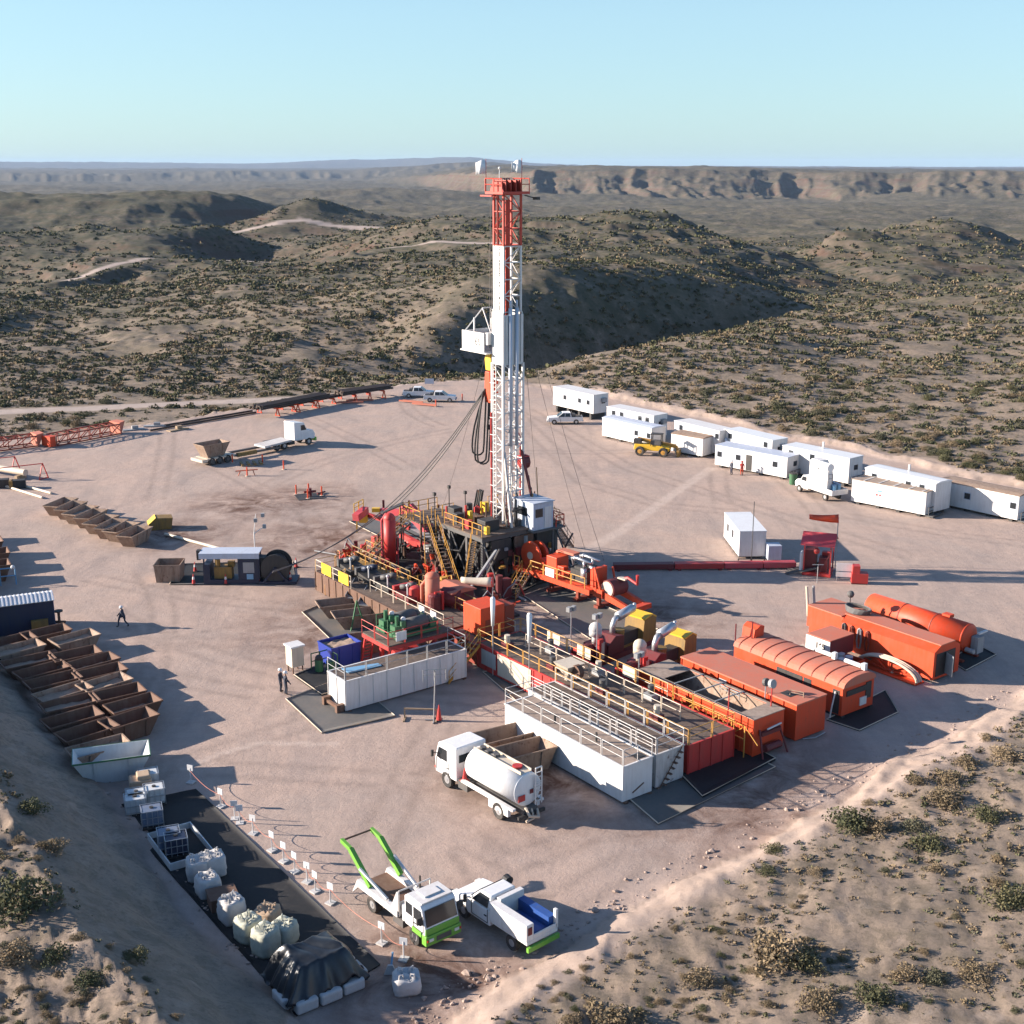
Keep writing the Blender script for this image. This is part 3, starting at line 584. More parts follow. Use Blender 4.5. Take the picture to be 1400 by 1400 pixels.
cb = MB(); cb.box(-1.3, -1.5, 34.5, 1.3, 1.5, 34.72)
for s in (-1, 1): cb.box(-.95, s * .55 - .35, 34.72, .95, s * .55 - .27, 35.7); cb.box(-.95, s * .55 + .2, 34.72, .95, s * .55 + .28, 35.7)
cb.box(-1.5, -1.9, 34.3, .2, -1.5, 34.42); cb.prof([(-1.0, 34.72), (1.0, 34.72), (.6, 35.55), (-.6, 35.55)], -1.2, -1.1); cb.build('crown_platform', 'red_mast', mast)
for y in (-.62, -.1, .42):
    s = MB(); s.tube((0, y, 35.3), (0, y + .16, 35.3), .55, 18); s.build('sheave', 'dark', mast)
rl = MB(); rl.rail([(-1.3, -1.5, 34.72), (1.25, -1.5, 34.72)], 1.1, .045, 1.3); rl.rail([(-1.3, -1.5, 34.72), (-1.3, 1.5, 34.72), (1.25, 1.5, 34.72)], 1.1, .045, 1.5); rl.build('railing', 'red_mast', mast)
be = MB(); be.tube((-.9, -.2, 34.7), (-.9, -.2, 36.6), .04, 6); be.ball((-.9, -.2, 36.7), .13, n=8); be.build('beacon', 'white', mast)
lt = MB(); lt.bar((.9, 1.2, 34.4), (1.5, 2.1, 34.1), .1); lt.box(1.2, 1.9, 34.0, 1.75, 2.3, 34.25); lt.build('lamp_bracket', 'dark', mast)
# racking board on the back-left side of the mast
rb = MB(); rb.box(-5.0, -1.75, 20.35, -.9, 1.6, 20.47); rb.box(-4.7, -1.75, 20.47, -1.25, -1.69, 22.25); rb.box(-4.7, 1.5, 20.47, -1.25, 1.56, 22.1); rb.box(-4.76, -1.69, 20.47, -4.70, 1.5, 22.2)
rb.box(-1.2, -1.6, 21.2, -.87, -.9, 22.3); board = rb.build('racking_board', 'white', mast)
rf = MB()
for y in (-1.5, 1.3): rf.bar((-4.5, y, 22.2), (-3.1, y * .35, 24.3), .1); rf.bar((-3.1, y * .35, 24.3), (-1.3, y * .6, 22.2), .09); rf.bar((-3.7, y * .7, 22.2), (-3.7, y * .7, 23.4), .12)
rf.bar((-3.1, -.52, 24.3), (-3.1, .45, 24.3), .1)
for i in range(6): rf.bar((-4.5 + i * .5, -1.4, 20.55), (-4.5 + i * .5, .9, 20.55), .08)
rf.build('frame', 'white', board)
text_mesh('165', .95, 'darkgrey', board, (-2.45, -1.765, 21.35), (math.pi / 2, 0, 0))
_d = MB(); _d.tube((-3.95, -1.757, 21.45), (-3.95, -1.77, 21.45), .16, 12); _d.build('badge', 'greyblue', board)
# flags on the crown
for (u, v, lab, sgn) in ((-1.2, -1.45, 'white flag on the far left corner of the mast crown', 1), (.9, .9, 'white flag with a pale blue edge flying at the middle of the mast crown', 2)):
    f = thing('flag', lab, 'flag', RG(MU + u, MV + v, 34.7), 0)
    MB().tube((0, 0, 0), (0, 0, 2.65 + .1 * sgn), .03, 6).build('pole', 'red_mast', f)
    V = []; nx = 8
    for i in range(nx + 1):
        t = i / nx; V += [(-.9 * t, .16 * math.sin(t * 7 + sgn) * t, 1.55 + .22 * t * (sgn - 1.4)), (-.9 * t, .16 * math.sin(t * 7 + .6 + sgn) * t, 2.6 + .12 * math.sin(t * 5))]
    fm = MB().add(V, [(2 * i, 2 * i + 2, 2 * i + 3, 2 * i + 1) for i in range(nx)]); fo = fm.build('cloth', 'flag', f, True)
    so_ = fo.modifiers.new('thick', 'SOLIDIFY'); so_.thickness = .015
# travelling block, hose and service cables
tb = thing('travelling_block', 'yellow and orange travelling block with hook hanging beside the mast', 'travelling block', RG(MU - 2.4, MV - .2, 0), ROT)
b = MB(); b.prof([(-.35, 18.6), (.35, 18.6), (.5, 19.6), (.3, 20.2), (-.3, 20.2), (-.5, 19.6)], -.3, .3); b.build('block', 'bright_yellow', tb, bevel=.06)
b = MB(); b.prof([(-.42, 15.6), (.42, 15.6), (.5, 16.6), (.35, 18.5), (-.35, 18.5), (-.5, 16.6)], -.36, .36)
for i in range(5): b.cb((-.48 + .24 * (i % 2) * 4, .2, 16 + i * .5), (.3, .55, .3))
b.build('top_drive', 'orange', tb, bevel=.05)
b = MB(); b.tube((0, 0, 15.6), (0, 0, 14.0), .22, 10); b.tube((.35, 0, 16.2), (.35, 0, 13.4), .05, 6); b.tube((-.35, 0, 16.2), (-.35, 0, 13.4), .05, 6); b.cb((0, 0, 13.2), (.9, .3, .4)); b.build('hook', 'dark', tb)
b = MB(); b.tube((.1, 0, 20.2), (.5, .1, 34.4), .03, 5); b.tube((-.1, 0, 20.2), (.3, -.1, 34.4), .03, 5); b.build('wire', 'cable', tb)
def sag(p, q, s, n=16):
    p, q = Vector(p), Vector(q); return [p.lerp(q, i / n) - Vector((0, 0, s * 4 * (i / n) * (1 - i / n))) for i in range(n + 1)]
hs = MB(); c0 = RG(MU - 2.4, MV - .2)
for k, (dx, zb) in enumerate(((-1.35, 10.6), (-.7, 9.9), (-.35, 9.8))):
    x0 = c0.x - .5 - .1 * k; pts = [(x0, c0.y, 16.6)]
    pts += [(x0 - (1.25 - .35 * k) * math.sin(t * math.pi / 2) * (1 if t < 1 else 1), c0.y - .15 * k, 16.6 - t * (16.6 - zb - .5)) for t in (.15, .35, .6, .8, .95)]
    e = x0 - (1.25 - .35 * k); pts += [(e + .55 - .55 * math.cos(a), c0.y - .15 * k, zb + .5 - .55 * math.sin(a)) for a in (.5, 1.1, 1.6, 2.1, 2.7)]
    pts += [(e + 1.1 + .25 * t, c0.y, zb + .5 + t * 5.0) for t in (.1, .4, .7, 1.)]; hs.path(pts, .085, 7)
single(hs, 'rotary_hose', 'dark', 'looped black rotary hose hanging left of the mast', 'hose', smooth=True)
top = Vector((c0.x - .5, c0.y, 16.9)); gan = G(536, 690, 5.2)
GANT = [G(528, 694, 5.4), G(538, 690, 5.4), G(549, 685, 5.4)]
cl = ['left', 'middle', 'right']
for k in range(3):
    single(MB().path(sag(top + Vector((.15 * k, 0, .1 * k)), GANT[k], .8) , .055, 6), 'service_cable', 'cable', f'thick black service cable from the travelling block to the {cl[k]} of the dark cable gantry', 'cable', group='service cables from block to gantry')
SP = G(368, 784, 1.6)
for k in (0, 1): single(MB().path(sag(GANT[k], SP + Vector((.3, .3 * k, .1)), .7), .05, 6), 'umbilical', 'cable', f'black cable running from the cable gantry to the {"far" if k else "near"} side of the cable reel', 'cable', group='cables from gantry to reel')
for (yp, ex, ey, lab) in ((400, 742, 752, 'thin steel guy wire from the mast to the ground behind the doghouse'), (415, 800, 752, 'thin steel guy wire ending on the bare pad near the brown stair'), (380, 826, 768, 'outermost thin steel guy wire right of the mast')):
    z = zy(RG(MU, MV).x, RG(MU, MV).y, yp); single(MB().path(sag(RG(MU + .7, MV + .9, z), G(ex, ey), .6, 10), .018, 4), 'guy_wire', 'cable', lab, 'guy wire', group='guy wires right of the mast')
single(MB().path(sag(RG(MU - .7, MV - .9, 24), G(606, 690), 1.0, 10), .018, 4), 'guy_wire', 'cable', 'thin steel guy wire running down left of the mast', 'guy wire')

# ------------------------------------------------------------------ substructure, drill floor, doghouse
sub = thing('rig_substructure', 'dark oily substructure with legs, braces and railed drill floor under the mast', 'substructure', RG(0, 0, 0), ROT)
U0, U1, V0, V1 = 1.2, 9.4, -10.2, -1.2
s = MB()
for u in (U0 + .3, 3.9, 6.7, U1 - .3):
    for v in (V0 + .3, -7.4, -3.8, V1 - .3):
        if (u in (3.9, 6.7)) and (v in (-7.4, -3.8)): continue
        s.bar((u, v, .35), (u, v, FL - .5), .3)
for v in (V0 + .3, V1 - .3):
    s.box(U0, v - .25, .02, U1, v + .25, .37)
    for i in range(4): a = U0 + .3 + i * 2.53; s.tube((a, v, .4), (a + 2.53, v, FL - .6), .09, 6); s.tube((a + 2.53, v, .4), (a, v, FL - .6), .09, 6)
for u in (U0 + .3, U1 - .3):
    for i in range(3): a = V0 + .3 + i * 2.8; s.tube((u, a, .4), (u, a + 2.8, FL - .6), .09, 6)
s.box(U0, V0, FL - .5, U1, V0 + .3, FL - .12); s.box(U0, V1 - .3, FL - .5, U1, V1, FL - .12); s.box(U0, V0 + .3, FL - .5, U0 + .3, V1 - .3, FL - .12); s.box(U1 - .3, V0 + .3, FL - .5, U1, V1 - .3, FL - .12)
s.build('frame', 'darkgrey', sub)
MB().box(U0 - .1, V0 - .1, FL - .118, U1 + .1, V1 + .1, FL).build('drill_floor', 'deck', sub)
for pts in ([(U1, V0, FL), (U0 + 2.2, V0, FL)], [(U0, V0, FL), (U0, -7.6, FL)], [(U0, -3.6, FL), (U0, V1, FL), (U1, V1, FL)]): MB().rail(pts, 1.1, .035, 1.4).build('railing', 'yellow', sub)
s = MB(); q = random.Random(3)
for i in range(46):
    u, v = q.uniform(U0 + .5, U1 + .3), q.uniform(V0 - .3, V1 - .5); z = q.uniform(.4, 3.6)
    if i % 3 == 0: s.cb((u, v, z / 2), (q.uniform(.5, 1.5), q.uniform(.4, 1.1), z))
    elif i % 3 == 1: s.tube((u, v, .1), (u + q.uniform(-.3, .3), v + q.uniform(-.3, .3), z + 1), q.uniform(.06, .22), 8)
    else: s.tube((u, v, z), (u + q.uniform(-2, 1), v + q.uniform(-2, 2), q.uniform(.3, 4)), q.uniform(.05, .11), 6)
s.build('machinery', 'dark', sub)
for i, (u, v, du, dv, z) in enumerate(((3.0, -8.0, 2.2, 2.6, 3.9), (6.4, -2.9, 2.6, 2.0, 4.0), (3.2, -3.2, 2.4, 2.4, 4.0), (8.0, -7.2, 1.4, 2.2, 3.6), (5.4, -7.9, 1.6, 1.4, 3.2))): MB().cb((u, v, z / 2 + .05), (du, dv, z)).build('dark_filler', 'dark', sub, bevel=.08)  # dark blocks added to black out the see-through space under the drill floor
for k, (mt, n) in enumerate((('maroon', 10), ('rust_pale', 9), ('yellow', 5), ('red', 5), ('grey', 7))):
    for i in range(n):
        s = MB(); u, v = q.uniform(U1 - 1.2, U1 + .8), q.uniform(V0 - .6, V1 - 1); z = q.uniform(.6, 3.8)
        if i % 2: s.path([(u, v, z), (u + q.uniform(-.3, .3), v + q.uniform(-.4, .4), z * .6), (u + q.uniform(-.8, .8), v + q.uniform(-.8, .8), .2)], q.uniform(.05, .12), 6)
        else: s.cb((u, v, z), (q.uniform(.15, .6), q.uniform(.2, .7), q.uniform(.2, .8)), q.uniform(0, 1))
        s.build('hose' if i % 2 else 'valve_box', mt, sub)
bop = MB(); bop.tube((5.6, -4.7, .3), (5.6, -4.7, 4.2), .34, 12)
for z in (.8, 1.5, 2.3, 3.2): bop.tube((5.6, -4.7, z), (5.6, -4.7, z + .22), .6, 12); bop.tube((4.3, -4.7, z + .1), (6.9, -4.7, z + .1), .2, 8)
bop.build('blowout_preventer', 'maroon', sub)
# equipment on the drill floor
s = MB()
for i in range(7): s.tube((2.0 + .28 * (i % 4), -5.9 + .3 * (i // 4), FL), (2.3 + .25 * (i % 4), -5.6 + .3 * (i // 4), FL + 2.3), .09, 7)
s.build('pipe_stand', 'dark', sub)
for c_, d_ in (((2.8, -8.6, FL + .6), (1.2, 1.0, 1.2)), ((4.2, -9.2, FL + .5), (.8, .8, 1.0)), ((7.6, -8.2, FL + .5), (1.3, 1.6, 1.0))): MB().cb(c_, d_).build('tool_box', 'dark', sub, bevel=.04)
MB().tube((3.2, -7.2, FL), (3.2, -7.2, FL + 1.4), .3, 10).build('mouse_hole', 'dark', sub); MB().tube((8.2, -5.5, FL), (8.2, -5.5, FL + 1.8), .18, 8).build('stand_pipe', 'dark', sub)
MB().cb((3.6, -6.4, FL + .7), (.9, .5, .5)).tube((1.6, -4.8, FL + .7), (3.4, -6.6, FL + .9), .1, 8).build('tongs', 'red', sub); MB().tube((3.9, -8.1, FL), (3.9, -8.1, FL + 1.5), .11, 8).build('standing_pipe', 'red', sub); MB().tube((2.2, -9.1, FL), (2.2, -9.1, FL + 1.2), .12, 8).build('standing_pipe', 'red', sub); MB().cb((6.2, -9.4, FL + .4), (.6, .5, .8)).build('tool_box', 'red', sub)
for c_, d_ in (((4.9, -8.3, FL + .6), (.35, .35, 1.2)), ((2.2, -4.6, FL + .45), (.5, .5, .9)), ((8.9, -9.3, FL + .4), (.4, .4, .7))): MB().cb(c_, d_).build('control_box', 'bright_yellow', sub)
MB().tube((4.3, -6.6, FL), (4.3, -6.6, FL + 1.7), .09, 7).build('standing_pipe', 'bright_yellow', sub)
for (u, v, h) in ((1.35, -9.9, 3.9), (1.3, -8.2, 4.6), (1.25, -6.3, 3.2)):
    s = MB(); s.tube((u, v, FL), (u, v, FL + h * .6), .05, 6); s.cb((u, v, FL + h * .6), (.25, .25, .3)); s.build('lamp_post', 'dark', sub)
q = random.Random(19)
for sg in (-1, 1): MB().bar((MU + 2.6, MV + sg * 1.5, FL), (MU + .8, MV + sg * 1.0, 11.5), .2).build('back_brace', 'maroon' if sg > 0 else 'white_dirty', sub)
MB().bar((MU + 2.6, MV - 1.5, FL + 1.6), (MU + 2.6, MV + 1.5, FL + 1.6), .14).build('cross_brace', 'dark', sub)
for i in range(16):
    u, v, z = MU + q.uniform(.6, 2.8), MV + q.uniform(-1.8, 2.0), FL + q.uniform(1.0, 5.5)
    MB().path([(u, v, z), (u + q.uniform(-.3, .4), v + q.uniform(-.5, .5), z * .6 + FL * .3), (u + q.uniform(0, .8), v + q.uniform(-.7, .7), FL - q.uniform(0, 2.5))], q.uniform(.04, .09), 6).build('hanging_hose', ('dark', 'cream', 'dark', 'white_dirty', 'ochre', 'maroon')[i % 6], sub)
for i in range(22):
    u, v = q.uniform(U0 + .4, U1 - .3), q.uniform(V0 + .4, V1 - .6); k = i % 3
    if abs(u - MU) < 1.2 and abs(v - MV) < 1.5: continue
    if k == 0: MB().cb((u, v, FL + .3), (q.uniform(.3, .9), q.uniform(.3, .8), .6), q.uniform(0, 1)).build('tool_box', ('dark', 'rust', 'maroon', 'darkgrey')[i % 4], sub)
    elif k == 1: MB().path([(u, v, FL + .08), (u + .8, v + .5, FL + .1), (u + 1.0, v - .4, FL + .1), (u + .2, v - .7, FL + .1)], .07, 6).build('floor_hose', ('dark', 'rust', 'grey')[i % 3], sub)
    else: MB().tube((u, v, FL), (u + q.uniform(-.2, .2), v, FL + q.uniform(.8, 2.4)), q.uniform(.05, .12), 7).build('standing_pipe', ('dark', 'red', 'rust')[i % 3], sub)
for k in range(3): MB().box(U1 - .05, V0 + 1.0 + k * 2.6, FL - 2.4, U1 + .05, V0 + 3.2 + k * 2.6, FL - .55).build('wind_curtain', ('dark', 'rust', 'dark')[k], sub)
# stairs --------------------------------------------------------------
def stairs(name, p, q, wd, label, mat='orange_dark', rail='yellow', sides=(1, -1), rh=1.0, side_mat=None):
    """flight from the foot p up to the head q"""
    p, q = Vector(p), Vector(q); t = thing(name, label, 'stairs', p, math.atan2(q.y - p.y, q.x - p.x)); d = q - p; L = math.hypot(d.x, d.y); h = d.z; n = max(3, int(h / .23))
    a = MB()
    for s_ in (-1, 1): a.hexa([(0, s_ * wd / 2 - .03, -.0), (L, s_ * wd / 2 - .03, h - .25), (L, s_ * wd / 2 + .03, h - .25), (0, s_ * wd / 2 + .03, 0), (0, s_ * wd / 2 - .03, .25), (L, s_ * wd / 2 - .03, h), (L, s_ * wd / 2 + .03, h), (0, s_ * wd / 2 + .03, .25)])
    a.build('stringer', side_mat or mat, t)
    a = MB()
    for i in range(n): x = L * (i + .5) / n; z = h * (i + .5) / n + .08; a.box(x - .13, -wd / 2 + .035, z - .02, x + .13, wd / 2 - .035, z + .02)
    a.build('treads', 'deck', t)
    for s_ in sides:
        r = MB(); y = s_ * (wd / 2 + .05)
        for k in (rh, rh * .5): r.tube((0, y, k), (L, y, h + k), .03, 5)
        for i in range(4): x = L * i / 3; r.tube((x, y, h * i / 3), (x, y, h * i / 3 + rh), .03, 5)
        r.build('handrail', rail, t)
    return t
stairs('stairs', G(590, 792), RG(1.5, -10.6, FL), 1.0, 'long brown stairs with yellow handrails climbing to the left side of the drill floor', 'rust')
stairs('stairs', G(778, 748), RG(7.0, -.6, FL - .1), .9, 'brown stairs descending from the doghouse towards the open pad', 'rust', 'rust_pale')
stairs('stairs', G(640, 800), RG(8.6, -10.5, FL - .5), .9, 'short oily stairs beside the dark substructure', 'dark', 'yellow')
# doghouse
dc = G(727, 719, FL - .15); dh = thing('doghouse', 'pale blue grey driller cabin standing at the right edge of the drill floor', 'cabin', dc, ROT)
s = MB(); s.box(-1.5, -1.0, 0, 1.5, 1.35, 2.5); s.box(-1.6, -1.1, 2.5, 1.6, 1.45, 2.6); s.build('cabin', 'greyblue', dh, bevel=.03)
s = MB(); s.box(1.5, -.75, 1.2, 1.53, .1, 2.0); s.build('window', 'glass', dh); s = MB(); s.box(1.5, .3, .1, 1.54, 1.1, 2.1); s.build('door', 'white', dh); MB().box(-.8, -1.03, 1.2, .6, -1.0, 2.0).build('window', 'glass', dh)
s = MB(); s.box(-1.7, -1.2, -.14, 1.8, 2.6, 0); s.bar((1.5, 1.3, -.14), (1.5, 1.3, -FL + .15), .18); s.bar((-1.4, 1.3, -.14), (-1.4, 1.3, -FL + .15), .18); s.build('base', 'darkgrey', dh)
s = MB(); s.rail([(1.7, 1.5, 0), (1.7, 2.5, 0), (-1.6, 2.5, 0)], 1.1, .05, 1.6); s.build('railing', 'orange', dh)
# red winch on the right side of the mast
wch = thing('air_winch', 'small red winch box bolted to the mast above the doghouse', 'winch', RG(MU, MV + 1.3, 9.6), ROT); s = MB(); s.box(-.3, 0, 0, .5, .9, 1.1); s.build('box', 'red', wch); MB().tube((.1, .1, .5), (.1, .8, .5), .7, 10).build('drum', 'maroon', wch)

# ------------------------------------------------------------------ drawworks trailer (orange) right of the substructure
cr_p, cr_q = G(722, 792), G(868, 842)
ca = math.atan2(cr_q.y - cr_p.y, cr_q.x - cr_p.x); CL = (cr_q - cr_p).length
dw = thing('drawworks_trailer', 'bright orange drawworks trailer with winch drum, engines and yellow rails beside the substructure', 'drawworks', cr_p, ca)
print('drawworks length', CL, math.degrees(ca))
s = MB(); z = 1.75
for y in (-1.15, 1.15): s.box(0, y - .14, z - .5, CL * .80, y + .14, z); 
s.box(0, -1.0, z - .12, CL * .80, 1.0, z - .02)
for y in (-.95, .95): s.prof([(CL * .76, z - .6), (CL + .4, z - 1.15), (CL + .4, z - .75), (CL * .76, z + .05)], y - .16, y + .16)
s.box(CL + .1, -1.3, z - 1.15, CL + .7, 1.3, z - .72); s.box(CL * .72, -1.3, z - .6, CL * .80, 1.3, z + .12)
s.bar((CL * .74, -1.2, z), (CL * .72, -1.1, z + 1.9), .14); s.bar((CL * .78, -1.2, z), (CL * .72, -1.1, z + 1.9), .14); s.bar((CL * .74, 1.2, z), (CL * .72, 1.1, z + 1.5), .14); s.build('chassis', 'orange', dw)
s = MB(); s.box(.2, -2.0, z - .1, CL * .72, -1.29, z - .02); s.box(.2, -2.05, z - .35, CL * .74, -2.0, z + .1); s.build('walkway', 'orange', dw)
s = MB(); s.rail([(2.4, -1.97, z), (CL * .70, -1.97, z)], 1.05, .04, 1.7); s.rail([(.3, -1.97, z), (1.0, -1.97, z)], 1.05, .04, 1.7); s.build('railing', 'yellow', dw)
for i, y in enumerate((-.95, -.05)):
    s = MB(); s.tube((1.35, y, z + 1.05), (1.35, y + .22, z + 1.05), 1.28 - .08 * i, 24); s.tube((1.35, y + .22, z + 1.05), (1.35, y + .72, z + 1.05), .7, 16); s.build('winch_drum', 'orange', dw)
s = MB(); s.tube((1.35, -1.06, z + 1.05), (1.35, -.97, z + 1.05), .35, 14); s.build('drum_hub', 'cream', dw)
s = MB(); s.box(3.4, -.9, z, 4.7, .6, z + 1.55); s.prof([(2.3, z), (3.3, z), (3.2, z + .9), (2.6, z + 1.1)], -.9, .9); s.cb((5.2, -.6, z + .45), (.8, .6, .9)); s.cb((6.0, -.7, z + .3), (.7, .5, .6)); s.build('gearbox_cover', 'orange', dw, bevel=.04)
s = MB(); s.prof([(2.8, z + 1.2), (3.6, z + 1.9), (5.6, z + 1.9), (5.6, z + 1.7), (3.7, z + 1.7), (3.0, z + 1.0)], .3, 1.1); s.build('belt_guard', 'orange_faded', dw)
for y in (-.55, .5):
    e = MB(); e.cb((CL * .56, y, z + .55), (2.0, .75, 1.1)); e.cb((CL * .56, y, z + 1.2), (1.3, .5, .3)); e.build('engine', 'dark', dw)
    e = MB(); e.path([(CL * .49, y, z + 1.3), (CL * .47, y, z + 1.9), (CL * .52, y, z + 2.0), (CL * .64, y + .05, z + 1.9)], .13, 8); e.tube((CL * .58, y, z + 1.2), (CL * .58, y, z + 1.9), .1, 8); e.ball((CL * .5, y, z + 1.95), .22, n=10); e.cb((CL * .6, y - .3, z + .9), (.5, .25, .9)); e.build('exhaust', 'steel', dw, True)
s = MB(); s.cb((CL * .69, -.2, z + .8), (.35, 1.7, 1.7)); s.build('radiator', 'orange', dw)
s = MB(); s.tube((CL * .82, -.9, z + .25), (CL * .82, .9, z + .25), .78, 20); s.build('fuel_tank', 'maroon', dw)
s = MB(); s.tube((CL * .82, -.95, z + .25), (CL * .82, -.9, z + .25), .66, 20); s.cb((CL * .87, .3, z + 1.1), (.9, .5, .12)); s.build('tank_cap', 'cream', dw)
s = MB(); s.path([(CL * .84, .5, z + .9), (CL * .9, .5, z + 1.2), (CL * .98, .5, z + .9), (CL * .98, .5, z + 1.7)], .14, 8); s.build('air_pipe', 'red', dw)
MB().cb((5.0, -2.02, z + .55), (1.1, .04, .75)).build('notice_board', 'white', dw)
for x in (CL * .12, CL * .3, CL * .55, CL * .74):
    w_ = MB()
    for y in (-.8, .8): w_.bar((x, y, 0), (x, y, z - .5), .3)
    w_.cb((x, 0, .15), (.5, 2.4, .3)); w_.build('leg', 'orange_dark' if x > 2 else 'dark', dw)
stairs('stairs', dw.matrix_basis @ Vector((3.2, -5.0, 0)), dw.matrix_basis @ Vector((2.1, -2.1, 1.7)), .85, 'brown stairs with yellow handrails leading up to the orange drawworks trailer', 'rust_pale')
# ------------------------------------------------------------------ pipe handler, gas separator and mud treatment left of the rig
ph = thing('pipe_handler', 'pink red folding pipe handler with yellow end pieces left of the drill floor', 'pipe handler', G(560, 745), 0)
o0 = ph.location
def rel(x, y, z): return G(x, y, z) - o0
s = MB(); s.bar(rel(520, 699, 3.0), rel(648, 707, 3.6), .55, .6); s.bar(rel(486, 708, 2.6), rel(500, 697, 2.9), .7, .7); s.build('boom', 'pinkred', ph)
s = MB(); s.bar(rel(549, 692, 3.6), rel(588, 733, 1.2), .5, .55); s.bar(rel(561, 691, 3.6), rel(600, 731, 1.2), .45, .55)
for t in (.2, .4, .6, .8): s.bar(rel(549, 692, 3.6).lerp(rel(588, 733, 1.2), t), rel(561, 691, 3.6).lerp(rel(600, 731, 1.2), t), .25, .3)
s.build('ramp_arm', 'pinkred', ph)
s = MB(); s.bar(rel(500, 703, 2.2), rel(560, 722, 1.6), .35, .4); s.bar(rel(560, 741, .9), rel(610, 752, 1.0), .4, .5); s.bar(rel(548, 731, .9), rel(584, 750, .9), .4, .5); s.build('skid', 'red', ph)
for c_, d_ in ((rel(497, 708, 1.9), (.9, .7, .9)), (rel(514, 697, 3.2), (.8, .5, .4)), (rel(600, 706, 3.4), (.6, .6, .5))): MB().cb(c_, d_).build('roller_box', 'bright_yellow', ph)
MB().bar(rel(488, 728, 0), rel(488, 706, 1.8), .14).build('prop', 'bright_yellow', ph); MB().rail([rel(484, 701, 2.9), rel(497, 694, 2.9)], .9, .05, 1).build('railing', 'bright_yellow', ph)
for x, y, zz in ((525, 716, 2.6), (560, 722, 3), (600, 728, 3), (640, 735, 3.3)): p = rel(x, y, 0); MB().bar(p, p + Vector((0, 0, zz)), .22).build('leg', 'maroon', ph)
single(MB().hexa([tuple(G(x, y, zz)) for zz in (1.5, 1.58) for x, y in ((547, 716), (561, 711), (617, 740), (604, 746))]), 'catwalk_deck', 'grey', 'bare grey steel catwalk deck sloping past the pink red pipe handler', 'walkway')
q = random.Random(11)
mf = thing('choke_manifold', 'cluster of red valves and pipes under the grey catwalk deck', 'manifold', G(580, 757), ROT)
s = MB()
for i in range(7): s.tube((-3.0 + i * .9, -.6, .3), (-3.0 + i * .9, .7, .3 + q.random() * .6), .13, 8); s.ball((-3.0 + i * .9, q.uniform(-.4, .4), .8), .3, n=8)
s.tube((-3.4, 0, .5), (3.2, 0, .5), .16, 8); s.build('valves', 'red', mf); MB().cb((2.2, -.8, .8), (.9, .8, 1.6)).build('cabinet', 'grey', mf); s = MB(); s.cb((0, 0, .08), (7, 2.2, .16)); s.build('skid', 'maroon', mf)
# gas separator and gantry
gs = thing('gas_separator', 'upright red capsule shaped gas separator with thin pipes', 'separator vessel', G(534, 779), 0)
s = MB(); s.tube((0, 0, .95), (0, 0, 5.0), .58, 18); s.ball((0, 0, 5.0), .58, n=18); s.ball((0, 0, .95), .58, (1, 1, .6), n=18); s.build('vessel', 'red', gs, True)
s = MB()
for a in range(4): x, y = .5 * math.cos(a * 1.57 + .6), .5 * math.sin(a * 1.57 + .6); s.bar((x, y, 0), (x, y, 1.1), .13)
s.path([(-.72, -.1, .2), (-.72, -.1, 4.9), (-.3, 0, 5.5)], .1, 8); s.path([(.75, -.1, .2), (.75, -.1, 3.2), (.5, 0, 3.4)], .07, 8); s.build('pipes', 'pinkred', gs)
gt = thing('cable_gantry', 'dark steel gantry frame carrying the black cables above the red separator', 'gantry', G(536, 774), 0); o1 = gt.location
P0 = [G(527, 778), G(549, 764)]; s = MB()
for p in P0:
    for dx in (0, .9): a = p - o1 + Vector((dx * .2, dx, 0)); s.bar(a, a + Vector((0, 0, 5.5)), .1)
s.bar(P0[0] - o1 + Vector((-.2, 0, 5.5)), P0[1] - o1 + Vector((.2, 0, 5.5)), .3, .12); s.bar(P0[0] - o1 + Vector((-.0, .9, 5.45)), P0[1] - o1 + Vector((.2, .9, 5.45)), .12); s.bar(P0[0] - o1 + Vector((0, 0, 3)), P0[1] - o1 + Vector((0, 0, 3)), .08); s.build('frame', 'darkgrey', gt)
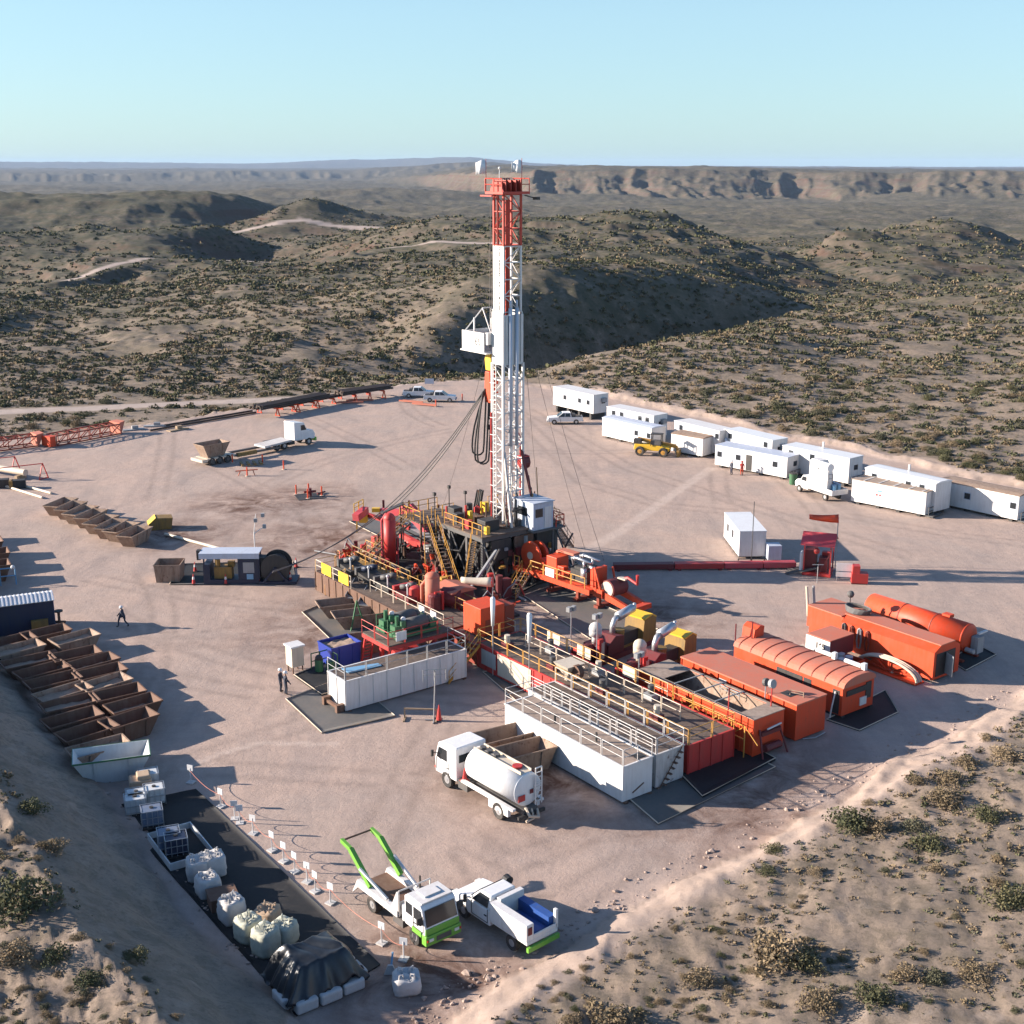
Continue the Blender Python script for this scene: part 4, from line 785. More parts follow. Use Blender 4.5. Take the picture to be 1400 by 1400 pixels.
# rails helper for tanks ------------------------------------------------
def tank(name, u0, u1, v0, v1, h, label, mat, deck='deck', rail='white_dirty', sides='nfse', ribs=0, panels=None, cat='mud tank', gaps=True):
    t = thing(name, label, cat, RG((u0 + u1) / 2, (v0 + v1) / 2), ROT); a, b = (u1 - u0) / 2, (v1 - v0) / 2
    s = MB(); s.box(-a, -b, .12, a, b, h - .06); s.box(-a - .05, -b - .05, h - .06, a + .05, -b + .08, h); s.box(-a - .05, b - .08, h - .06, a + .05, b + .05, h); s.box(-a - .05, -b + .08, h - .06, -a + .08, b - .08, h); s.box(a - .08, -b + .08, h - .06, a + .05, b - .08, h)
    if ribs:
        for L_, ax in ((2 * a, 0), (2 * b, 1)):
            n = max(2, round(L_ / ribs))
            for i in range(n + 1):
                c = -L_ / 2 + L_ * i / n
                for sg in (-1, 1):
                    if ax == 0: s.box(max(-a, c - .05), min(sg * b, sg * (b + .06)), .14, min(a, c + .05), max(sg * b, sg * (b + .06)), h - .07)
                    else: s.box(min(sg * a, sg * (a + .06)), max(-b, c - .05), .14, max(sg * a, sg * (a + .06)), min(b, c + .05), h - .07)
    s.build('shell', mat, t)
    s = MB(); s.box(-a + .09, -b + .09, h - .075, a - .09, b - .09, h - .03); s.build('deck', deck, t)
    s = MB(); s.box(-a - .15, -b + .1, 0, a + .15, -b + .35, .118); s.box(-a - .15, b - .35, 0, a + .15, b - .1, .118); s.build('skid', 'rust', t)
    r = MB()
    if 'n' in sides: r.rail([(-a, -b, h), (a, -b, h)])
    if 'f' in sides: r.rail([(-a, b, h), (a, b, h)])
    if 's' in sides: r.rail([(-a, -b, h), (-a, b, h)])
    if 'e' in sides: r.rail([(a, -b, h), (a, b, h)])
    if sides: r.build('railing', rail, t)
    return t, a, b
# ground liners
def liner(poly, mat, label, z=.03, edge=True, cat='ground liner'):
    t = thing('ground_liner', label, cat, G(*poly[0]), 0); o = t.location; pts = [G(*p) - o for p in poly]
    c = sum(pts, Vector()) / len(pts); n = 14; V, fs = [], []
    # a slightly rumpled sheet spanned between the four corners
    a, b, d, e = pts[0], pts[1], pts[2], pts[3]
    for i in range(n + 1):
        for j in range(n + 1):
            p = a.lerp(b, i / n).lerp(e.lerp(d, i / n), j / n); V.append((p.x, p.y, z + .035 * (vn1(p.x * 1.3 + o.x, p.y * 1.3 + o.y) + .5) + (.03 if i in (0, n) or j in (0, n) else 0)))
    for i in range(n):
        for j in range(n): k = i * (n + 1) + j; fs.append((k, k + n + 1, k + n + 2, k + 1))
    V += [(x, y, 0.005) for x, y, _ in V[:]]; m = (n + 1) ** 2
    rim = [(i * (n + 1)) for i in range(n + 1)] + [n * (n + 1) + j for j in range(1, n + 1)] + [i * (n + 1) + n for i in range(n - 1, -1, -1)] + [j for j in range(n - 1, 0, -1)]
    fs += [(rim[i], rim[(i + 1) % len(rim)], rim[(i + 1) % len(rim)] + m, rim[i] + m) for i in range(len(rim))]
    MB().add(V, fs).build('sheet', mat, t, True)
    if edge:
        s = MB(); s.path([p + Vector((0, 0, z + .07)) for p in pts + [pts[0]]], .04, 5); s.build('edge_roll', 'rope', t)
    return t
def vn1(x, y): return float(vnoise(np.array([x]), np.array([y]), 13)[0])
liner([(391, 957), (475, 925), (540, 980), (440, 1003)], 'mat', 'grey containment liner under the near end of the left white mud tank')
liner([(413, 838), (490, 806), (600, 850), (470, 893)], 'mat', 'grey containment liner under the rusty bins by the yellow stairs')
liner([(402, 925), (452, 905), (500, 935), (440, 952)], 'liner', 'black liner sheet beside the white electrical cabinet', .10)
liner([(232, 800), (246, 772), (400, 768), (404, 797)], 'liner', 'black liner with cones under the cable reel unit')
liner([(660, 920), (760, 905), (1060, 1050), (900, 1128)], 'mat', 'large grey liner under the white mud tanks')
liner([(880, 1010), (960, 985), (1060, 1040), (960, 1092)], 'liner', 'dark liner at the near end of the orange tanks', .13)
liner([(1130, 985), (1210, 945), (1228, 975), (1175, 1000)], 'liner', 'black liner at the near end of the arched orange cabin')
liner([(1300, 905), (1330, 880), (1362, 896), (1320, 918)], 'liner', 'black liner at the near end of the orange cylinder tank')
liner([(715, 815), (760, 800), (900, 862), (830, 890)], 'mat', 'grey liner under the orange drawworks trailer')
liner([(585, 775), (700, 733), (790, 772), (690, 822)], 'liner', 'black sheet standing in for shade under the rig substructure', .13)  # black sheet added to darken the shaded ground below the drill floor
liner([(478, 714), (545, 700), (600, 735), (540, 745)], 'mat', 'grey liner under the pink red pipe handler')
# shaker tank with yellow plated rail ------------------------------------
t, a, b = tank('shaker_tank', 1.0, 20.5, -22.6, -18.4, 1.9, 'long rust brown shaker tank with yellow handrails left of the rig', 'rust', 'deck', 'yellow', 'fs', 1.2)
s = MB(); s.rail([(-a + .2, -b, 1.9), (-a + 6.4, -b, 1.9)], 1.1, .035, 1.6); s.rail([(-a + 8, -b + .9, 1.9), (a - .3, -b + .9, 1.9)], 1.1, .03, 1.8); s.build('railing', 'cream', t)
for x in (-a + 2.2, -a + 5.2): MB().cb((x, -b - .06, 2.55), (1.7, .05, 1.0)).build('warning_panel', 'bright_yellow', t)
q = random.Random(21)
for i in range(4):
    x = -a + 2.6 + i * 3.1; sh = thing('shale_shaker', ['black shale shaker nearest the yellow stairs', 'second black shale shaker from the yellow stairs', 'third black shale shaker, below the red separator', 'red framed shale shaker at the near end of the row'][i], 'shale shaker', t.matrix_basis @ Vector((x, .3, 1.9)), ROT, 'shale shakers on the rust brown tank')
    s = MB(); s.prof([(-1.1, .35), (1.1, .15), (1.1, .55), (-1.1, .85)], -.85, .85); s.build('screen_deck', 'dark' if i < 3 else 'maroon', sh); s = MB()
    for sx in (-.9, .9):
        for sy in (-.7, .7): s.bar((sx, sy, 0), (sx, sy, .5), .14)
    s.box(-1.2, -.95, .5, -.9, .95, 1.15); s.build('frame', 'darkgrey' if i < 3 else 'red', sh)
    for sy in (-.35, .35): MB().tube((-.5, sy - .2, 1.15), (.1, sy + .2, 1.25), .22, 10).build('motor', 'darkgrey' if i != 1 else 'navy', sh, True)
    s = MB(); s.tube((.6, -.6, .5), (.6, -.6, 1.5), .07, 6); s.ball((.6, -.6, 1.55), .14, n=8); s.build('light', 'white', sh)
for k, (x, y, m_) in enumerate(((12.5, 1.2, 'red'), (15, 1.4, 'maroon'))):
    s = MB(); s.tube((x - a, y - .7, 1.9), (x - a, y - .7, 3.0), .55, 14); s.ball((x - a, y - .7, 3.0), .55, (1, 1, .5), n=14); s.build('hopper', m_, t)
# vessels at the near end
dg = thing('degasser', 'pink red horizontal degasser drum standing on end beside a maroon tank', 'degasser', G(592, 858), ROT)
s = MB(); s.tube((0, 0, 1.9), (0, 0, 4.4), .62, 16); s.ball((0, 0, 4.4), .62, (1, 1, .7), n=16); s.path([(-.8, -.5, 1.0), (-.8, -.5, 3.6), (-.4, -.2, 4.2)], .15, 8); s.build('vessel', 'orange_faded', dg, True)
s = MB(); s.tube((.2, .9, 2.6), (1.5, 1.9, 2.6), .8, 18); s.build('drum', 'maroon', dg); s = MB()
for x, y in ((-.5, -.5), (.5, -.5), (.5, .5), (-.5, .5), (1.4, 1.6), (.4, 1.1)): s.bar((x, y, 0), (x, y, 2.0), .16)
s.path([(.9, -.3, 1.0), (.9, -.3, 3.4), (1.2, .2, 3.4), (1.2, .2, 1.2)], .12, 8); s.build('stand', 'red', dg)
rbx = thing('control_shelter', 'dark shelter box with a faded pink red roof behind the degasser', 'shelter', G(622, 852), ROT)
s = MB(); s.box(-1.2, -1.1, 0, 1.2, 1.1, 3.1); s.build('walls', 'maroon', rbx); s = MB(); s.profx([(-1.25, 3.1), (1.25, 3.1), (1.25, 3.2), (0, 3.5), (-1.25, 3.2)], -1.4, 1.4); s.build('roof', 'orange_faded', rbx)
# red platform with green centrifuges
PC = [G(513, 861, 2.9), G(542, 884, 2.9), G(602, 864, 2.9), G(572, 843, 2.9)]
pu = [((p - RG(0, 0)).dot(E1), (p - RG(0, 0)).dot(E2)) for p in PC]; print('platform', [(round(x, 1), round(y, 1)) for x, y in pu])
cx, cy = sum(x for x, _ in pu) / 4, sum(y for _, y in pu) / 4
pf = thing('centrifuge_platform', 'red steel platform on legs carrying the green centrifuges', 'platform', RG(cx, cy), ROT)
a, b = 1.9, 2.9; hh = 2.9; s = MB(); s.box(-a, -b, hh - .38, a, b, hh - .1)
for x in (-a + .2, a - .2):
    for y in (-1.3, 1.3): s.bar((x, y, 0), (x, y, hh - .38), .28)
s.bar((a - .2, -1.3, .9), (a - .2, 1.3, .9), .22); s.bar((a - .2, -1.3, .3), (a - .2, 1.3, 2.4), .16); s.prof([(-1.6, .4), (1.4, .4), (1.7, 1.0), (-1.2, 1.5)], -1.0, 1.1); s.build('frame', 'red', pf)
MB().box(-a + .05, -b + .05, hh - .098, a - .05, b - .05, hh).build('deck', 'deck', pf)
s = MB(); s.rail([(-a, -b, hh), (a, -b, hh), (a, b, hh)], 1.05, .03, 1.6); s.build('railing', 'red', pf)
s = MB()
for i in range(8): s.bar((-a - .9 + i * .0, -b + .4, .0), (-a - .1, -b + .4, hh - .3), .12); s.bar((-a - .9, -b + 1.2, 0), (-a - .1, -b + 1.2, hh - .3), .12); break
for i in range(9): s.bar((-a - .85 + i * .09, -b + .4, .2 + i * .29), (-a - .85 + i * .09, -b + 1.2, .2 + i * .29), .06)
s.build('ladder', 'red', pf)
for i, (x, lab) in enumerate(((-.85, 'green centrifuge with grey drum at the back of the red platform'), (.75, 'green centrifuge with grey drum at the front of the red platform'))):
    c = thing('centrifuge', lab, 'centrifuge', pf.matrix_basis @ Vector((x, .1, hh)), ROT, 'green centrifuges on the red platform')
    s = MB(); s.box(-.6, -2.0, .1, .6, 2.0, .42); s.cb((0, -1.6, .7), (.7, .6, .6)); s.cb((0, 1.5, .65), (.9, .7, .5)); s.build('base', 'green', c)
    s = MB(); s.tube((0, -.9, .85), (0, 1.0, .85), .48, 16); s.tube((0, 1.0, .85), (0, 1.4, .85), .36, 14); s.build('drum', 'darkgrey', c, True)
    s = MB(); s.rail([(-.55, -2.0, .42), (-.55, -1.0, .42)], .9, .04, 1); s.tube((0, -1.5, 1.0), (0, -1.5, 1.7), .16, 8); s.cb((.3, -1.2, 1.1), (.3, .4, .5)); s.build('guard', 'green', c)
    MB().ball((.1, -1.0, 1.4), .2, n=8).build('breather', 'white', c); MB().cb((0, 1.75, 1.1), (.75, .06, .55)).build('sign_plate', 'white', c)
MB().cb((a + .05, -1.8, hh + .6), (.05, .9, .7)).build('notice_board', 'white', pf)
# left white tank
lt_, a, b = tank('left_mud_tank', 23.4, 25.85, -33.85, -23.6, 2.35, 'white steel mud tank with grey railings standing crosswise on the liner at the left', 'white', 'deck', 'grey', 'nfe', 1.15)
s = MB(); s.rail([(-a, -b, 2.35), (a, -b, 2.35)], 1.05, .03, 1.2); s.build('railing', 'grey', lt_)
s = MB(); s.box(-a + .1, -b - .5, .25, a - .1, -b - .3, .45)
for x in (-a + .3, a - .3): s.cb((x, -b - .35, .3), (.3, .6, .6))
s.build('hitch', 'rust', lt_)
s = MB(); s.hexa([tuple(p) for p in ((-.9, -4.2, 2.34), (.1, -4.2, 2.34), (.3, -1.6, 2.34), (-.2, -1.6, 2.34), (-.9, -4.2, 2.40), (.1, -4.2, 2.40), (.3, -1.6, 2.40), (-.2, -1.6, 2.40))]); s.build('hatch', 'light_blue', lt_)
# skip, barrel pump and cabinet by it
def skip(name, L, W, Hh, slope_end, slope_side, mat, label, loc, rz, fill=None, rim=None, group=None, cat='skip'):
    t = thing(name, label, cat, loc, rz, group); skip_parts(t, L, W, Hh, slope_end, slope_side, mat, fill, rim); return t
def skip_parts(t, L, W, Hh, se, ss, mat, fill=None, rim=None):
    a, b = L / 2, W / 2; th = .06; V = []
    for (x, y, z) in ((a - se, b - ss, 0), (a, b, Hh), (a - th, b - th, Hh), (a - se - th, b - ss - th, .1)): V += [(-x, -y, z), (x, -y, z), (x, y, z), (-x, y, z)]
    fs = [(3, 2, 1, 0), (12, 13, 14, 15)]
    for k in (0, 4, 8):
        for i in range(4): j = (i + 1) % 4; fs.append((k + i, k + j, k + 4 + j, k + 4 + i))
    MB().add(V, fs).build('tub', mat, t)
    s = MB()
    for y in (-b - .03, b - .01): s.box(-a - .02, y, Hh - .09, a + .02, y + .04, Hh + .015)
    for x in (-a - .03, a - .01): s.box(x, -b + .012, Hh - .09, x + .04, b - .012, Hh + .015)
    s.build('rim', rim or mat, t)
    s = MB()
    for x in (-a * .45, a * .45):
        for sg in (-1, 1): s.hexa([(x - .05, sg * (b - ss), .02), (x + .05, sg * (b - ss), .02), (x + .05, sg * (b - ss + .07), .02), (x - .05, sg * (b - ss + .07), .02), (x - .05, sg * b, Hh - .1), (x + .05, sg * b, Hh - .1), (x + .05, sg * (b + .07), Hh - .1), (x - .05, sg * (b + .07), Hh - .1)])
    s.build('rib', mat, t)
    if fill:
        z, m_ = fill; k = z / Hh; x, y = a - se * (1 - k) - .1, b - ss * (1 - k) - .1; q = random.Random(int(L * 91 + z * 37)); n = 8; V = [(-x + 2 * x * i / n, -y + 2 * y * j / n, z + q.uniform(-.07, .07)) for i in range(n + 1) for j in range(n + 1)]
        MB().add(V, [(i * (n + 1) + j, (i + 1) * (n + 1) + j, (i + 1) * (n + 1) + j + 1, i * (n + 1) + j + 1) for i in range(n) for j in range(n)]).build('contents', m_, t, True)
skip('skip', 2.6, 2.1, 1.7, .1, .05, 'royal', 'blue open box of drill cuttings beside the white left tank', G(465, 905), ROT + 1.57, (1.5, 'contents'), cat='cuttings box')
bp_ = thing('barrel_pump', 'green pump frame with two drums at the end of the blue cuttings box', 'pump', G(443, 917), ROT); s = MB(); s.tube((0, -.4, 0), (0, -.4, 1.0), .32, 12); s.tube((.5, .3, .0), (.5, .3, .9), .32, 12); s.build('drum', 'green', bp_); s = MB(); s.rail([(-.5, -.8, 0), (-.5, .7, 0), (.9, .7, 0)], 1.4, .05, .8); s.build('frame', 'green', bp_); MB().ball((0, -.4, 1.1), .3, n=10).build('lid', 'dark', bp_)
cbn = thing('electrical_cabinet', 'white electrical cabinet on thin legs near the two workers', 'cabinet', G(404, 918), ROT); s = MB(); s.box(-.5, -.5, .55, .5, .5, 2.1); s.build('cabinet_box', 'cream', cbn); s = MB(); s.box(-.6, -.6, 2.1, .6, .6, 2.22); s.build('roof', 'white', cbn); s = MB()
for x in (-.4, .4):
    for y in (-.4, .4): s.bar((x, y, 0), (x, y, .55), .08)
s.build('stand', 'rust', cbn)
for i, (x, y, lab) in enumerate(((468, 840, 'rusty wedge bin under the yellow stairs landing'), (490, 855, 'rusty wedge bin below the second chute'), (510, 888, 'rusty wedge bin behind the blue cuttings box'))):
    skip('cuttings_bin', 4.2, 2.0, 1.2, .8, .25, 'rust_pale', lab, G(x, y), R(20), (.5, 'mud'), group='rusty bins below the shaker tank', cat='bin')
for i, (x, y) in enumerate(((483, 812), (500, 822))):
    c = MB(); p, q_ = G(x + 10, y - 18, 1.8), G(x - 3, y + 6, 1.1); c.bar(p, q_, 1.0, .08); d_ = (q_ - p).normalized().cross(Vector((0, 0, 1))).normalized() * .5
    for sg in (-1, 1): c.bar(p + d_ * sg + Vector((0, 0, .15)), q_ + d_ * sg + Vector((0, 0, .15)), .05, .3)
    single(c, 'chute', 'grey', ['grey steel chute nearest the yellow stairs', 'grey steel chute second from the yellow stairs'][i], 'chute')
stairs('stairs', G(450, 812), G(478, 790, 1.9), 1.0, 'orange brown stairs with yellow handrails at the far left end of the shaker tank', 'orange_faded')
gf = thing('lifting_tripod', 'small green A frame standing on a rusty bin', 'tripod', G(489, 862, 0), R(30)); s = MB(); s.bar((-.6, 0, 0), (0, 0, 2.6), .1); s.bar((.7, 0, 0), (0, 0, 2.6), .1); s.bar((-.3, 0, 1.3), (.35, 0, 1.3), .08); s.build('legs', 'green', gf)
# orange cabinet on the bridge between the tank rows
ob = thing('orange_cabinet', 'bright orange steel box raised above the tank bridge', 'cabinet', G(662, 893), ROT); s = MB(); s.box(-1.15, -1.15, 1.9, 1.15, 1.15, 4.2); s.build('box', 'orange', ob, bevel=.03); s = MB(); s.box(-.6, 1.3, 1.6, 1.0, 2.2, 3.9); s.build('side_box', 'orange_dark', ob); s = MB()
for x in (-1, 1):
    for y in (-1, 1): s.bar((x, y, 0), (x, y, 1.9), .2)
s.build('leg', 'maroon', ob); MB().box(1.15, -.7, 2.0, 1.17, .1, 3.2).build('door', 'orange_dark', ob)
t, a, b = tank('bridge_tank', 20.9, 24.6, -21.6, -18.0, 1.85, 'small red tank joining the two rows below the orange box', 'orange_dark', 'deck', 'cream', 'f')
stairs('stairs', RG(25.5, -25.4, 0), RG(24.6, -21.9, 2.1), 1.0, 'yellow stairs at the far end of the red and white tank', 'yellow')
# long red suction tank, white tanks 1 and 2
t, a, b = tank('suction_tank', 24.7, 47.2, -21.7, -17.6, 2.1, 'long red and white mud tank with yellow railings in the middle of the tank row', 'red', 'deck', 'yellow', 'nfse', 1.0)
s = MB(); s.box(-a + 2.6, -b - .065, .3, -a + 6.6, -b - .062, 2.0); s.build('white_panel', 'cream', t); s = MB(); s.box(-a + .6, -b - .1, .6, -a + 2.4, -b - .07, 1.8); s.build('mesh_window', 'mesh_grey', t)
s = MB(); s.rail([(-a + 3, .2, 2.1), (a - 3, .2, 2.1)], 1.05, .03, 1.8); s.build('railing', 'cream', t)
for x in (-a + 4, -a + 7.5, -a + 12.5): MB().cb((x, b + .06, 2.65), (1.5, .04, .8)).build('notice_board', 'cream', t)
q = random.Random(31)
for i in range(7):
    x = -a + 2.2 + i * 2.7; ag = thing('agitator', ['grey agitator motor at the far end of the suction tank', 'grey agitator motor second from the far end of the suction tank', 'grey agitator motor beside the cream notice board on the suction tank', 'grey agitator motor at the middle of the suction tank', 'grey agitator motor just past the middle of the suction tank', 'grey agitator motor near the twin lamp on the suction tank', 'grey agitator motor closest to the near end of the suction tank'][i], 'agitator', t.matrix_basis @ Vector((x, 1.1 if i % 2 else -.9, 2.07)), ROT, 'agitators on the suction tank')
    s = MB(); s.cb((0, 0, .2), (.8, .6, .4)); s.build('gearbox', 'grey' if i % 2 else 'maroon', ag); s = MB(); s.tube((0, 0, .4), (0, 0, 1.0), .22, 12); s.build('motor', 'darkgrey' if i % 3 else 'cream', ag)
for (x, y, px) in ((-a + 2, -b, 0), (-a + 6.4, -b, 1)):
    o = t.matrix_basis @ Vector((x, y - .05, 0)); lp_ = thing('rolled_banner', 'furled white banner on a pole at the ' + ('far corner of the suction tank' if not px else 'white panel of the suction tank'), 'banner', o, ROT); MB().tube((0, 0, 0), (0, 0, 6.0), .045, 6).build('pole', 'steel', lp_); s = MB(); s.tube((0, 0, 4.0), (.03, 0, 6.1), .12, 8, .20); s.ball((.03, 0, 6.1), .2, n=8); s.build('cloth', 'white_clean', lp_, True)
for j, (px_, py_, hh) in enumerate(((815, 935, 5.2), (780, 912, 4.6), (872, 962, 3.6))):
    o = G(px_, py_, 0); f = thing('flood_lamp', ['twin floodlight on a pole beside the cream notice boards', 'floodlight on a thin pole at the far part of the suction tank', 'pair of grey floodlights on a short post above the suction tank'][j], 'lamp', o, ROT); s = MB(); s.tube((0, 0, 0), (0, 0, hh), .05, 6); s.build('pole', 'steel', f)
    for sg in (-1, 1): MB().cb((0, sg * .22, hh + .1), (.3, .36, .36), .3).build('lamp_head', 'grey', f)
pile = thing('hopper', 'cream and brown mixing hopper with a wheel valve on the suction tank', 'hopper', t.matrix_basis @ Vector((-a + 9.8, -1.2, 2.07)), ROT); s = MB(); s.frus(-.8, -.8, .8, .8, .5, 1.3, .45, .45); s.tube((0, 0, 0), (0, 0, .5), .3, 10); s.build('funnel', 'cream', pile); s = MB(); s.tube((.9, -.2, .9), (.9, .2, .9), .5, 14); s.build('valve_wheel', 'rust', pile)
t, a, b = tank('second_white_tank', 34.6, 47.3, -24.55, -22.2, 2.35, 'white mud tank with brown deck between the white front tank and the red tank', 'white_dirty', 'deck', 'white_dirty', 'nfe', 0)
s = MB()
for i in range(7): s.bar((a + .1 + .1 * 0, -b + .5 + i * .22, .3 + i * .3), (a + .42, -b + .5 + i * .22, .3 + i * .3), .2, .05)
s.bar((a + .1, -b + .3, .1), (a + .1, b - .2, 2.4), .05); s.build('steps', 'rust', t)
s = MB(); s.cb((-a * .2, 0, 2.33), (1.2, .8, .06)); s.build('hatch', 'dark', t)
wt, a, b = tank('front_white_tank', 35.75, 47.45, -27.4, -25.0, 2.45, 'big clean white mud tank at the front with a brown sandy deck and white railings', 'white', 'deck_pale', 'white_dirty', 'nfs', 0)
s = MB(); s.rail([(a, -b, 2.45), (a, b - 1.2, 2.45)], 1.05, .028, 1.2); s.build('railing', 'white_dirty', wt); MB().box(a - .9, b - .95, 2.425, a - .3, b - .3, 2.46).build('hatch', 'dark', wt); MB().tube((a + .03, -.4, .5), (a + .03, .5, .9), .04, 6).build('hose', 'rust', wt)
for x, y in ((a - 3.6, -.2), (-a + 4.4, -.5)): MB().cb((x, y, 2.75), (.12, .1, .6)).build('valve_handle', 'dark', wt)
# mud pumps ----------------------------------------------------------------
def pump(pd, pe, lab, tr):
    p0, p1 = G(*pd), G(*pe); d = p1 - p0; L = math.hypot(d.x, d.y); t = thing('mud_pump', lab, 'mud pump', (p0.x, p0.y, 0), math.atan2(d.y, d.x), 'mud pumps behind the suction tank'); print('pump', L)
    s = MB(); s.box(-2.2, -1.0, .02, L + 1.2, 1.0, .4); s.build('skid', 'maroon', t)
    s = MB(); s.cb((.1, 0, 1.0), (1.2, 1.4, 1.2)); s.prof([(.7, .4), (L * .45, .4), (L * .45, 1.7), (1.6, 1.9), (.7, 1.3)], -.85, .85); s.tube((-.6, 0, 1.1), (-1.9, 0, 1.1), .62, 16); s.build('pump_body', 'maroon', t, bevel=.05)
    MB().tube((-1.95, 0, 1.1), (-1.9, 0, 1.1), .66, 16).build('end_cover', 'red', t); MB().cb((-.3, -.8, 1.5), (.5, .3, 1.3)).build('valve_cover', 'red', t)
    s = MB(); s.tube((0, -.1, 1.6), (0, -.1, 2.3), .28, 12); s.ball((0, -.1, 2.75), .52, n=16); s.tube((0, -.1, 2.2), (0, -.1, 2.8), .5, 14); s.build('dampener', 'cream' if tr else 'sack', t, True)
    s = MB(); s.cb((-.1, -.9, 1.2), (.35, .12, 1.3)); s.build('label_plate', 'cream', t)
    s = MB(); s.cb((L * .66, 0, 1.0), (L * .34, .9, 1.2)); s.build('engine', 'dark', t)
    s = MB(); s.tube((L * .5, 0, .9), (L * .5, 0, 1.9), .5, 12); s.prof([(L * .82, .4), (L + .7, .4), (L + .7, 2.2), (L + .2, 2.5), (L * .86, 2.3)], -.95, .95); s.box(L * .5, -.5, .4, L * .82, .5, .6); s.build('radiator_housing', 'ochre', t); s = MB(); s.prof([(L * .86, 2.302), (L + .2, 2.502), (L + .72, 2.202), (L + .72, 2.32), (L + .2, 2.62), (L * .86, 2.42)], -.96, .96); s.build('cowl', 'bright_yellow', t)
    s = MB(); s.path([(L * .40, .1, 1.6), (L * .40, .1, 2.3), (L * .44, .1, 2.75), (L * .50, .1, 2.9)], .24, 10); s.tube((L * .5, .1, 2.9), (L * .82, .1, 3.15), .36, 14); s.tube((L * .86, .1, 3.15), (L * .86, .1, 3.5), .13, 8); s.tube((L * .8, .1, 3.15), (L * .88, .1, 3.2), .14, 8); s.build('exhaust', 'steel', t, True)
pump((812, 905), (876, 878), 'mud pump with white dampener and yellow cowled engine, farther from the camera', 0); pump((872, 930), (930, 905), 'mud pump with cream dampener and yellow cowled engine, nearer the orange tanks', 1)
# ------------------------------------------------------------------ crowded pipework, platforms and small skids round the rig base
q = random.Random(91)
pfm = thing('side_platform', 'railed steel platform on thin legs at the left edge of the drill floor', 'platform', RG(-.9, -8.9), ROT)
MB().box(-2.0, -2.4, FL - .5, 1.9, 2.2, FL - .38).build('deck', 'deck', pfm); s = MB()
for x in (-1.8, 1.7):
    for y in (-2.2, 0, 2.0): s.bar((x, y, 0), (x, y, FL - .5), .14)
s.bar((-1.8, -2.2, .4), (1.7, 2.0, 2.6), .1); s.bar((-1.8, 2.0, .4), (-1.8, -2.2, 3.0), .1); s.build('frame', 'rust', pfm)
MB().rail([(1.8, -2.3, FL - .38), (-1.9, -2.3, FL - .38), (-1.9, 2.1, FL - .38)], 1.1, .04, 1.2).build('railing', 'yellow', pfm)
stairs('stairs', G(622, 812), RG(2.0, -10.6, FL - .45), .9, 'second brown stairs beside the long stairs, left of the dark substructure', 'rust', 'yellow')
stairs('stairs', RG(-1.2, -17.8, 0), RG(-1.0, -11.4, FL - .5), 1.0, 'brown stairs with yellow rails up to the railed side platform', 'rust_pale', 'yellow')
KIND = [('hydraulic_skid', 'skid', 'maroon', 'red'), ('valve_skid', 'skid', 'red', 'dark'), ('hose_skid', 'skid', 'dark', 'orange'), ('pump_skid', 'skid', 'orange_dark', 'yellow'), ('accumulator_skid', 'skid', 'maroon', 'rust_pale')]
spots = [(-3.5, -15.8, 'maroon and red skid between the side platform and the shaker tank'), (1.0, -15.6, 'red skid with black hoses below the long stairs'), (5.0, -15.0, 'dark skid with orange pipes beside the shaker tank rail'), (9.5, -14.6, 'dark orange skid with yellow pipes in front of the substructure'), (13.2, -14.8, 'maroon skid with rust pipes behind the dark shelter'),
         (12.4, -10.8, 'maroon and red skid at the near corner of the substructure'), (-5.0, -11.8, 'red skid with black hoses by the pink red pipe handler'), (16.3, -13.8, 'dark skid with orange pipes behind the orange cabinet')]
for i, (u, v, lb) in enumerate(spots):
    nm, ct, m1, m2 = KIND[i % 5]; t = thing(nm, lb, ct, RG(u, v), ROT + q.choice((0, 1.571))); MB().box(-1.7, -1.1, .02, 1.7, 1.1, .22).build('base', m1, t)
    for k in range(4):
        x, y, z = q.uniform(-1.2, 1.2), q.uniform(-.7, .7), q.uniform(.6, 1.7)
        if k % 2: MB().cb((x, y, .22 + z / 2), (q.uniform(.4, 1.1), q.uniform(.4, .8), z)).build('cabinet', (m1, 'dark')[k // 2], t, bevel=.04)
        else: MB().tube((x, y, .22), (x, y, .22 + z * 1.3), q.uniform(.15, .32), 12).build('bottle', (m2, m1)[k // 2], t)
    for k in range(5):
        a = Vector((q.uniform(-1.6, 1.6), q.uniform(-1, 1), q.uniform(.4, 1.6))); b = a + Vector((q.uniform(-1.5, 1.5), q.uniform(-1, 1), q.uniform(-.4, 1.2))); c = Vector((q.uniform(-2.3, 2.3), q.uniform(-1.6, 1.6), .12))
        MB().path([a, b, (b + c) / 2 + Vector((0, 0, .3)), c], q.uniform(.05, .11), 6).build('pipe', (m2, 'dark', 'rust_pale', m2, 'grey')[k], t)
    if i % 2 == 0: MB().rail([(-1.6, -1.05, .22), (1.6, -1.05, .22)], 1.05, .035, 1.6).build('railing', 'yellow', t)
for i, (a, b, c, lb) in enumerate((((12.6, -12.5), (9.0, -13.6), (3.0, -13.2), 'black hose snaking in front of the substructure'), ((11.0, -11.5), (10.4, -8.0), (14.8, -9.4), 'pale hose curling towards the orange drawworks stairs'), ((-1.5, -14.2), (3.5, -13.5), (8.0, -16.2), 'grey hose lying between the skids'))):
    pts = [RG(*a, .12), RG((a[0] + b[0]) / 2 + .8, (a[1] + b[1]) / 2 + .4, .12), RG(*b, .12), RG((c[0] + b[0]) / 2 - .6, (c[1] + b[1]) / 2 - .5, .12), RG(*c, .12)]
    single(MB().path(pts, .1, 6), 'hose', ['dark', 'mesh_grey', 'grey'][i], lb, 'hose', smooth=True)
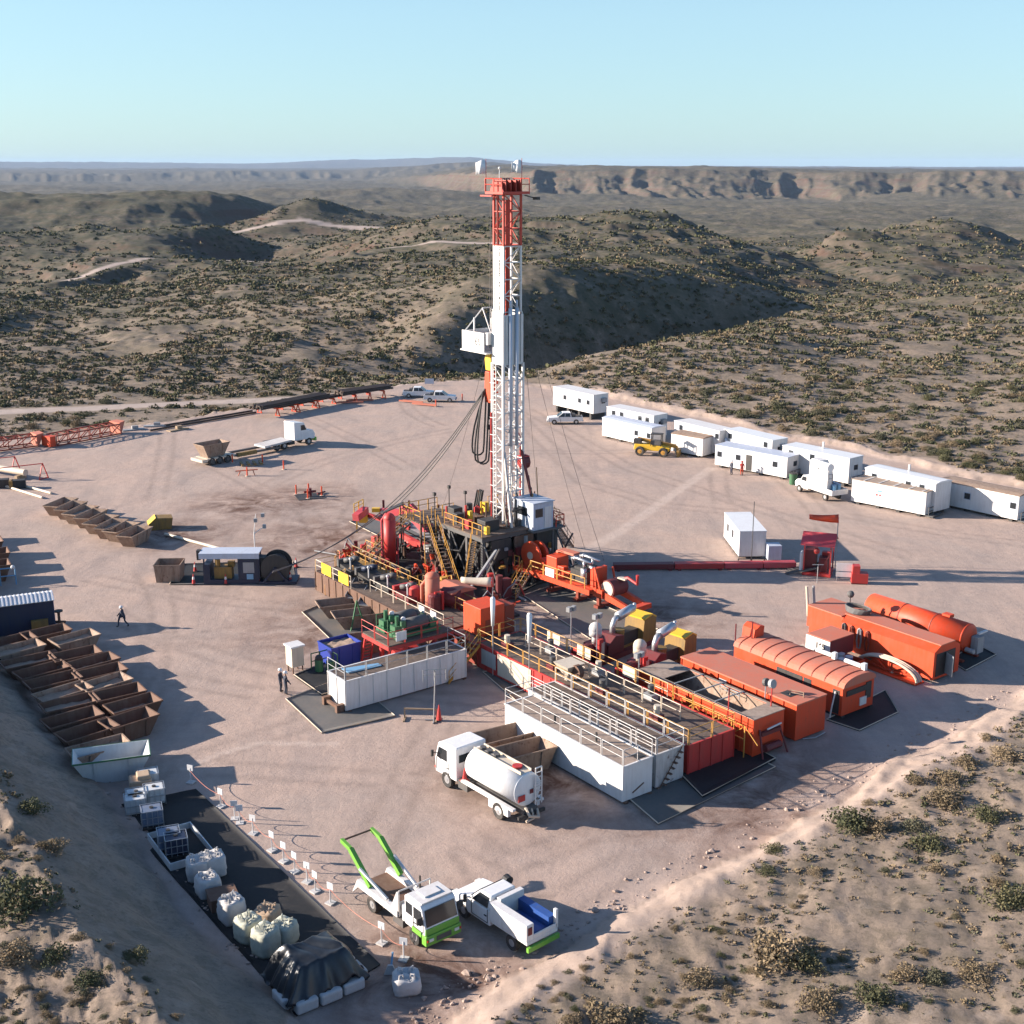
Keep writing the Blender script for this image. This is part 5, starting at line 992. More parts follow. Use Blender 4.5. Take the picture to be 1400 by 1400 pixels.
single(MB().bar(RG(10.2, -9.2, 3.6), RG(12.4, -15.0, .1), .2), 'strut', 'grey', 'grey diagonal strut leaning from the substructure to the ground', 'strut')
for i, (u0, v0, u1, v1) in enumerate(((-1, -17.6, 9, -17.6), (10.5, -17.3, 19.5, -17.3))):
    s = MB(); s.rail([(0, 0, 0), ((Vector((u1 - u0, v1 - v0, 0))).length, 0, 0)], 2.9, .045, 1.6); s.box(0, -.5, 1.72, u1 - u0, .5, 1.8); t = thing('walkway', ['narrow walkway with tall yellow rails behind the far half of the shaker tank', 'narrow walkway with tall yellow rails behind the near half of the shaker tank'][i], 'walkway', RG(u0, v0), ROT); s.build('rails', 'ochre', t)

liner([(462, 800), (560, 752), (705, 802), (628, 868)], 'liner', 'black oily liner darkening the ground under the skids between the shaker tank and the mast', .23)  # larger black sheet added to darken the ground round the rig base
for i in range(14):
    u, v = q.uniform(-4, 14), q.uniform(-16.8, -11.2); c1, c2 = q.choice(('maroon', 'red', 'rust', 'orange_dark')), q.choice(('dark', 'rust', 'orange', 'ochre'))
    t = thing('pipe_cluster', f'{["small", "low", "tall", "tangled", "short", "bent", "twin"][i % 7]} {dict(maroon="maroon", red="red", rust="rusty brown", orange_dark="dark orange")[c1]} pipe cluster with {dict(dark="black", rust="rusty", orange="orange", ochre="ochre")[c2]} fittings, number {["one", "two"][i // 7]} of its shape' if False else f'{["small", "low", "tall", "tangled", "short", "bent", "twin", "stout", "thin", "leaning", "crowded", "stubby", "knotted", "loose"][i]} {dict(maroon="maroon", red="red", rust="rusty brown", orange_dark="dark orange")[c1]} pipe cluster with {dict(dark="black", rust="rusty", orange="orange", ochre="ochre")[c2]} fittings beside the skids at the mast foot', 'pipe cluster', RG(u, v), ROT + q.uniform(-.3, .3), 'pipe clusters round the mast foot')
    MB().box(-.8, -.5, .1, .8, .5, .22).build('base', c1, t)
    for k in range(6):
        x, y, h = q.uniform(-.7, .7), q.uniform(-.4, .4), q.uniform(.6, 2.4)
        MB().path([(x, y, .2), (x, y, h), (x + q.uniform(-.9, .9), y + q.uniform(-.6, .6), h + .15), (x + q.uniform(-1.2, 1.2), y + q.uniform(-.9, .9), q.uniform(.2, 1.0))], q.uniform(.06, .14), 7).build('pipe', (c1, c2, 'rust')[k % 3], t)
    for k in range(3): MB().cb((q.uniform(-.6, .6), q.uniform(-.4, .4), q.uniform(.4, 1.5)), (q.uniform(.2, .5), q.uniform(.2, .5), q.uniform(.2, .6)), q.uniform(0, 1)).build('valve', (c2, 'red', 'dark')[k], t)
# ------------------------------------------------------------------ orange containers right of the tank row
def ribs(s, L, W, z0, z1, n, side='yY', d=.07):
    for i in range(n + 1):
        x = -L / 2 + L * i / n; a, b = max(-L / 2, x - .06), min(L / 2, x + .06)
        if 'y' in side: s.box(a, -W / 2 - d, z0, b, -W / 2, z1)
        if 'Y' in side: s.box(a, W / 2, z0, b, W / 2 + d, z1)
t = thing('open_tank_container', 'orange open topped tank container showing its sandy inside and cross bars', 'container', RG(42.6, -15.25), ROT)
L, W, Hh = 10.8, 2.75, 2.7; a, b = L / 2, W / 2
s = MB(); s.box(-a, -b, .1, a, -b + .08, Hh); s.box(-a, b - .08, .1, a, b, Hh); s.box(-a, -b + .08, .1, -a + .08, b - .08, Hh); s.box(a - .08, -b + .08, .1, a, b - .08, Hh); ribs(s, L, W, .12, Hh - .02, 9); s.build('walls', 'orange', t)
s = MB(); s.box(-a - .03, -b - .09, Hh + .001, a + .03, -b + .12, Hh + .06); s.box(-a - .03, b - .12, Hh + .001, a + .03, b + .09, Hh + .06); s.box(-a - .03, -b + .12, Hh + .001, -a + 2.3, b - .12, Hh + .055); s.box(a - 1.3, -b + .12, Hh + .001, a + .03, b - .12, Hh + .055); s.build('rim', 'deck_pale', t)
s = MB(); s.box(-a + .08, -b + .08, .1, a - .08, b - .08, .3); s.build('floor', 'mud', t); s = MB(); s.box(-a + .081, b - .10, .3, a - .081, b - .0805, Hh - .05); s.hexa([(-a + .1, .6, .31), (a - .1, .6, .31), (a - .1, b - .11, 1.0), (-a + .1, b - .11, 1.0), (-a + .1, .62, .33), (a - .1, .62, .33), (a - .1, b - .1, 2.3), (-a + .1, b - .1, 2.3)]); s.build('lining', 'rust_pale', t)
s = MB()
for x in (-1.9, 0, 1.9): s.bar((x, -b, Hh + .09), (x, b, Hh + .09), .07)
s.rail([(.1, .9, Hh - .4), (2.0, .9, Hh - .4)], .5, .03, 1.9); s.build('cross_bar', 'grey', t)
s = MB(); s.rail([(-a, -b - .5, 1.5), (-a + 3.4, -b - .5, 1.5)], 1.4, .035, 1.7); s.build('ladder_rail', 'cream', t)
s = MB(); s.bar((-a + 4.8, -b - .55, 1.4), (a - .3, -b - .55, 1.4), .06); s.bar((-a + 4.8, -b - .55, 2.3), (a - .3, -b - .55, 2.3), .05)
for i in range(6): x = -a + 4.8 + i * 1.14; s.bar((x, -b - .55, 0), (x, -b - .55, 2.3), .06); s.bar((x, -b - .55, 1.4 + .9 * (i % 2)), (x + 1.14, -b - .55, 2.3 - .9 * (i % 2)), .045)
s.build('side_frame', 'yellow', t)
s = MB()
for y in (-.9, .9): s.bar((a + .7, y * 1.3, 0), (a + .05, y, 1.9), .1)
s.box(a + .08, -.9, 1.5, a + .3, .9, 1.75); s.tube((a + .3, -.6, .6), (a + .3, .8, .6), .25, 10); s.build('end_pump', 'maroon', t); MB().tube((a + .35, -.5, 1.95), (a + .35, .8, 2.05), .06, 6).build('hose', 'white', t)
fl = thing('flood_lamp', 'round grey floodlight on a red pole by the open orange container', 'lamp', RG(47.2, -14.2), ROT); s = MB(); s.tube((0, 0, 0), (0, 0, 4.1), .045, 6); s.build('pole', 'red', fl); MB().tube((-.12, 0, 4.3), (.12, 0, 4.35), .3, 14).build('lamp_head', 'grey', fl)
pl = thing('pole', 'thin rust red pole standing at the near end of the open orange container', 'pole', RG(46.6, -17.6), 0); MB().tube((0, 0, 0), (0, 0, 4.6), .04, 6).build('shaft', 'red', pl); MB().tube((0, 0, 4.2), (0, 0, 4.7), .06, 6).build('tip', 'maroon', pl)
t = thing('closed_container', 'closed orange shipping container with a faded pink flat roof', 'container', RG(42.6, -11.1), ROT)
W = 2.85; b = W / 2; s = MB(); s.box(-a, -b, .1, a, b, 2.6); ribs(s, L, W, .12, 2.58, 9); s.build('walls', 'orange', t); s = MB(); s.box(-a - .04, -b - .1, 2.602, a + .04, b + .1, 2.7); s.build('roof', 'orange_faded', t)
MB().box(-a + 3.8, -b - .074, 1.7, -a + 4.5, -b - .07, 2.3).build('notice_board', 'white', t); s = MB(); s.box(a - 2.0, -.9, 2.702, a - 1.1, -.1, 2.72); s.build('hatch', 'dark', t); s = MB(); s.rail([(a - 1.4, -.6, 2.7), (a - .5, -.2, 2.7)], .35, .04, 1); s.build('handle', 'rust_pale', t); s = MB(); s.path([(a + .1, -.8, .1), (a + .5, 0, .12), (a + .3, 1.2, .1)], .05, 6); s.build('hose', 'grey', t)
fl = thing('flood_lamp', 'dark round floodlight fixed on the near left roof edge of the closed orange container', 'lamp', RG(45.4, -12.75), ROT); MB().tube((0, 0, 0), (0, 0, 3.2), .04, 6).build('pole', 'grey', fl); MB().tube((-.1, 0, 3.45), (.12, 0, 3.5), .28, 14).build('lamp_head', 'darkgrey', fl)
t = thing('arched_cabin', 'orange cabin with a ribbed arched roof and open dark doorways', 'cabin', RG(42.4, -5.45), ROT)
L, W = 10.2, 3.4; a, b = L / 2, W / 2
s = MB(); s.box(-a, -b, .2, a - .06, b, 2.25); arc = [(-b, 2.25)] + [(b * math.sin(x), 2.25 + .62 * math.cos(x) ** .8) for x in [(-1.45 + 2.9 * i / 12) for i in range(13)]] + [(b, 2.25)]; s.profx(arc, a - .06, a - .02); s.profx(arc, -a + .02, -a + .06); s.build('walls', 'orange', t)
arc2 = [(b * 1.03 * math.sin(x), 2.26 + .68 * max(0, math.cos(x)) ** .8) for x in [(-1.57 + 3.14 * i / 14) for i in range(15)]]
s = MB(); s.profx(arc2, -a - .05, a + .05); s.build('roof', 'orange_faded', t, False)
for i in range(9):
    x = -a + .5 + i * (L - 1) / 8; s = MB(); s.profx([(y * 1.006, z + .035) for y, z in arc2], x - .035, x + .035); s.build('roof_rib', 'orange_dark', t)
for x0, x1 in ((-.9, 1.5), (1.6, 2.3), (4.2, 4.8)): s = MB(); s.box(x0, -b - .02, .5 if x1 < 1.6 else .25, x1, -b - .001, 2.0); s.build('doorway', 'dark', t)
s = MB(); s.box(a - .055, -b + .4, 1.55, a + .01, b - .5, 1.95); s.box(a - .055, b - .9, .9, a + .012, b - .35, 2.1); s.build('vent_opening', 'dark', t); s = MB(); s.box(a - .06, .2, .5, a + .015, .9, 1.1); s.build('notice_board', 'white', t)
s = MB(); s.box(-a, -b, .02, a, -b + .3, .198); s.box(-a, b - .3, .02, a, b, .198); s.build('skid', 'dark', t)
s = MB(); s.profx([(-.6, 2.6), (.3, 2.6), (.4, 3.7), (-.1, 3.8), (-.5, 3.55)], -a - .3, -a + 1.0); s.build('air_intake', 'orange', t)
s = MB(); s.tube((-a - .2, -b + .3, 0), (-a - .2, -b + .3, 3.9), .05, 6); s.tube((-a + .8, -b + 1.0, 2.8), (-a + .8, -b + 1.0, 4.2), .05, 6); s.build('exhaust_stack', 'maroon', t)
for x in (1.3, 3.9): s = MB(); s.tube((x - .9, b - .7, 3.05), (x + .5, b - .7, 3.05), .16, 10); s.cb((x + .75, b - .7, 3.1), (.3, .3, .5)); s.build('silencer', 'white', t)
s = MB(); s.path([(4.5, -b - .1, 1.9), (4.6, -b - .5, 1.0), (4.55, -b - .6, .05)], .05, 6); s.build('hose', 'white', t)
# fuel house with the hoses
t = thing('generator_house', 'long orange generator house with hanging hoses and a hose coil on top', 'container', RG(41.3, 4.9), ROT)
L, W = 12.2, 3.2; a, b = L / 2, W / 2
s = MB(); s.profx([(-b, .2), (b, .2), (b, 2.35), (b - .7, 2.75), (-b + .7, 2.75), (-b, 2.35)], -a + 3.6, a - .02); s.box(-a, -b + .3, .9, -a + 3.6, b, 2.6); s.box(-a + .1, -b + .5, .3, -a + 3.6, b - .3, .9); s.build('walls', 'orange', t)
s = MB(); s.hexa([(-a + 3.4, -b + .71, 2.755), (a, -b + .71, 2.755), (a, b - .71, 2.755), (-a + 3.4, b - .71, 2.755), (-a + 3.4, -b + .71, 2.82), (a, -b + .71, 2.82), (a, b - .71, 2.82), (-a + 3.4, b - .71, 2.82)]); s.box(-a - .02, -b + .28, 2.602, -a + 3.4, b + .02, 2.68); s.build('roof', 'orange_faded', t)
s = MB()
for i in range(5): s.path([(-a + 3.8 + .95 * math.cos(k * .35) * (1 + .05 * i), .2 + .85 * math.sin(k * .35) * (1 - .06 * i), 2.92 + .07 * i) for k in range(19)], .07, 6)
s.build('hose_coil', 'darkgrey', t)
for i in range(4):
    s = MB(); x = -a + 4.0 + i * .75
    for k in range(2 + i % 2): s.path([(x - .16 + .05 * k, -b - .08 - .06 * k, 2.2), (x - .2, -b - .12, 1.3), (x - .1, -b - .12, .75), (x + .12, -b - .12, .75), (x + .2, -b - .12, 1.3), (x + .16 - .05 * k, -b - .08 - .06 * k, 2.2), (x, -b - .1, 2.35), (x - .16 + .05 * k, -b - .08 - .06 * k, 2.2)], .06, 6)
    s.build('hung_hose', ['darkgrey', 'orange_dark', 'grey', 'orange_dark'][i], t)
for i, x in enumerate((-a - .15, -a + .12)): MB().tube((x, -b + .6 + .5 * i, 1.6), (x - .25, -b + .5 + .5 * i, 4.1), .11, 8).build('exhaust_stack', 'cream' if not i else 'grey', t)
s = MB(); s.tube((-a + 2.2, b - .4, 2.6), (-a + 2.2, b - .4, 3.4), .05, 6); s.ball((-a + 2.2, b - .4, 3.65), .3, n=12); s.build('lamp', 'darkgrey', t)
s = MB(); s.hexa([(a + .02, -b * .1, .5), (a + .9, -b * .1 - .4, .5), (a + .9, -b * .1 - .34, .5), (a + .02, -b * .1 + .06, .5), (a + .02, -b * .1, 2.1), (a + .9, -b * .1 - .4, 2.1), (a + .9, -b * .1 - .34, 2.1), (a + .02, -b * .1 + .06, 2.1)]); s.build('open_door', 'grey', t); MB().box(a - .018, -b + .3, .4, a + .01, b - .6, 2.2).build('doorway', 'dark', t)
hr = thing('hose_rack', 'half round orange hose rack with a beige hose leaning on the generator house', 'hose rack', t.matrix_basis @ Vector((a - 3.2, -b - .7, 0)), ROT)
s = MB()
for k in range(3): s.path([(2.7 * math.cos(x), -.25 * k, .15 + 1.05 * math.sin(x)) for x in [math.pi * i / 14 for i in range(15)]], .10, 7)
s.build('hose', ['rope'][0], hr); s = MB()
for i in range(5): x = math.pi * (i + .5) / 5; s.bar((0, -.25, .2), (2.4 * math.cos(x), -.25, .2 + .95 * math.sin(x)), .1)
s.box(-2.8, -.8, .02, 2.8, .3, .12); s.prof([(-2.2, .12), (2.2, .12), (1.4, .75), (-1.4, .75)], -.08, .0); s.build('frame', 'orange', hr)
t = thing('orange_cylinder_tank', 'long orange horizontal cylinder tank on saddles beyond the generator house', 'tank', RG(41.6, 9.6), ROT)
s = MB(); s.tube((-4.6, 0, 1.75), (4.4, 0, 1.75), 1.12, 24); s.ball((-4.6, 0, 1.75), 1.12, (.25, 1, 1), n=24); s.ball((4.4, 0, 1.75), 1.12, (.25, 1, 1), n=24); s.build('shell', 'orange', t, True)
for x in (-1.4, 1.6): MB().tube((x - .05, 0, 1.75), (x + .05, 0, 1.75), 1.15, 24).build('band', 'orange_dark', t)
s = MB()
for x in (-3.2, 0, 3.2): s.box(x - .2, -1.0, .2, x + .2, 1.0, 1.0)
s.box(-4.6, -1.1, .02, 4.8, -.8, .2); s.box(-4.6, .8, .02, 4.8, 1.1, .2); s.build('saddle', 'orange_dark', t)
s = MB(); s.cb((5.0, .4, 1.3), (.6, .8, 1.3)); s.tube((4.7, -.6, 1.0), (5.4, -.6, 1.0), .2, 8); s.build('pump', 'grey', t); MB().cb((2.3, .3, 2.9), (.7, .6, .25)).build('manhole', 'orange', t); MB().cb((5.1, .8, 2.2), (.2, 1.1, .12)).build('board', 'white', t)
t = thing('banner_box', 'maroon box with a white numbered banner in front of the orange generator house', 'box', G(1133, 905), ROT)
s = MB(); s.box(-1.1, -1.4, .9, 1.1, 1.4, 2.3); s.build('box', 'maroon', t); MB().box(-1.12, -1.42, 2.302, 1.12, 1.42, 2.36).build('lid', 'orange_faded', t); MB().box(-1.15, -1.47, 1.1, 1.15, -1.42, 2.28).build('banner', 'white', t); MB().box(-.6, -1.3, .02, .6, 1.2, .9).build('stand', 'orange', t)
text_mesh('165', .62, 'ink', t, (.25, -1.475, 1.7), (math.pi / 2, 0, 0)); MB().tube((-.62, -1.472, 1.7), (-.62, -1.478, 1.7), .2, 12).build('badge', 'greyblue', t)
tr = thing('drum_tray', 'low orange steel tray holding blue and white drums', 'tray', G(1148, 913), ROT); s = MB(); s.box(-1.2, -1.2, .15, 1.2, 1.3, .25); s.box(-1.2, -1.26, .15, 1.2, -1.2, .75); s.box(1.2, -1.26, .15, 1.26, 1.3, .75); s.box(-1.26, -1.26, .15, -1.2, 1.3, .75); s.box(-1.2, 1.24, .251, 1.2, 1.3, .75); s.build('tub', 'orange', tr); MB().box(-1.0, -1.0, .01, 1.0, 1.0, .15).build('skid', 'dark', tr)
dl = ['white topped blue drum at the far left corner of the orange tray', 'blue drum at the middle of the front row in the orange tray', 'white drum at the near left corner of the orange tray', 'grey lidded drum at the far middle of the orange tray', 'white drum at the centre of the orange tray', 'blue drum at the near right corner of the orange tray']
for i in range(6):
    p = tr.matrix_basis @ Vector((-.75 + (i % 3) * .75, -.75 + .8 * (i // 3), .252)); d = thing('drum', dl[i], 'drum', p, 0, 'drums in the orange tray'); MB().tube((0, 0, 0), (0, 0, .86), .29, 14).build('barrel', ['royal', 'blue', 'white', 'grey', 'white', 'royal'][i], d, False); MB().tube((0, 0, .862), (0, 0, .92), .3, 14).build('lid', 'white', d)
single(MB().tube((0, 0, .2), (2.2, -.6, .2), .12, 8), 'pipe', 'cream', 'short beige pipe lying on the ground beside the hose rack', 'pipe', G(1195, 908), ROT)
jb = thing('jerry_can_box', 'small pale crate beside the arched orange cabin roof', 'crate', G(1098, 897), ROT); s = MB(); s.box(-.5, -.5, .02, .5, .5, .75); s.build('crate_body', 'cream', jb); s = MB(); s.rail([(-.5, -.5, .75), (.5, -.5, .75)], .2, .03, 1); s.build('handle', 'grey', jb)

# ------------------------------------------------------------------ red flare line, kiosk and windsocks
fa, fb = G(838, 779), G(1090, 776); fd = fb - fa; cuts = [0, .33, .60, .81, .99]
for i in range(4):
    p, q = fa + fd * (cuts[i] + .002), fa + fd * (cuts[i + 1] - .003); t = thing('pipe_duct', ['maroon box duct nearest the orange trailer', 'second maroon box duct from the orange trailer', 'pinkish red box duct third from the orange trailer', 'bright red box duct ending beside the red kiosk'][i], 'duct', p, math.atan2(fd.y, fd.x), 'red box ducts in line to the kiosk'); L = (q - p).length
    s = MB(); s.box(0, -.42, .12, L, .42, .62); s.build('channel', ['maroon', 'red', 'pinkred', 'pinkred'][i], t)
    s = MB()
    for x in (.4, L - .4): s.box(x - .15, -.6, 0, x + .15, .6, .12)
    s.build('sleeper', 'maroon', t)
kp = G(1118, 783); kk = thing('red_kiosk', 'open red kiosk with a gabled red roof, tanks and control gear', 'kiosk', kp, R(-20))
s = MB()
for x in (-1.2, 1.2):
    for y in (-1.2, 1.2): s.bar((x, y, 0), (x, y, 3.1), .12)
s.box(-1.3, -1.3, .05, 1.3, 1.3, .3); s.build('frame', 'red', kk)
s = MB(); s.profx([(-1.55, 3.0), (0, 3.85), (1.55, 3.0), (1.55, 3.08), (0, 3.95), (-1.55, 3.08)], -1.55, 1.55); s.build('roof', 'pinkred', kk)
s = MB(); s.box(-1.28, -.6, .3, -.2, .9, 2.3); s.cb((.5, -.3, 1.0), (.8, .9, 1.4)); s.bar((.2, -1.2, .3), (1.1, -1.2, 2.2), .1); s.build('panel', 'maroon', kk)
s = MB()
for y in (-.9, -.5): s.tube((-1.45, y, .3), (-1.45, y, 2.0), .19, 10); s.ball((-1.45, y, 2.0), .19, n=10)
s.build('gas_bottle', 'white', kk); s = MB(); s.cb((.6, .5, 1.2), (.7, .6, 1.6)); s.ball((-.1, -1.0, 2.4), .3, n=8); s.build('controls', 'red', kk)
hs_ = MB(); q = random.Random(5)
for i in range(9): y = -1.2 + i * .28; hs_.path([(0, y, .75), (-1.0, y - .3, .35 + q.random() * .2), (-2.0 - q.random() * .7, y - .5, .1), (-2.8, y - .3, .08)], .06, 5)
hs_.build('hose_bundle', 'cable', kk)
def windsock(loc, hgt_, L, rz, label, mat):
    t = thing('windsock', label, 'windsock', loc, 0); MB().tube((0, 0, 0), (0, 0, hgt_), .045, 6).build('pole', 'grey', t)
    d = Vector((math.cos(rz), math.sin(rz), -.08)); s = MB(); p = Vector((0, 0, hgt_ - .15)); n = 12; V, fs = [], []; side = Vector((-d.y, d.x, 0)).normalized(); up = side.cross(d)
    for i in range(7):
        k = i / 6; c = p + d * L * k - up * .25 * k * k; r = .40 * (1 - .45 * k)
        V += [c + side * r * math.cos(6.283 * j / n) + up * r * math.sin(6.283 * j / n) for j in range(n)]
    for i in range(6): fs += [(i * n + j, i * n + (j + 1) % n, (i + 1) * n + (j + 1) % n, (i + 1) * n + j) for j in range(n)]
    o = s.add(V, fs).build('sock', mat, t, True); m_ = o.modifiers.new('thick', 'SOLIDIFY'); m_.thickness = .012
    MB().tube(p + d * -.02, p + d * .06, .41, 14).build('hoop', 'red', t)
windsock(G(674, 885), 5.6, 2.5, R(170), 'pale orange windsock on a pole behind the orange box', 'cream'); windsock(G(1141, 786), 5.6, 2.6, R(168), 'orange windsock flying above the red kiosk', 'orange')
fr = thing('sign_board', 'white two panel sign board on legs beside the red kiosk', 'sign', G(1153, 795), R(-10)); s = MB(); s.box(-.7, -.03, 1.0, .7, .03, 1.75); s.box(-.7, -.03, .45, .7, .03, .9); s.build('board', 'white', fr); s = MB(); s.bar((-.6, .08, 0), (-.6, .08, 1.8), .07); s.bar((.6, .08, 0), (.6, .08, 1.8), .07); s.build('legs', 'grey', fr)
fc = thing('extinguisher_cabinet', 'small red fire cabinet standing on the gravel right of the kiosk', 'cabinet', G(1174, 797), R(-8)); s = MB(); s.box(-.7, -.45, .1, .75, .45, 1.0); s.build('body', 'red', fc); s = MB(); s.box(-.65, -.4, 1.0, .0, .4, 1.7); s.build('hood', 'red', fc); s = MB(); s.box(-.7, -.4, 0, .7, .4, .1); s.build('skid', 'maroon', fc)
wl = thing('post', 'thin post with a crossbar standing left of the white sign board', 'post', G(1117, 797), 0); s = MB(); s.tube((0, 0, 0), (0, 0, 1.8), .04, 6); s.bar((-.5, 0, 1.75), (.5, 0, 1.75), .06); s.build('shaft', 'grey', wl)
# white office cabin with radio mast ---------------------------------------
def cabin(loc, rz, L, W, Hh, label, roof='white', wins=(), ends=(), door=(), roofarc=False, steps=False, legs=.3, mat='white', name='site_cabin', extras=(), group=None, wh=.8, wz=.42):
    t = thing(name, label, 'cabin', loc, rz, group); a, b = L / 2, W / 2
    s = MB(); s.box(-a, -b, legs, a, b, legs + Hh); s.build('walls', mat, t, bevel=.02)
    s = MB()
    if roofarc: s.profx([(-b - .06, legs + Hh + .01), (b + .06, legs + Hh + .01), (b + .06, legs + Hh + .06), (b * .5, legs + Hh + .2), (-b * .5, legs + Hh + .2), (-b - .06, legs + Hh + .06)], -a - .06, a + .06)
    else: s.box(-a - .05, -b - .05, legs + Hh + .004, a + .05, b + .05, legs + Hh + .08)
    s.build('roof', roof, t)
    s = MB()
    for i in range(4): x = -a + .8 + (L - 1.6) * i / 3; s.box(x - .2, -b + .1, 0, x + .2, b - .1, legs)
    s.build('footing', 'dark', t)
    for x in wins:
        z0 = legs + Hh * wz; s = MB(); s.box(x - .42, -b - .035, z0, x + .42, -b - .002, z0 + wh); f = s.build('window', 'greyblue', t); MB().box(x - .34, -b - .05, z0 + .07, x + .34, -b - .036, z0 + wh - .07).build('pane', 'glass', f)
    for x in door: s = MB(); s.box(x - .42, -b - .04, legs + .05, x + .42, -b - .002, legs + 2.0); s.build('doorway', 'dark', t)
    for y in ends: s = MB(); s.box(a + .002, y - .35, legs + Hh * .5, a + .04, y + .35, legs + Hh * .5 + .6); s.build('window', 'glass', t)
    for k in extras:
        if k == 'ac': MB().cb((a + .25, .4, legs + Hh * .7), (.5, .8, .6)).build('air_conditioner', 'grey', t)
        if k == 'rack': s = MB(); s.rail([(a + .3, -b + .2, legs - .1), (a + .3, b - .2, legs - .1)], .9, .05, 1.2); s.box(a, -b + .1, legs - .15, a + .9, b - .1, legs - .02); s.build('drawbar_rack', 'darkgrey', t)
        if k == 'vent': MB().tube((-.5, b - .5, legs + Hh), (-.5, b - .5, legs + Hh + .9), .13, 8).build('vent_pipe', 'white', t)
        if k == 'duct': s = MB(); s.path([(a + .15, -.3, legs + 1.9), (a + .8, -.6, legs + 1.4), (a + .4, -1.0, legs + .9)], .25, 8); s.build('duct', 'greyblue', t)
    if steps: s = MB(); s.box(steps - .5, -b - .9, 0, steps + .5, -b - .06, legs); s.build('step', 'grey', t)
    return t
p0, p1 = G(1010, 765), G(990, 738); of = cabin((p0 + p1) / 2 + Vector((1.3, .3, 0)), math.atan2(p0.y - p1.y, p0.x - p1.x), 7.0, 2.6, 2.5, 'small white site office standing alone on the pad behind the red duct', 'white_clean', (-1.6, .6), (), legs=.25, wh=.9)
MB().box(3.3, 1.31, .2, 4.6, 2.6, 1.6).build('side_unit', 'greyblue', of)
rm = thing('radio_mast', 'thin dark radio mast in front of the small white site office', 'mast', G(1027, 771), 0); MB().tube((0, 0, 0), (0, 0, 6.2), .045, 6).build('pole', 'darkgrey', rm); s = MB(); s.rail([(-1.3, 0, 0), (1.3, 0, 0)], .5, .05, 1.3); s.build('stand', 'dark', rm)
# row of white cabins --------------------------------------------------------
def cab_px(x0, y0, x1, y1, W, Hh, label, **k):
    """cabin whose lower front edge runs from the left pixel to the right pixel"""
    p, q = G(x0, y0), G(x1, y1); d = q - p; L = d.length; n = Vector((-d.y, d.x, 0)).normalized(); return cabin((p + q) / 2 + n * W / 2, math.atan2(d.y, d.x), L, W, Hh, label, **k)
GR = 'white site cabins in a row along the far edge'
c1 = cab_px(756, 562, 811, 575, 2.9, 2.8, 'white site cabin on a high trailer frame, far left of its row', wins=(-1.9, 1.6, 3.6), ends=(.5,), legs=1.0, extras=('ac',), group=GR)
c2 = cab_px(829, 590, 893, 604, 2.7, 3.0, 'white site cabin with paired dark windows, behind the nearly blank cabin', wins=(-3.2, -1.6, 2.0, 3.4), ends=(0,), extras=('ac',), wz=.64, group=GR, legs=.6)
c3 = cab_px(823, 598, 890, 614, 2.7, 2.5, 'nearly blank white cabin standing behind the yellow telehandler', wins=(2.0, 4.4), roofarc=True, group=GR, roof='greyblue')
c4 = cab_px(921, 610, 982, 626, 2.7, 3.0, 'white site cabin with an open black doorway behind the rust roofed cabin', wins=(-3.0, 4.0), door=(-.6,), extras=('duct',), wz=.64, group=GR, legs=.5)
c5 = cab_px(917, 619, 960, 627, 2.9, 2.3, 'short white cabin with a rusty brown roof right of the telehandler', roof='rust_pale', wins=(), roofarc=True, group=GR)
c6 = cab_px(989, 624, 1054, 641, 2.7, 3.0, 'white site cabin behind the cabin with people at its door', wins=(-3.2, 3.2), ends=(0,), roof='white_clean', extras=('ac',), wz=.64, group=GR, legs=.6)
c7 = cab_px(977, 638, 1075, 657, 2.7, 2.5, 'long white cabin with an open door where two people stand', wins=(-4.6, -1.8, 3.6), door=(-.2,), roof='greyblue', ends=(.4,), extras=('rack',), group=GR)
c8 = cab_px(1068, 647, 1159, 667, 2.7, 3.0, 'long white cabin with a roof vent behind the loaded flatbed truck', wins=(-3.6, -.4), ends=(0,), roof='white_clean', extras=('vent', 'rack'), wz=.64, group=GR, legs=.5)
c9 = cab_px(1180, 682, 1276, 706, 2.8, 3.1, 'long white cabin with roof vent behind the plain container', wins=(-3.4, 1.2, 3.0), roof='white_clean', extras=('vent',), roofarc=True, wz=.64, group=GR, legs=.5)
c10 = cab_px(1163, 688, 1264, 708, 2.7, 2.5, 'plain white container with a small coloured emblem and ribbed beige roof', roof='deck_pale', extras=('rack',), group=GR)
s = MB()
c11 = cab_px(1281, 691, 1390, 715, 2.9, 2.6, 'white cabin with a rusty pink roof at the right end of the row', wins=(-3.8, -1.2, 4.2), roof='rust_pale', roofarc=True, extras=('rack',), group=GR)
e_ = MB(); e_.box(-1.3, -1.385, 1.9, -.8, -1.352, 2.1); e_.build('emblem', 'light_blue', c10)
for x in (-1.35, -.95): e_ = MB(); e_.tube((x, -1.37, 1.55), (x, -1.352, 1.55), .13, 10); e_.build('emblem', 'pinkred', c10)
for x in (-3, -1.2, .6, 2.4, 4.0): s = MB(); s.box(x - .1, -1.4, 2.885, x + .1, 1.4, 2.92); s.build('roof_rib', 'white_dirty', c10)
gb = thing('bin', 'green rubbish bin between the long cabin and the flatbed truck', 'bin', G(1084, 662), 0); MB().tube((0, 0, 0), (0, 0, 1.3), .42, 14, .5).build('barrel', 'green', gb); MB().tube((0, 0, 1.3), (0, 0, 1.4), .52, 14).build('lid', 'dark', gb)

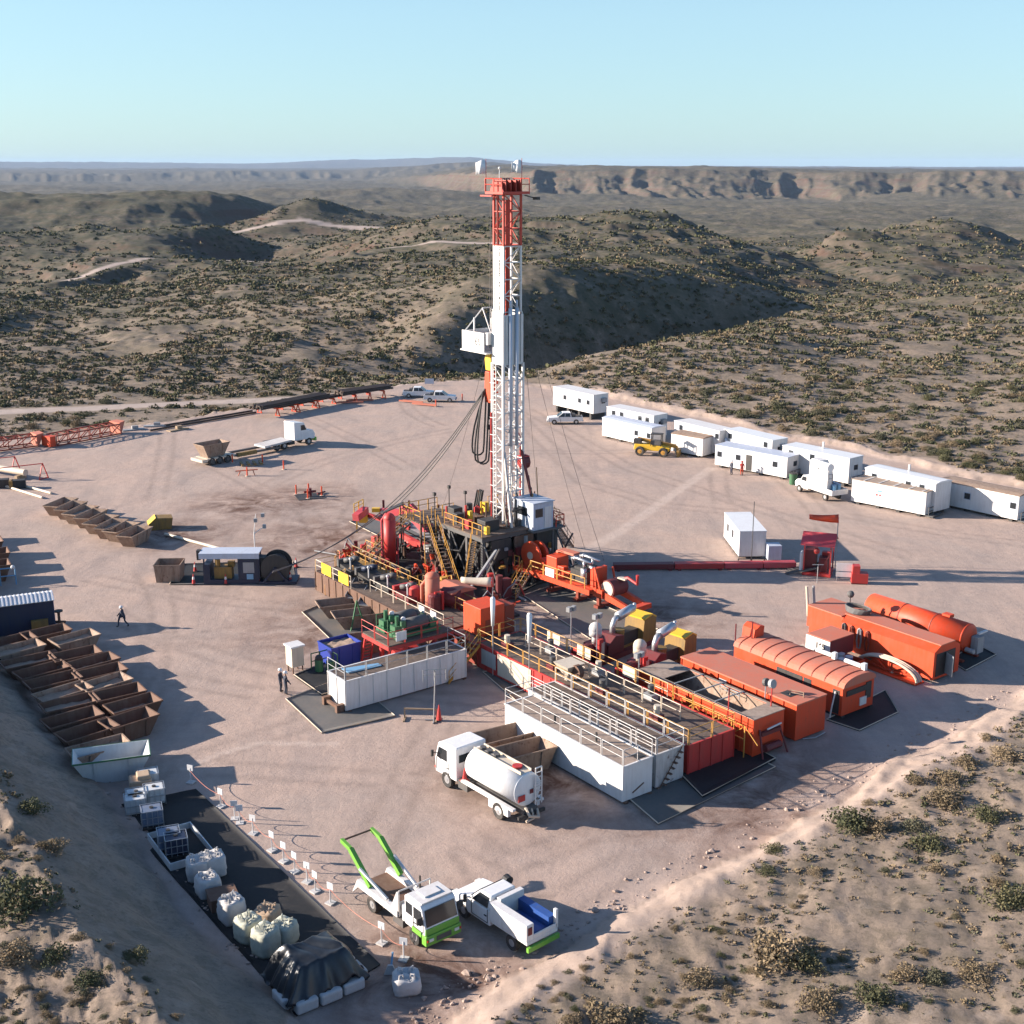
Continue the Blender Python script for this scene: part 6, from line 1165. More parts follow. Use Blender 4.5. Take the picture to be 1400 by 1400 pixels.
# ------------------------------------------------------------------ vehicles
def pickup(loc, rz, label, load=True, paintm='white_clean', group=None):
    t = thing('pickup_truck', label, 'pickup', loc, rz, group)
    # x forward
    s = MB(); s.prof([(-2.6, .45), (2.45, .45), (2.55, .75), (2.4, 1.02), (1.1, 1.12), (-.95, 1.12), (-.95, 1.10), (-2.6, 1.10)], -.88, .88); s.build('body', paintm, t, bevel=.05)
    s = MB(); s.hexa([(-.95, -.84, 1.125), (1.15, -.84, 1.125), (1.15, .84, 1.125), (-.95, .84, 1.125), (-.8, -.70, 1.75), (.35, -.70, 1.75), (.35, .70, 1.75), (-.8, .70, 1.75)]); s.build('cab', paintm, t, bevel=.05)
    for sg in (-1, 1):
        for x0, x1, xt0, xt1 in ((-.78, .0, -.7, -.05), (.08, .95, .02, .36)):
            y0, y1 = sg * .845, sg * .725; V = [(x0, y0 - sg * .01, 1.17), (x1, y0 - sg * .01, 1.17), (xt1, y1, 1.66), (xt0, y1, 1.66)]; V += [(x, y + sg * .02, z) for x, y, z in V]; MB().hexa(V if sg < 0 else V).build('window', 'glass', t)
    V = [(1.10, -.74, 1.17), (1.10, .74, 1.17), (.40, .62, 1.70), (.40, -.62, 1.70)]; MB().hexa(V + [(x + .05, y, z + .03) for x, y, z in V]).build('windscreen', 'glass', t)
    V = [(-.93, -.68, 1.2), (-.93, .68, 1.2), (-.83, .6, 1.66), (-.83, -.6, 1.66)]; MB().hexa([(x - .02, y, z) for x, y, z in V] + [(x + .01, y, z) for x, y, z in V]).build('rear_window', 'glass', t)
    s = MB(); s.box(-2.5, -.78, 1.102, -1.0, .78, 1.13); s.build('load_bed', 'dark', t)
    if load:
        s = MB(); s.cb((-1.3, 0, 1.3), (.5, 1.2, .35)); s.rail([(-1.02, -.7, 1.1), (-1.02, .7, 1.1)], .6, .035, 1.4); s.build('toolbox', 'darkgrey', t)
    for x in (1.62, -1.62):
        for sg in (-1, 1): wheel(t, x, sg * .78, .39, .26)
    s = MB(); s.box(2.5, -.85, .4, 2.66, .85, .62); s.box(-2.72, -.85, .45, -2.6, .85, .62); s.build('bumper', 'grey', t)
    for sg in (-1, 1): MB().cb((2.48, sg * .68, .84), (.1, .3, .18)).build('headlight', 'lamp', t)
    return t
pickup(G(772, 579), R(183), 'white pickup parked under the raised first cabin'); p2 = pickup(G(602, 549), R(-4), 'white pickup with a red and white post at its nose, right of a parked pair')
copy_tree(p2, G(573, 543), R(-2), 'white pickup on the left of the parked pair by the pipe racks')
# telehandler
t = thing('telehandler', 'yellow telehandler with a black cage and big wheels before the white cabins', 'telehandler', G(893, 622), R(-18))
s = MB(); s.prof([(-2.5, .7), (2.2, .7), (2.3, 1.2), (1.0, 1.45), (-2.4, 1.5)], -.75, .75); s.build('chassis', 'bright_yellow', t, bevel=.08); s = MB(); s.bar((-2.2, .55, 1.95), (2.9, .55, 1.25), .4, .45); s.bar((2.9, .55, 1.3), (3.4, .5, .3), .3); s.build('boom', 'yellow', t); s = MB()
for x in (-.2, 1.1):
    for y in (-.85, .1): s.bar((x, y, 1.4), (x + .1, y, 2.9), .1)
s.box(-.25, -.9, 2.9, 1.3, .15, 3.0); s.build('cage', 'dark', t); s = MB(); s.box(-.12, -.8, 1.5, 1.05, .05, 2.1); s.build('cab', 'darkgrey', t); s = MB(); s.box(-2.55, -.6, 1.5, -1.6, .3, 2.1); s.build('engine_cover', 'dark', t); s = MB(); s.box(3.2, -.6, .05, 3.5, .9, .9); s.bar((3.5, -.3, .12), (4.5, -.3, .1), .1, .05); s.bar((3.5, .5, .12), (4.5, .5, .1), .1, .05); s.build('fork', 'ochre', t)
for x in (1.5, -1.6):
    for sg in (-1, 1): wheel(t, x, sg * .95, .62, .45, 'yellow')
# flatbed truck with tank load
t = thing('flatbed_truck', 'white flatbed truck loaded with a white tank cabinet and blue barrels', 'truck', G(1122, 678), math.atan2(G(1100, 668).y - G(1150, 685).y, G(1100, 668).x - G(1150, 685).x))
s = MB(); s.prof([(1.2, .55), (3.5, .55), (3.6, 1.1), (3.2, 1.45), (2.6, 1.55), (2.2, 2.15), (1.2, 2.2)], -.95, .95); s.build('cab', 'white_clean', t, bevel=.06)
for sg in (-1, 1): MB().prof([(1.5, 1.5), (2.5, 1.5), (2.15, 2.0), (1.5, 2.0)], sg * .96 - .01, sg * .96 + .01).build('window', 'glass', t)
MB().hexa([(2.68, -.8, 1.56), (2.68, .8, 1.56), (2.28, .75, 2.1), (2.28, -.75, 2.1), (2.72, -.8, 1.58), (2.72, .8, 1.58), (2.32, .75, 2.12), (2.32, -.75, 2.12)]).build('windscreen', 'glass', t)
s = MB(); s.box(-3.2, -1.1, .85, 1.1, 1.1, .98); s.box(-3.2, -1.16, .85, 1.1, -1.1, 1.45); s.box(-3.2, 1.1, .85, 1.1, 1.16, 1.45); s.box(-3.26, -1.16, .85, -3.2, 1.16, 1.45); s.build('load_bed', 'white', t); s = MB(); s.box(-3.0, -.4, .5, 1.2, .4, .85); s.build('chassis', 'dark', t)
for x in (2.7, -1.9):
    for sg in (-1, 1): wheel(t, x, sg * .9, .43, .3)
wb = thing('tank_cabinet', 'white tank cabinet with a rounded hood strapped on the flatbed truck', 'tank cabinet', t.matrix_basis @ Vector((-.3, .2, .985)), t.rotation_euler.z); s = MB(); s.box(-.1, -.85, 0, 1.3, .85, 2.9); s.profx([(-.85, 2.9), (.85, 2.9), (.6, 3.35), (-.6, 3.35)], -.1, 1.3); s.box(-1.9, .1, 0, -.11, .85, 2.4); s.build('box', 'white', wb); s = MB(); s.tube((-1.9, .45, 2.85), (-.12, .45, 2.85), .48, 14); s.build('hood', 'white_clean', wb, False); MB().box(-.12, -.75, 1.2, -.101, .05, 2.4).build('opening', 'dark', wb); s = MB(); s.rail([(-1.95, .1, 1.0), (-1.95, .8, 1.0)], 1.1, .04, .7); s.build('ladder', 'grey', wb)
for i, (x, y) in enumerate(((-1.0, -.7), (-1.7, -.65), (-2.3, -.55), (-2.4, .2))):
    bl = thing('drum', ['dark blue drum against the white cabinet on the flatbed', 'second drum from the cabinet on the flatbed, under a light blue lid', 'light blue drum near the tailboard of the flatbed', 'light blue drum in the far tail corner of the flatbed'][i], 'drum', t.matrix_basis @ Vector((x, y, .985)), 0, 'drums on the flatbed truck'); MB().tube((0, 0, 0), (0, 0, .85), .29, 12).build('barrel', 'royal' if i < 1 else 'light_blue', bl); MB().tube((0, 0, .852), (0, 0, .9), .3, 12).build('lid', 'light_blue', bl)
# tractor with lowbed trailer carrying a skip
p, q = G(424, 606), G(262, 637); d = p - q; ra = math.atan2(d.y, d.x); L = d.length; print('tractor+trailer', L)
t = thing('tractor_unit', 'white tractor unit coupled to the low trailer in the far left of the pad', 'truck', G(398, 610), ra)
s = MB(); s.prof([(-.2, .9), (3.2, .8), (3.3, 1.4), (3.0, 2.0), (1.9, 2.15), (1.5, 3.2), (-.2, 3.4)], -1.15, 1.15); s.build('cab', 'white_clean', t, bevel=.08)
for sg in (-1, 1): MB().prof([(.9, 2.2), (1.8, 2.2), (1.5, 2.9), (.9, 2.9)], sg * 1.16 - .01, sg * 1.16 + .01).build('window', 'glass', t)
MB().hexa([(1.95, -1.0, 2.18), (1.95, 1.0, 2.18), (1.58, .9, 3.05), (1.58, -.9, 3.05), (2.0, -1.0, 2.2), (2.0, 1.0, 2.2), (1.63, .9, 3.07), (1.63, -.9, 3.07)]).build('windscreen', 'glass', t)
s = MB(); s.box(-3.8, -.5, .6, -.25, .5, .95); s.box(-3.8, -1.2, .95, -1.2, -.55, 1.15); s.box(-3.8, .55, .95, -1.2, 1.2, 1.15); s.box(-1.2, -1.2, .5, -.25, 1.2, 1.0); s.build('chassis', 'dark', t); s = MB(); s.box(3.2, -1.15, .45, 3.5, 1.15, .95); s.build('bumper', 'lime', t)
for x in (2.2, -1.9, -3.1):
    for sg in (-1, 1): wheel(t, x, sg * 1.0, .52, .32)
t2 = thing('low_trailer', 'low trailer with a pale gooseneck and dark rear wheels, carrying a rusty skip', 'trailer', G(300, 631), ra)
Lt = (G(385, 610) - G(300, 631)).length
s = MB(); s.box(-2.6, -1.3, .75, 1.6, 1.3, .95); s.box(-3.4, -1.3, .55, -2.6, 1.3, .9); s.build('deck', 'cream', t2); s = MB()
for y in (-1.0, 1.0): s.box(1.6, y - .18, .55, Lt - 2.5, y + .18, .8)
s.build('frame_beam', 'darkgrey', t2); s = MB(); s.hexa([(Lt - 5, -1.2, .9), (Lt - .6, -1.2, 1.16), (Lt - .6, 1.2, 1.16), (Lt - 5, 1.2, .9), (Lt - 5, -1.2, 1.15), (Lt - .6, -1.2, 1.4), (Lt - .6, 1.2, 1.4), (Lt - 5, 1.2, 1.15)]); s.build('gooseneck', 'white_dirty', t2); s = MB(); s.box(2.0, -1.32, .45, 5.0, -.85, .95); s.build('side_box', 'ochre', t2)
for x in (-1.9, -.7, .5):
    for sg in (-1, 1): wheel(t2, x, sg * 1.15, .5, .34, 'darkgrey')
skip('rusty_skip', 4.0, 2.3, 1.7, .8, .3, 'rust_pale', 'tall rusty skip carried on the back of the low trailer', t2.matrix_basis @ Vector((-1.0, 0, .955)), ra, (.5, 'mud'))
# tanker truck
p, q = G(625, 1085), G(692, 1132); d = p - q; ra = math.atan2(d.y, d.x) + R(4); L = d.length; print('tanker wheelbase', L)
t = thing('tanker_truck', 'white tanker truck with a cylindrical tank parked by the front white tank', 'tanker truck', (G(617, 1080) + G(688, 1128)) / 2 + Vector((.9, .9, 0)), ra)
s = MB(); s.prof([(2.0, .75), (4.15, .7), (4.2, 1.6), (3.85, 2.75), (3.5, 2.9), (2.0, 2.95)], -1.15, 1.15); s.build('cab', 'white_clean', t, bevel=.08)
for sg in (-1, 1): MB().prof([(2.95, 1.75), (4.0, 1.75), (3.75, 2.5), (2.95, 2.5)], sg * 1.16 - .012, sg * 1.16 + .012).build('window', 'glass', t)
MB().hexa([(4.16, -1.0, 1.75), (4.16, 1.0, 1.75), (3.9, .95, 2.6), (3.9, -.95, 2.6), (4.2, -1.0, 1.76), (4.2, 1.0, 1.76), (3.94, .95, 2.61), (3.94, -.95, 2.61)]).build('windscreen', 'glass', t)
for y0, y1 in ((-.95, -.05), (.05, .95)): MB().box(1.97, y0, 1.95, 1.995, y1, 2.45).build('rear_window', 'glass', t)
s = MB(); s.box(-3.6, -.5, .6, 2.1, .5, .95); s.box(1.0, -1.1, .45, 1.9, -.5, 1.0); s.box(1.0, .5, .45, 1.9, 1.1, 1.0); s.build('chassis', 'darkgrey', t)
s = MB(); s.box(-3.4, -1.2, .98, 1.5, -.95, 1.12); s.box(-3.4, .95, .98, 1.5, 1.2, 1.12); s.box(-3.0, -1.22, .5, -1.2, -1.0, .97); s.box(-3.0, 1.0, .5, -1.2, 1.22, .97); s.build('side_fender', 'white', t)
s = MB(); s.tube((-3.3, 0, 2.02), (1.3, 0, 2.02), 1.02, 28); s.ball((1.3, 0, 2.02), 1.02, (.22, 1, 1), n=28); s.ball((-3.3, 0, 2.02), 1.02, (.12, 1, 1), n=28); tk = s.build('tank', 'white_clean', t, True)
s = MB(); s.box(-3.2, -.42, 3.0, 1.2, -.36, 3.18); s.box(-3.2, .36, 3.0, 1.2, .42, 3.18); s.box(-3.2, -.36, 2.95, 1.2, .36, 3.06); s.build('top_walkway', 'cream', t)
for x in (.8, .2, -.5): MB().tube((x, 0, 3.06), (x, 0, 3.22), .2, 12).build('fill_cap', 'darkgrey', t)
MB().tube((-2.4, 0, 3.06), (-2.4, 0, 3.2), .3, 14).build('manhole', 'red', t)
s = MB(); s.rail([(-3.55, -.9, 1.0), (-3.55, -.4, 1.0)], 2.3, .045, .6)
for i in range(7): s.bar((-3.55, -.88, 1.2 + i * .3), (-3.55, -.42, 1.2 + i * .3), .045)
s.build('ladder', 'white', t)
MB().cb((-3.46, .55, 1.65), (.03, .5, .38)).build('hazard_plate', 'red', t); s = MB(); s.cb((-3.46, -.2, 1.9), (.03, .26, .26), 0); s.build('diamond_plate', 'maroon', t); s = MB(); s.cb((-2.9, -.86, 2.7), (.35, .02, .25)); s.build('emblem', 'orange_faded', t)
s = MB(); s.path([(-3.5, .3, 1.0), (-4.0, .4, .7), (-4.1, -.2, .5), (-3.6, -.5, .7)], .09, 7); s.path([(-3.5, -.1, .9), (-3.9, .0, .4), (-3.8, .5, .3)], .08, 7); s.build('hose', 'rope', t); s = MB(); s.box(-3.75, -1.0, .5, -3.6, 1.0, .7); s.build('bumper', 'dark', t)
s = MB(); s.tube((1.5, .9, .98), (1.5, .9, 1.8), .17, 10, .03); s.cb((1.5, .9, .99), (.45, .45, .05)); s.build('cone', 'red', t); MB().tube((1.55, -.3, .9), (1.55, -.3, 1.9), .22, 10).build('air_filter', 'grey', t)
for x in (3.0, -2.1):
    for sg in (-1, 1): wheel(t, x, sg * 1.0, .53, .34 if x > 0 else .5)
for i, (px, py) in enumerate(((690, 1030), (714, 1052))):
    p = G(px, py); skip('cuttings_bin', 4.0, 1.9, 1.5, .5, .2, 'rust_pale', ['rusty open bin behind the tanker truck tank, farther one of two', 'rusty open bin with dirt beside the tanker truck, nearer one of two'][i], p, R(30), (.5, 'contents' if i else 'mud'), group='rusty bins beside the tanker truck', cat='bin')
# skip loader truck (green and white)
p, q = G(548, 1308), G(517, 1255); d = p - q; ra = math.atan2(d.y, d.x) + R(8); print('skip loader', d.length)
t = thing('skip_loader_truck', 'white skip loader truck with lime green lifting arms and bumper', 'skip loader', (0, 0, 0), R(-51)); t.scale = (.88,) * 3; _o = G(513, 1246) - Matrix.Rotation(R(-51), 4, 'Z') @ Vector((-1.7, -1.0, 0)) * .88; t.location = (_o.x, _o.y, 0)
s = MB(); s.prof([(1.6, .95), (3.55, .95), (3.6, 1.5), (3.3, 2.55), (3.1, 2.75), (1.6, 2.75)], -1.15, 1.15); s.build('cab', 'white_clean', t, bevel=.07); s = MB(); s.box(1.75, -1.05, 2.76, 3.15, 1.05, 2.84); s.box(2.0, -.55, 2.842, 2.75, .55, 2.92); s.build('roof_hatch', 'white', t)
for sg in (-1, 1):
    for x0, x1, k in ((1.75, 2.35, 0), (2.5, 3.42, .22)): MB().prof([(x0, 1.75), (x1, 1.75), (x1 - k, 2.45), (x0, 2.45)], sg * 1.16 - .012, sg * 1.16 + .012).build('window', 'glass', t)
MB().hexa([(3.58, -1.05, 1.6), (3.58, 1.05, 1.6), (3.34, 1.0, 2.5), (3.34, -1.0, 2.5), (3.62, -1.05, 1.61), (3.62, 1.05, 1.61), (3.38, 1.0, 2.51), (3.38, -1.0, 2.51)]).build('windscreen', 'glass', t)
s = MB(); s.box(3.3, -1.2, .5, 3.75, 1.2, 1.1); s.box(3.58, -1.14, 1.1, 3.66, 1.14, 1.5); s.build('bumper', 'lime', t, bevel=.04); s = MB(); s.box(2.4, -1.22, .9, 3.28, -1.16, 1.2); s.box(2.4, 1.16, .9, 3.28, 1.22, 1.2); s.build('door_panel', 'lime', t)
s = MB(); s.box(-3.4, -.5, .65, 1.6, .5, 1.0); s.box(.4, -1.15, .5, 1.4, 1.15, .95); s.build('chassis', 'darkgrey', t); s = MB(); s.box(-3.3, -.95, 1.0, .9, .95, 1.12); s.build('deck', 'rust', t)
s = MB()
for sg in (-1, 1): s.box(-3.3, sg * 1.05 - .16, .98, .9, sg * 1.05 + .16, 1.38); s.prof([(-3.9, .3), (-3.2, .98), (-2.2, 1.4), (-3.3, 1.4)], sg * 1.05 - .12, sg * 1.05 + .12)
s.build('side_beam', 'white', t)
s = MB()
for sg in (-1, 1):
    s.bar((-2.0, sg * 1.05, 1.5), (-4.1, sg * 1.05, 3.0), .26, .32); s.bar((-4.1, sg * 1.05, 3.0), (-5.1, sg * 1.05, 3.15), .2, .26)
s.build('lifting_arm', 'lime', t); s = MB()
for sg in (-1, 1): s.tube((-.3, sg * 1.05, 1.5), (-2.9, sg * 1.2, 2.3), .1, 8)
s.build('ram', 'steel', t); MB().tube((-5.05, -1.05, 3.15), (-5.05, 1.05, 3.15), .06, 8).build('cross_tube', 'rust', t)
s = MB(); s.rail([(.95, -1.15, 1.0), (.95, 1.15, 1.0)], 1.6, .05, 2.3); s.box(.93, -1.1, 1.1, .97, 1.1, 1.9); s.prof([(.3, 1.4), (1.05, 1.4), (1.05, 2.6), (.9, 2.6)], -1.2, -1.1); s.build('headboard', 'white_dirty', t)
MB().tube((1.25, .9, 1.0), (1.25, .9, 2.1), .3, 12).build('tank', 'navy', t); MB().tube((1.35, -.9, .95), (1.35, -.9, 1.9), .2, 10).build('air_filter', 'white', t); MB().tube((.2, .9, 1.4), (.2, .9, 2.5), .06, 8).build('exhaust_stack', 'dark', t)
for x in (2.5, -1.7):
    for sg in (-1, 1): wheel(t, x, sg * 1.0, .52, .32 if x > 0 else .5)
for sg in (-1, 1): MB().cb((3.4, sg * 1.3, 2.0), (.12, .2, .5)).build('mirror', 'dark', t)
# service pickup white and blue
t = thing('service_truck', 'white service truck with blue side lockers beside the skip loader', 'service truck', G(688, 1268), R(131))
s = MB(); s.prof([(-.1, .5), (2.9, .5), (3.05, .9), (2.7, 1.2), (1.5, 1.38), (-.1, 1.38)], -.98, .98); s.build('body', 'white_clean', t, bevel=.07); s = MB(); s.hexa([(-.1, -.94, 1.385), (1.55, -.94, 1.385), (1.55, .94, 1.385), (-.1, .94, 1.385), (0, -.78, 2.05), (.85, -.78, 2.05), (.85, .78, 2.05), (0, .78, 2.05)]); s.build('cab', 'white_clean', t, bevel=.06)
V = [(1.52, -.8, 1.42), (1.52, .8, 1.42), (.90, .7, 2.0), (.90, -.7, 2.0)]; MB().hexa(V + [(x + .05, y, z + .03) for x, y, z in V]).build('windscreen', 'glass', t)
for sg in (-1, 1): V = [(.1, sg * .955, 1.45), (1.3, sg * .955, 1.45), (.82, sg * .81, 1.96), (.1, sg * .81, 1.96)]; MB().hexa(V + [(x, y + sg * .02, z) for x, y, z in V]).build('window', 'glass', t)
s = MB(); s.box(-2.9, -1.02, .8, -.15, .98, 1.0); s.box(-2.9, .55, 1.0, -.15, 1.02, 1.9); s.box(-2.9, -1.02, 1.0, -2.82, .55, 1.25); s.box(-2.9, -1.06, 1.0, -2.7, -.9, 2.0); s.box(-.45, -1.0, 1.0, -.15, .54, 2.0); s.build('locker', 'white', t, bevel=.02); s = MB(); s.box(-2.7, -1.03, .75, -.4, -.6, 1.62); s.box(-2.6, -.55, 1.01, -.6, .4, 1.1); s.box(-.3, -1.05, .6, .6, -.99, 1.3); s.build('blue_locker', 'blue', t); s = MB(); s.box(-3.05, -1.02, .5, -2.9, 1.02, .75); s.build('bumper', 'lime', t)
MB().cb((-2.92, .8, 1.55), (.03, .25, .4)).build('tail_light', 'maroon', t); MB().tube((.9, -1.15, 1.7), (1.2, -1.15, 1.75), .3, 12).build('hose_reel', 'dark', t); s = MB(); s.box(-2.5, -1.2, 1.0, -1.6, -1.04, 1.45); s.build('tool_tray', 'dark', t); MB().box(-2.2, -.3, 1.0, -1.3, .3, 1.02).build('emblem', 'lime', t)
for x in (2.0, -1.75):
    for sg in (-1, 1): wheel(t, x, sg * .86, .42, .28)
for sg in (-1, 1): MB().cb((2.9, sg * .75, 1.0), (.12, .3, .2)).build('headlight', 'lamp', t)

# doors, mirrors and lamps of the three near trucks
def truck_trim(t, x0, x1, z0, z1, y, xf, zl, xm, zm):
    for sg in (-1, 1):
        d = MB()
        for a, b in (((x0, z0), (x1, z0)), ((x0, z0), (x0, z1)), ((x1, z0), (x1, z1))): d.bar((a[0], sg * (y + .012), a[1]), (b[0], sg * (y + .012), b[1]), .03)
        o = d.build('door_seam', 'darkgrey', t); MB().cb((x0 + .15, sg * (y + .03), (z0 + z1) / 2), (.18, .04, .05)).build('handle', 'dark', o)
        m = MB(); m.bar((xm, sg * y, zm), (xm + .1, sg * (y + .32), zm + .1), .04); m.cb((xm + .1, sg * (y + .34), zm + .05), (.1, .16, .4)); m.build('mirror', 'dark', t)
        MB().cb((xf, sg * (y - .28), zl), (.06, .3, .16)).build('headlight', 'lamp', t); MB().cb((xf, sg * (y - .04), zl), (.055, .1, .12)).build('indicator', 'orange', t)
for o in [o for o in COL.objects if o.name.split('.')[0] in ('tanker_truck', 'skip_loader_truck', 'service_truck')]:
    k = o.name.split('.')[0]
    if k == 'tanker_truck': truck_trim(o, 2.75, 4.02, .95, 1.72, 1.15, 4.19, 1.0, 3.9, 2.0); MB().box(4.17, -.6, 1.1, 4.215, .6, 1.45).build('grille', 'darkgrey', o)
    elif k == 'skip_loader_truck': truck_trim(o, 2.45, 3.4, 1.22, 1.72, 1.15, 3.77, .85, 3.3, 2.0); MB().box(3.76, -.5, .65, 3.78, .5, .95).build('grille', 'darkgrey', o)
    else:
        truck_trim(o, .05, 1.3, .65, 1.38, .98, 3.02, .85, 1.3, 1.5); MB().box(3.0, -.45, .6, 3.06, .45, .85).build('grille', 'darkgrey', o)
        for x, m_, z in ((-2.2, 'lime', 1.3), (-1.6, 'orange', 1.35), (-1.0, 'grey', 1.5)): pass
# ------------------------------------------------------------------ rows of bins
def bins(rows, label_fn, group, L, W, Hh, rz, mats, fills, cat='bin', name='cuttings_bin', se=.7, ss=.22):
    protos = {}
    for i, (px, py) in enumerate(rows):
        k = i % len(mats); p = G(px, py, Hh); p.z = 0; r = rz + R([0, 4, -4, 3, -2, 5, -5][i % 7])
        if k not in protos: protos[k] = skip(name, L, W, Hh, se, ss, mats[k], label_fn(i), p, r, fills[k], group=group, cat=cat)
        else: copy_tree(protos[k], p, r, label_fn(i), group)
ORD = ['first', 'second', 'third', 'fourth', 'fifth', 'sixth', 'seventh', 'eighth', 'ninth', 'tenth', 'eleventh']
Z = lambda x, y: (x * .22857, 750 + y * .22857)
right = [Z(*c) for c in ((275, 492), (445, 525), (450, 625), (555, 668), (598, 730), (625, 795), (705, 855), (795, 920), (770, 1010))]
left = [Z(*c) for c in ((60, 545), (105, 590), (165, 665), (250, 720), (315, 780), (375, 850), (415, 915), (430, 1005), (520, 1080), (590, 1180))]
bins(right, lambda i: f'rusty bin, {ORD[i]} from the blue container in the right column of bins', 'rusty bins in the right column', 3.5, 1.9, 1.35, R(40), ['rust', 'rust_pale', 'rust', 'rust'], [(.45, 'mud'), (.95, 'contents'), (.3, 'mud'), (.7, 'contents')])
bins(left, lambda i: f'rusty bin, {ORD[i]} from the blue container in the left column along the bank', 'rusty bins in the left column', 3.7, 1.9, 1.35, R(40), ['rust', 'rust_pale', 'rust', 'rust'], [(.35, 'mud'), (1.0, 'contents'), (.9, 'contents'), (.25, 'mud')])
mid = [(83, 687), (97, 692), (110, 698), (124, 703), (138, 711), (152, 717), (166, 721), (184, 727)]
bins([(x, y - 1) for x, y in mid], lambda i: f'grey brown bin, {ORD[i]} from the far end of the row across the open pad', 'bins in a row on the open pad', 4.0, 1.8, 1.3, R(75), ['rust_pale', 'rust_pale', 'rust_pale'], [(.3, 'mud'), (.7, 'mud'), (.9, 'contents')], se=.75)
yb = thing('yellow_box', 'yellow steel weight box at the near end of the bin row', 'box', G(219, 722), R(20)); s = MB(); s.prof([(-1.2, 0), (1.1, 0), (1.3, 1.2), (-.4, 1.3), (-1.2, .6)], -.8, .8); s.build('body', 'ochre', yb, bevel=.04); MB().prof([(-1.22, .62), (-.42, 1.32), (-.44, 1.36), (-1.26, .66)], -.82, .82).build('face', 'bright_yellow', yb)
skip('waste_box', 2.4, 2.2, 1.7, .15, .1, 'rust_pale', 'open grey brown box beside the black liner of the cable reel unit', G(233, 792), R(2), (.3, 'mud'), cat='box')
skip('green_skip', 4.6, 2.3, 1.7, .9, .4, 'tote', 'white skip with a green rim at the near end of the bin rows', G(155, 1062), R(18), (.4, 'mud'), 'green', cat='skip')
cg = G(90, 872); cg = thing('corrugated_container', 'dark blue container with a white corrugated roof at the left edge', 'container', G(22, 862), R(24))
s = MB(); s.box(-5, -1.25, .1, 3.0, 1.25, 2.6); s.build('walls', 'navy', cg); s = MB(); s.profx([(-1.35, 2.602), (1.35, 2.602), (1.35, 2.64), (0, 2.95), (-1.35, 2.64)], -5.1, 3.1); s.build('roof', 'white', cg)
s = MB()
for i in range(26): x = -5 + i * .32; s.profx([(-1.37, 2.65), (0, 2.96), (1.37, 2.65), (1.37, 2.67), (0, 2.99), (-1.37, 2.67)], x, x + .09)
s.build('roof_rib', 'greyblue', cg); s = MB(); s.box(2.98, -1.0, .2, 3.03, 1.0, 2.4); s.tube((3.06, -.4, .2), (3.06, -.4, 2.4), .03, 6); s.tube((3.06, .4, .2), (3.06, .4, 2.4), .03, 6); s.build('door', 'blue', cg); MB().cb((1.8, -1.5, .6), (1.3, .4, 1.1)).build('crate', 'ochre', cg)
hd = thing('hydrant', 'dark standing valve post between the blue container and the bins', 'valve post', G(82, 858), 0); s = MB(); s.tube((0, 0, 0), (0, 0, 1.4), .12, 8); s.tube((-.5, 0, .5), (.5, 0, .5), .12, 8); s.build('pipe', 'rust', hd); MB().tube((0, 0, 1.4), (0, 0, 1.5), .35, 12).build('wheel_handle', 'dark', hd)
# off-pad stack on the left that throws the stepped shadow
for i, (x, y) in enumerate(((-22, 795), (-45, 812), (-60, 770), (-30, 762), (-48, 742), (-78, 752), (-22, 778))):
    skip('rusty_skip', 4.7, 2.2, 1.6, .6, .2, 'rust', ['rusty skip just outside the left edge beside the blue container', 'rusty skip farther out beyond the left edge', 'rusty skip at the far end beyond the left edge', 'rusty skip nearest the pad beyond the left edge', 'rusty skip farthest back beyond the left edge', 'outermost rusty skip beyond the left edge', 'rusty skip behind the blue pipe stand'][i], G(x, y), R(28), (.4, 'mud'), group='skips at the left edge')
wp = thing('water_point', 'pale blue pipe stand between skips at the left edge', 'pipe stand', G(12, 800), R(20)); s = MB(); s.rail([(-.7, 0, 0), (.7, 0, 0)], 1.6, .06, 1.4); s.build('frame', 'light_blue', wp); MB().ball((.5, -.1, 1.7), .2, n=8).build('valve', 'white', wp)
# ------------------------------------------------------------------ cable reel unit
o = G(330, 795); t = thing('cable_reel_unit', 'navy power unit with a pale blue canopy and a large black cable reel', 'power unit', o, R(1)); W1, W2 = G(282, 795).x - o.x, G(357, 795).x - o.x
s = MB(); s.box(W1, -.9, .05, W2, .9, .45); s.box(W1, -.9, .45, W1 + .6, .9, 1.9); s.box(.0, -.85, .45, 1.9, .85, 2.35)
for x in (W1 + .1, 0, W2 - .1):
    for y in (-.85, .85): s.bar((x, y, .4), (x, y, 2.9), .12)
s.build('body', 'navy', t); s = MB(); s.box(W1 - .3, -1.0, 2.9, W2 + .1, 1.0, 3.0); s.hexa([(W1 - .3, -1.02, 2.5), (W2 + .1, -1.02, 2.5), (W2 + .1, -1.0, 3.0), (W1 - .3, -1.0, 3.0), (W1 - .3, -1.08, 2.5), (W2 + .1, -1.08, 2.5), (W2 + .1, -1.06, 3.0), (W1 - .3, -1.06, 3.0)]); s.build('canopy', 'greyblue', t)
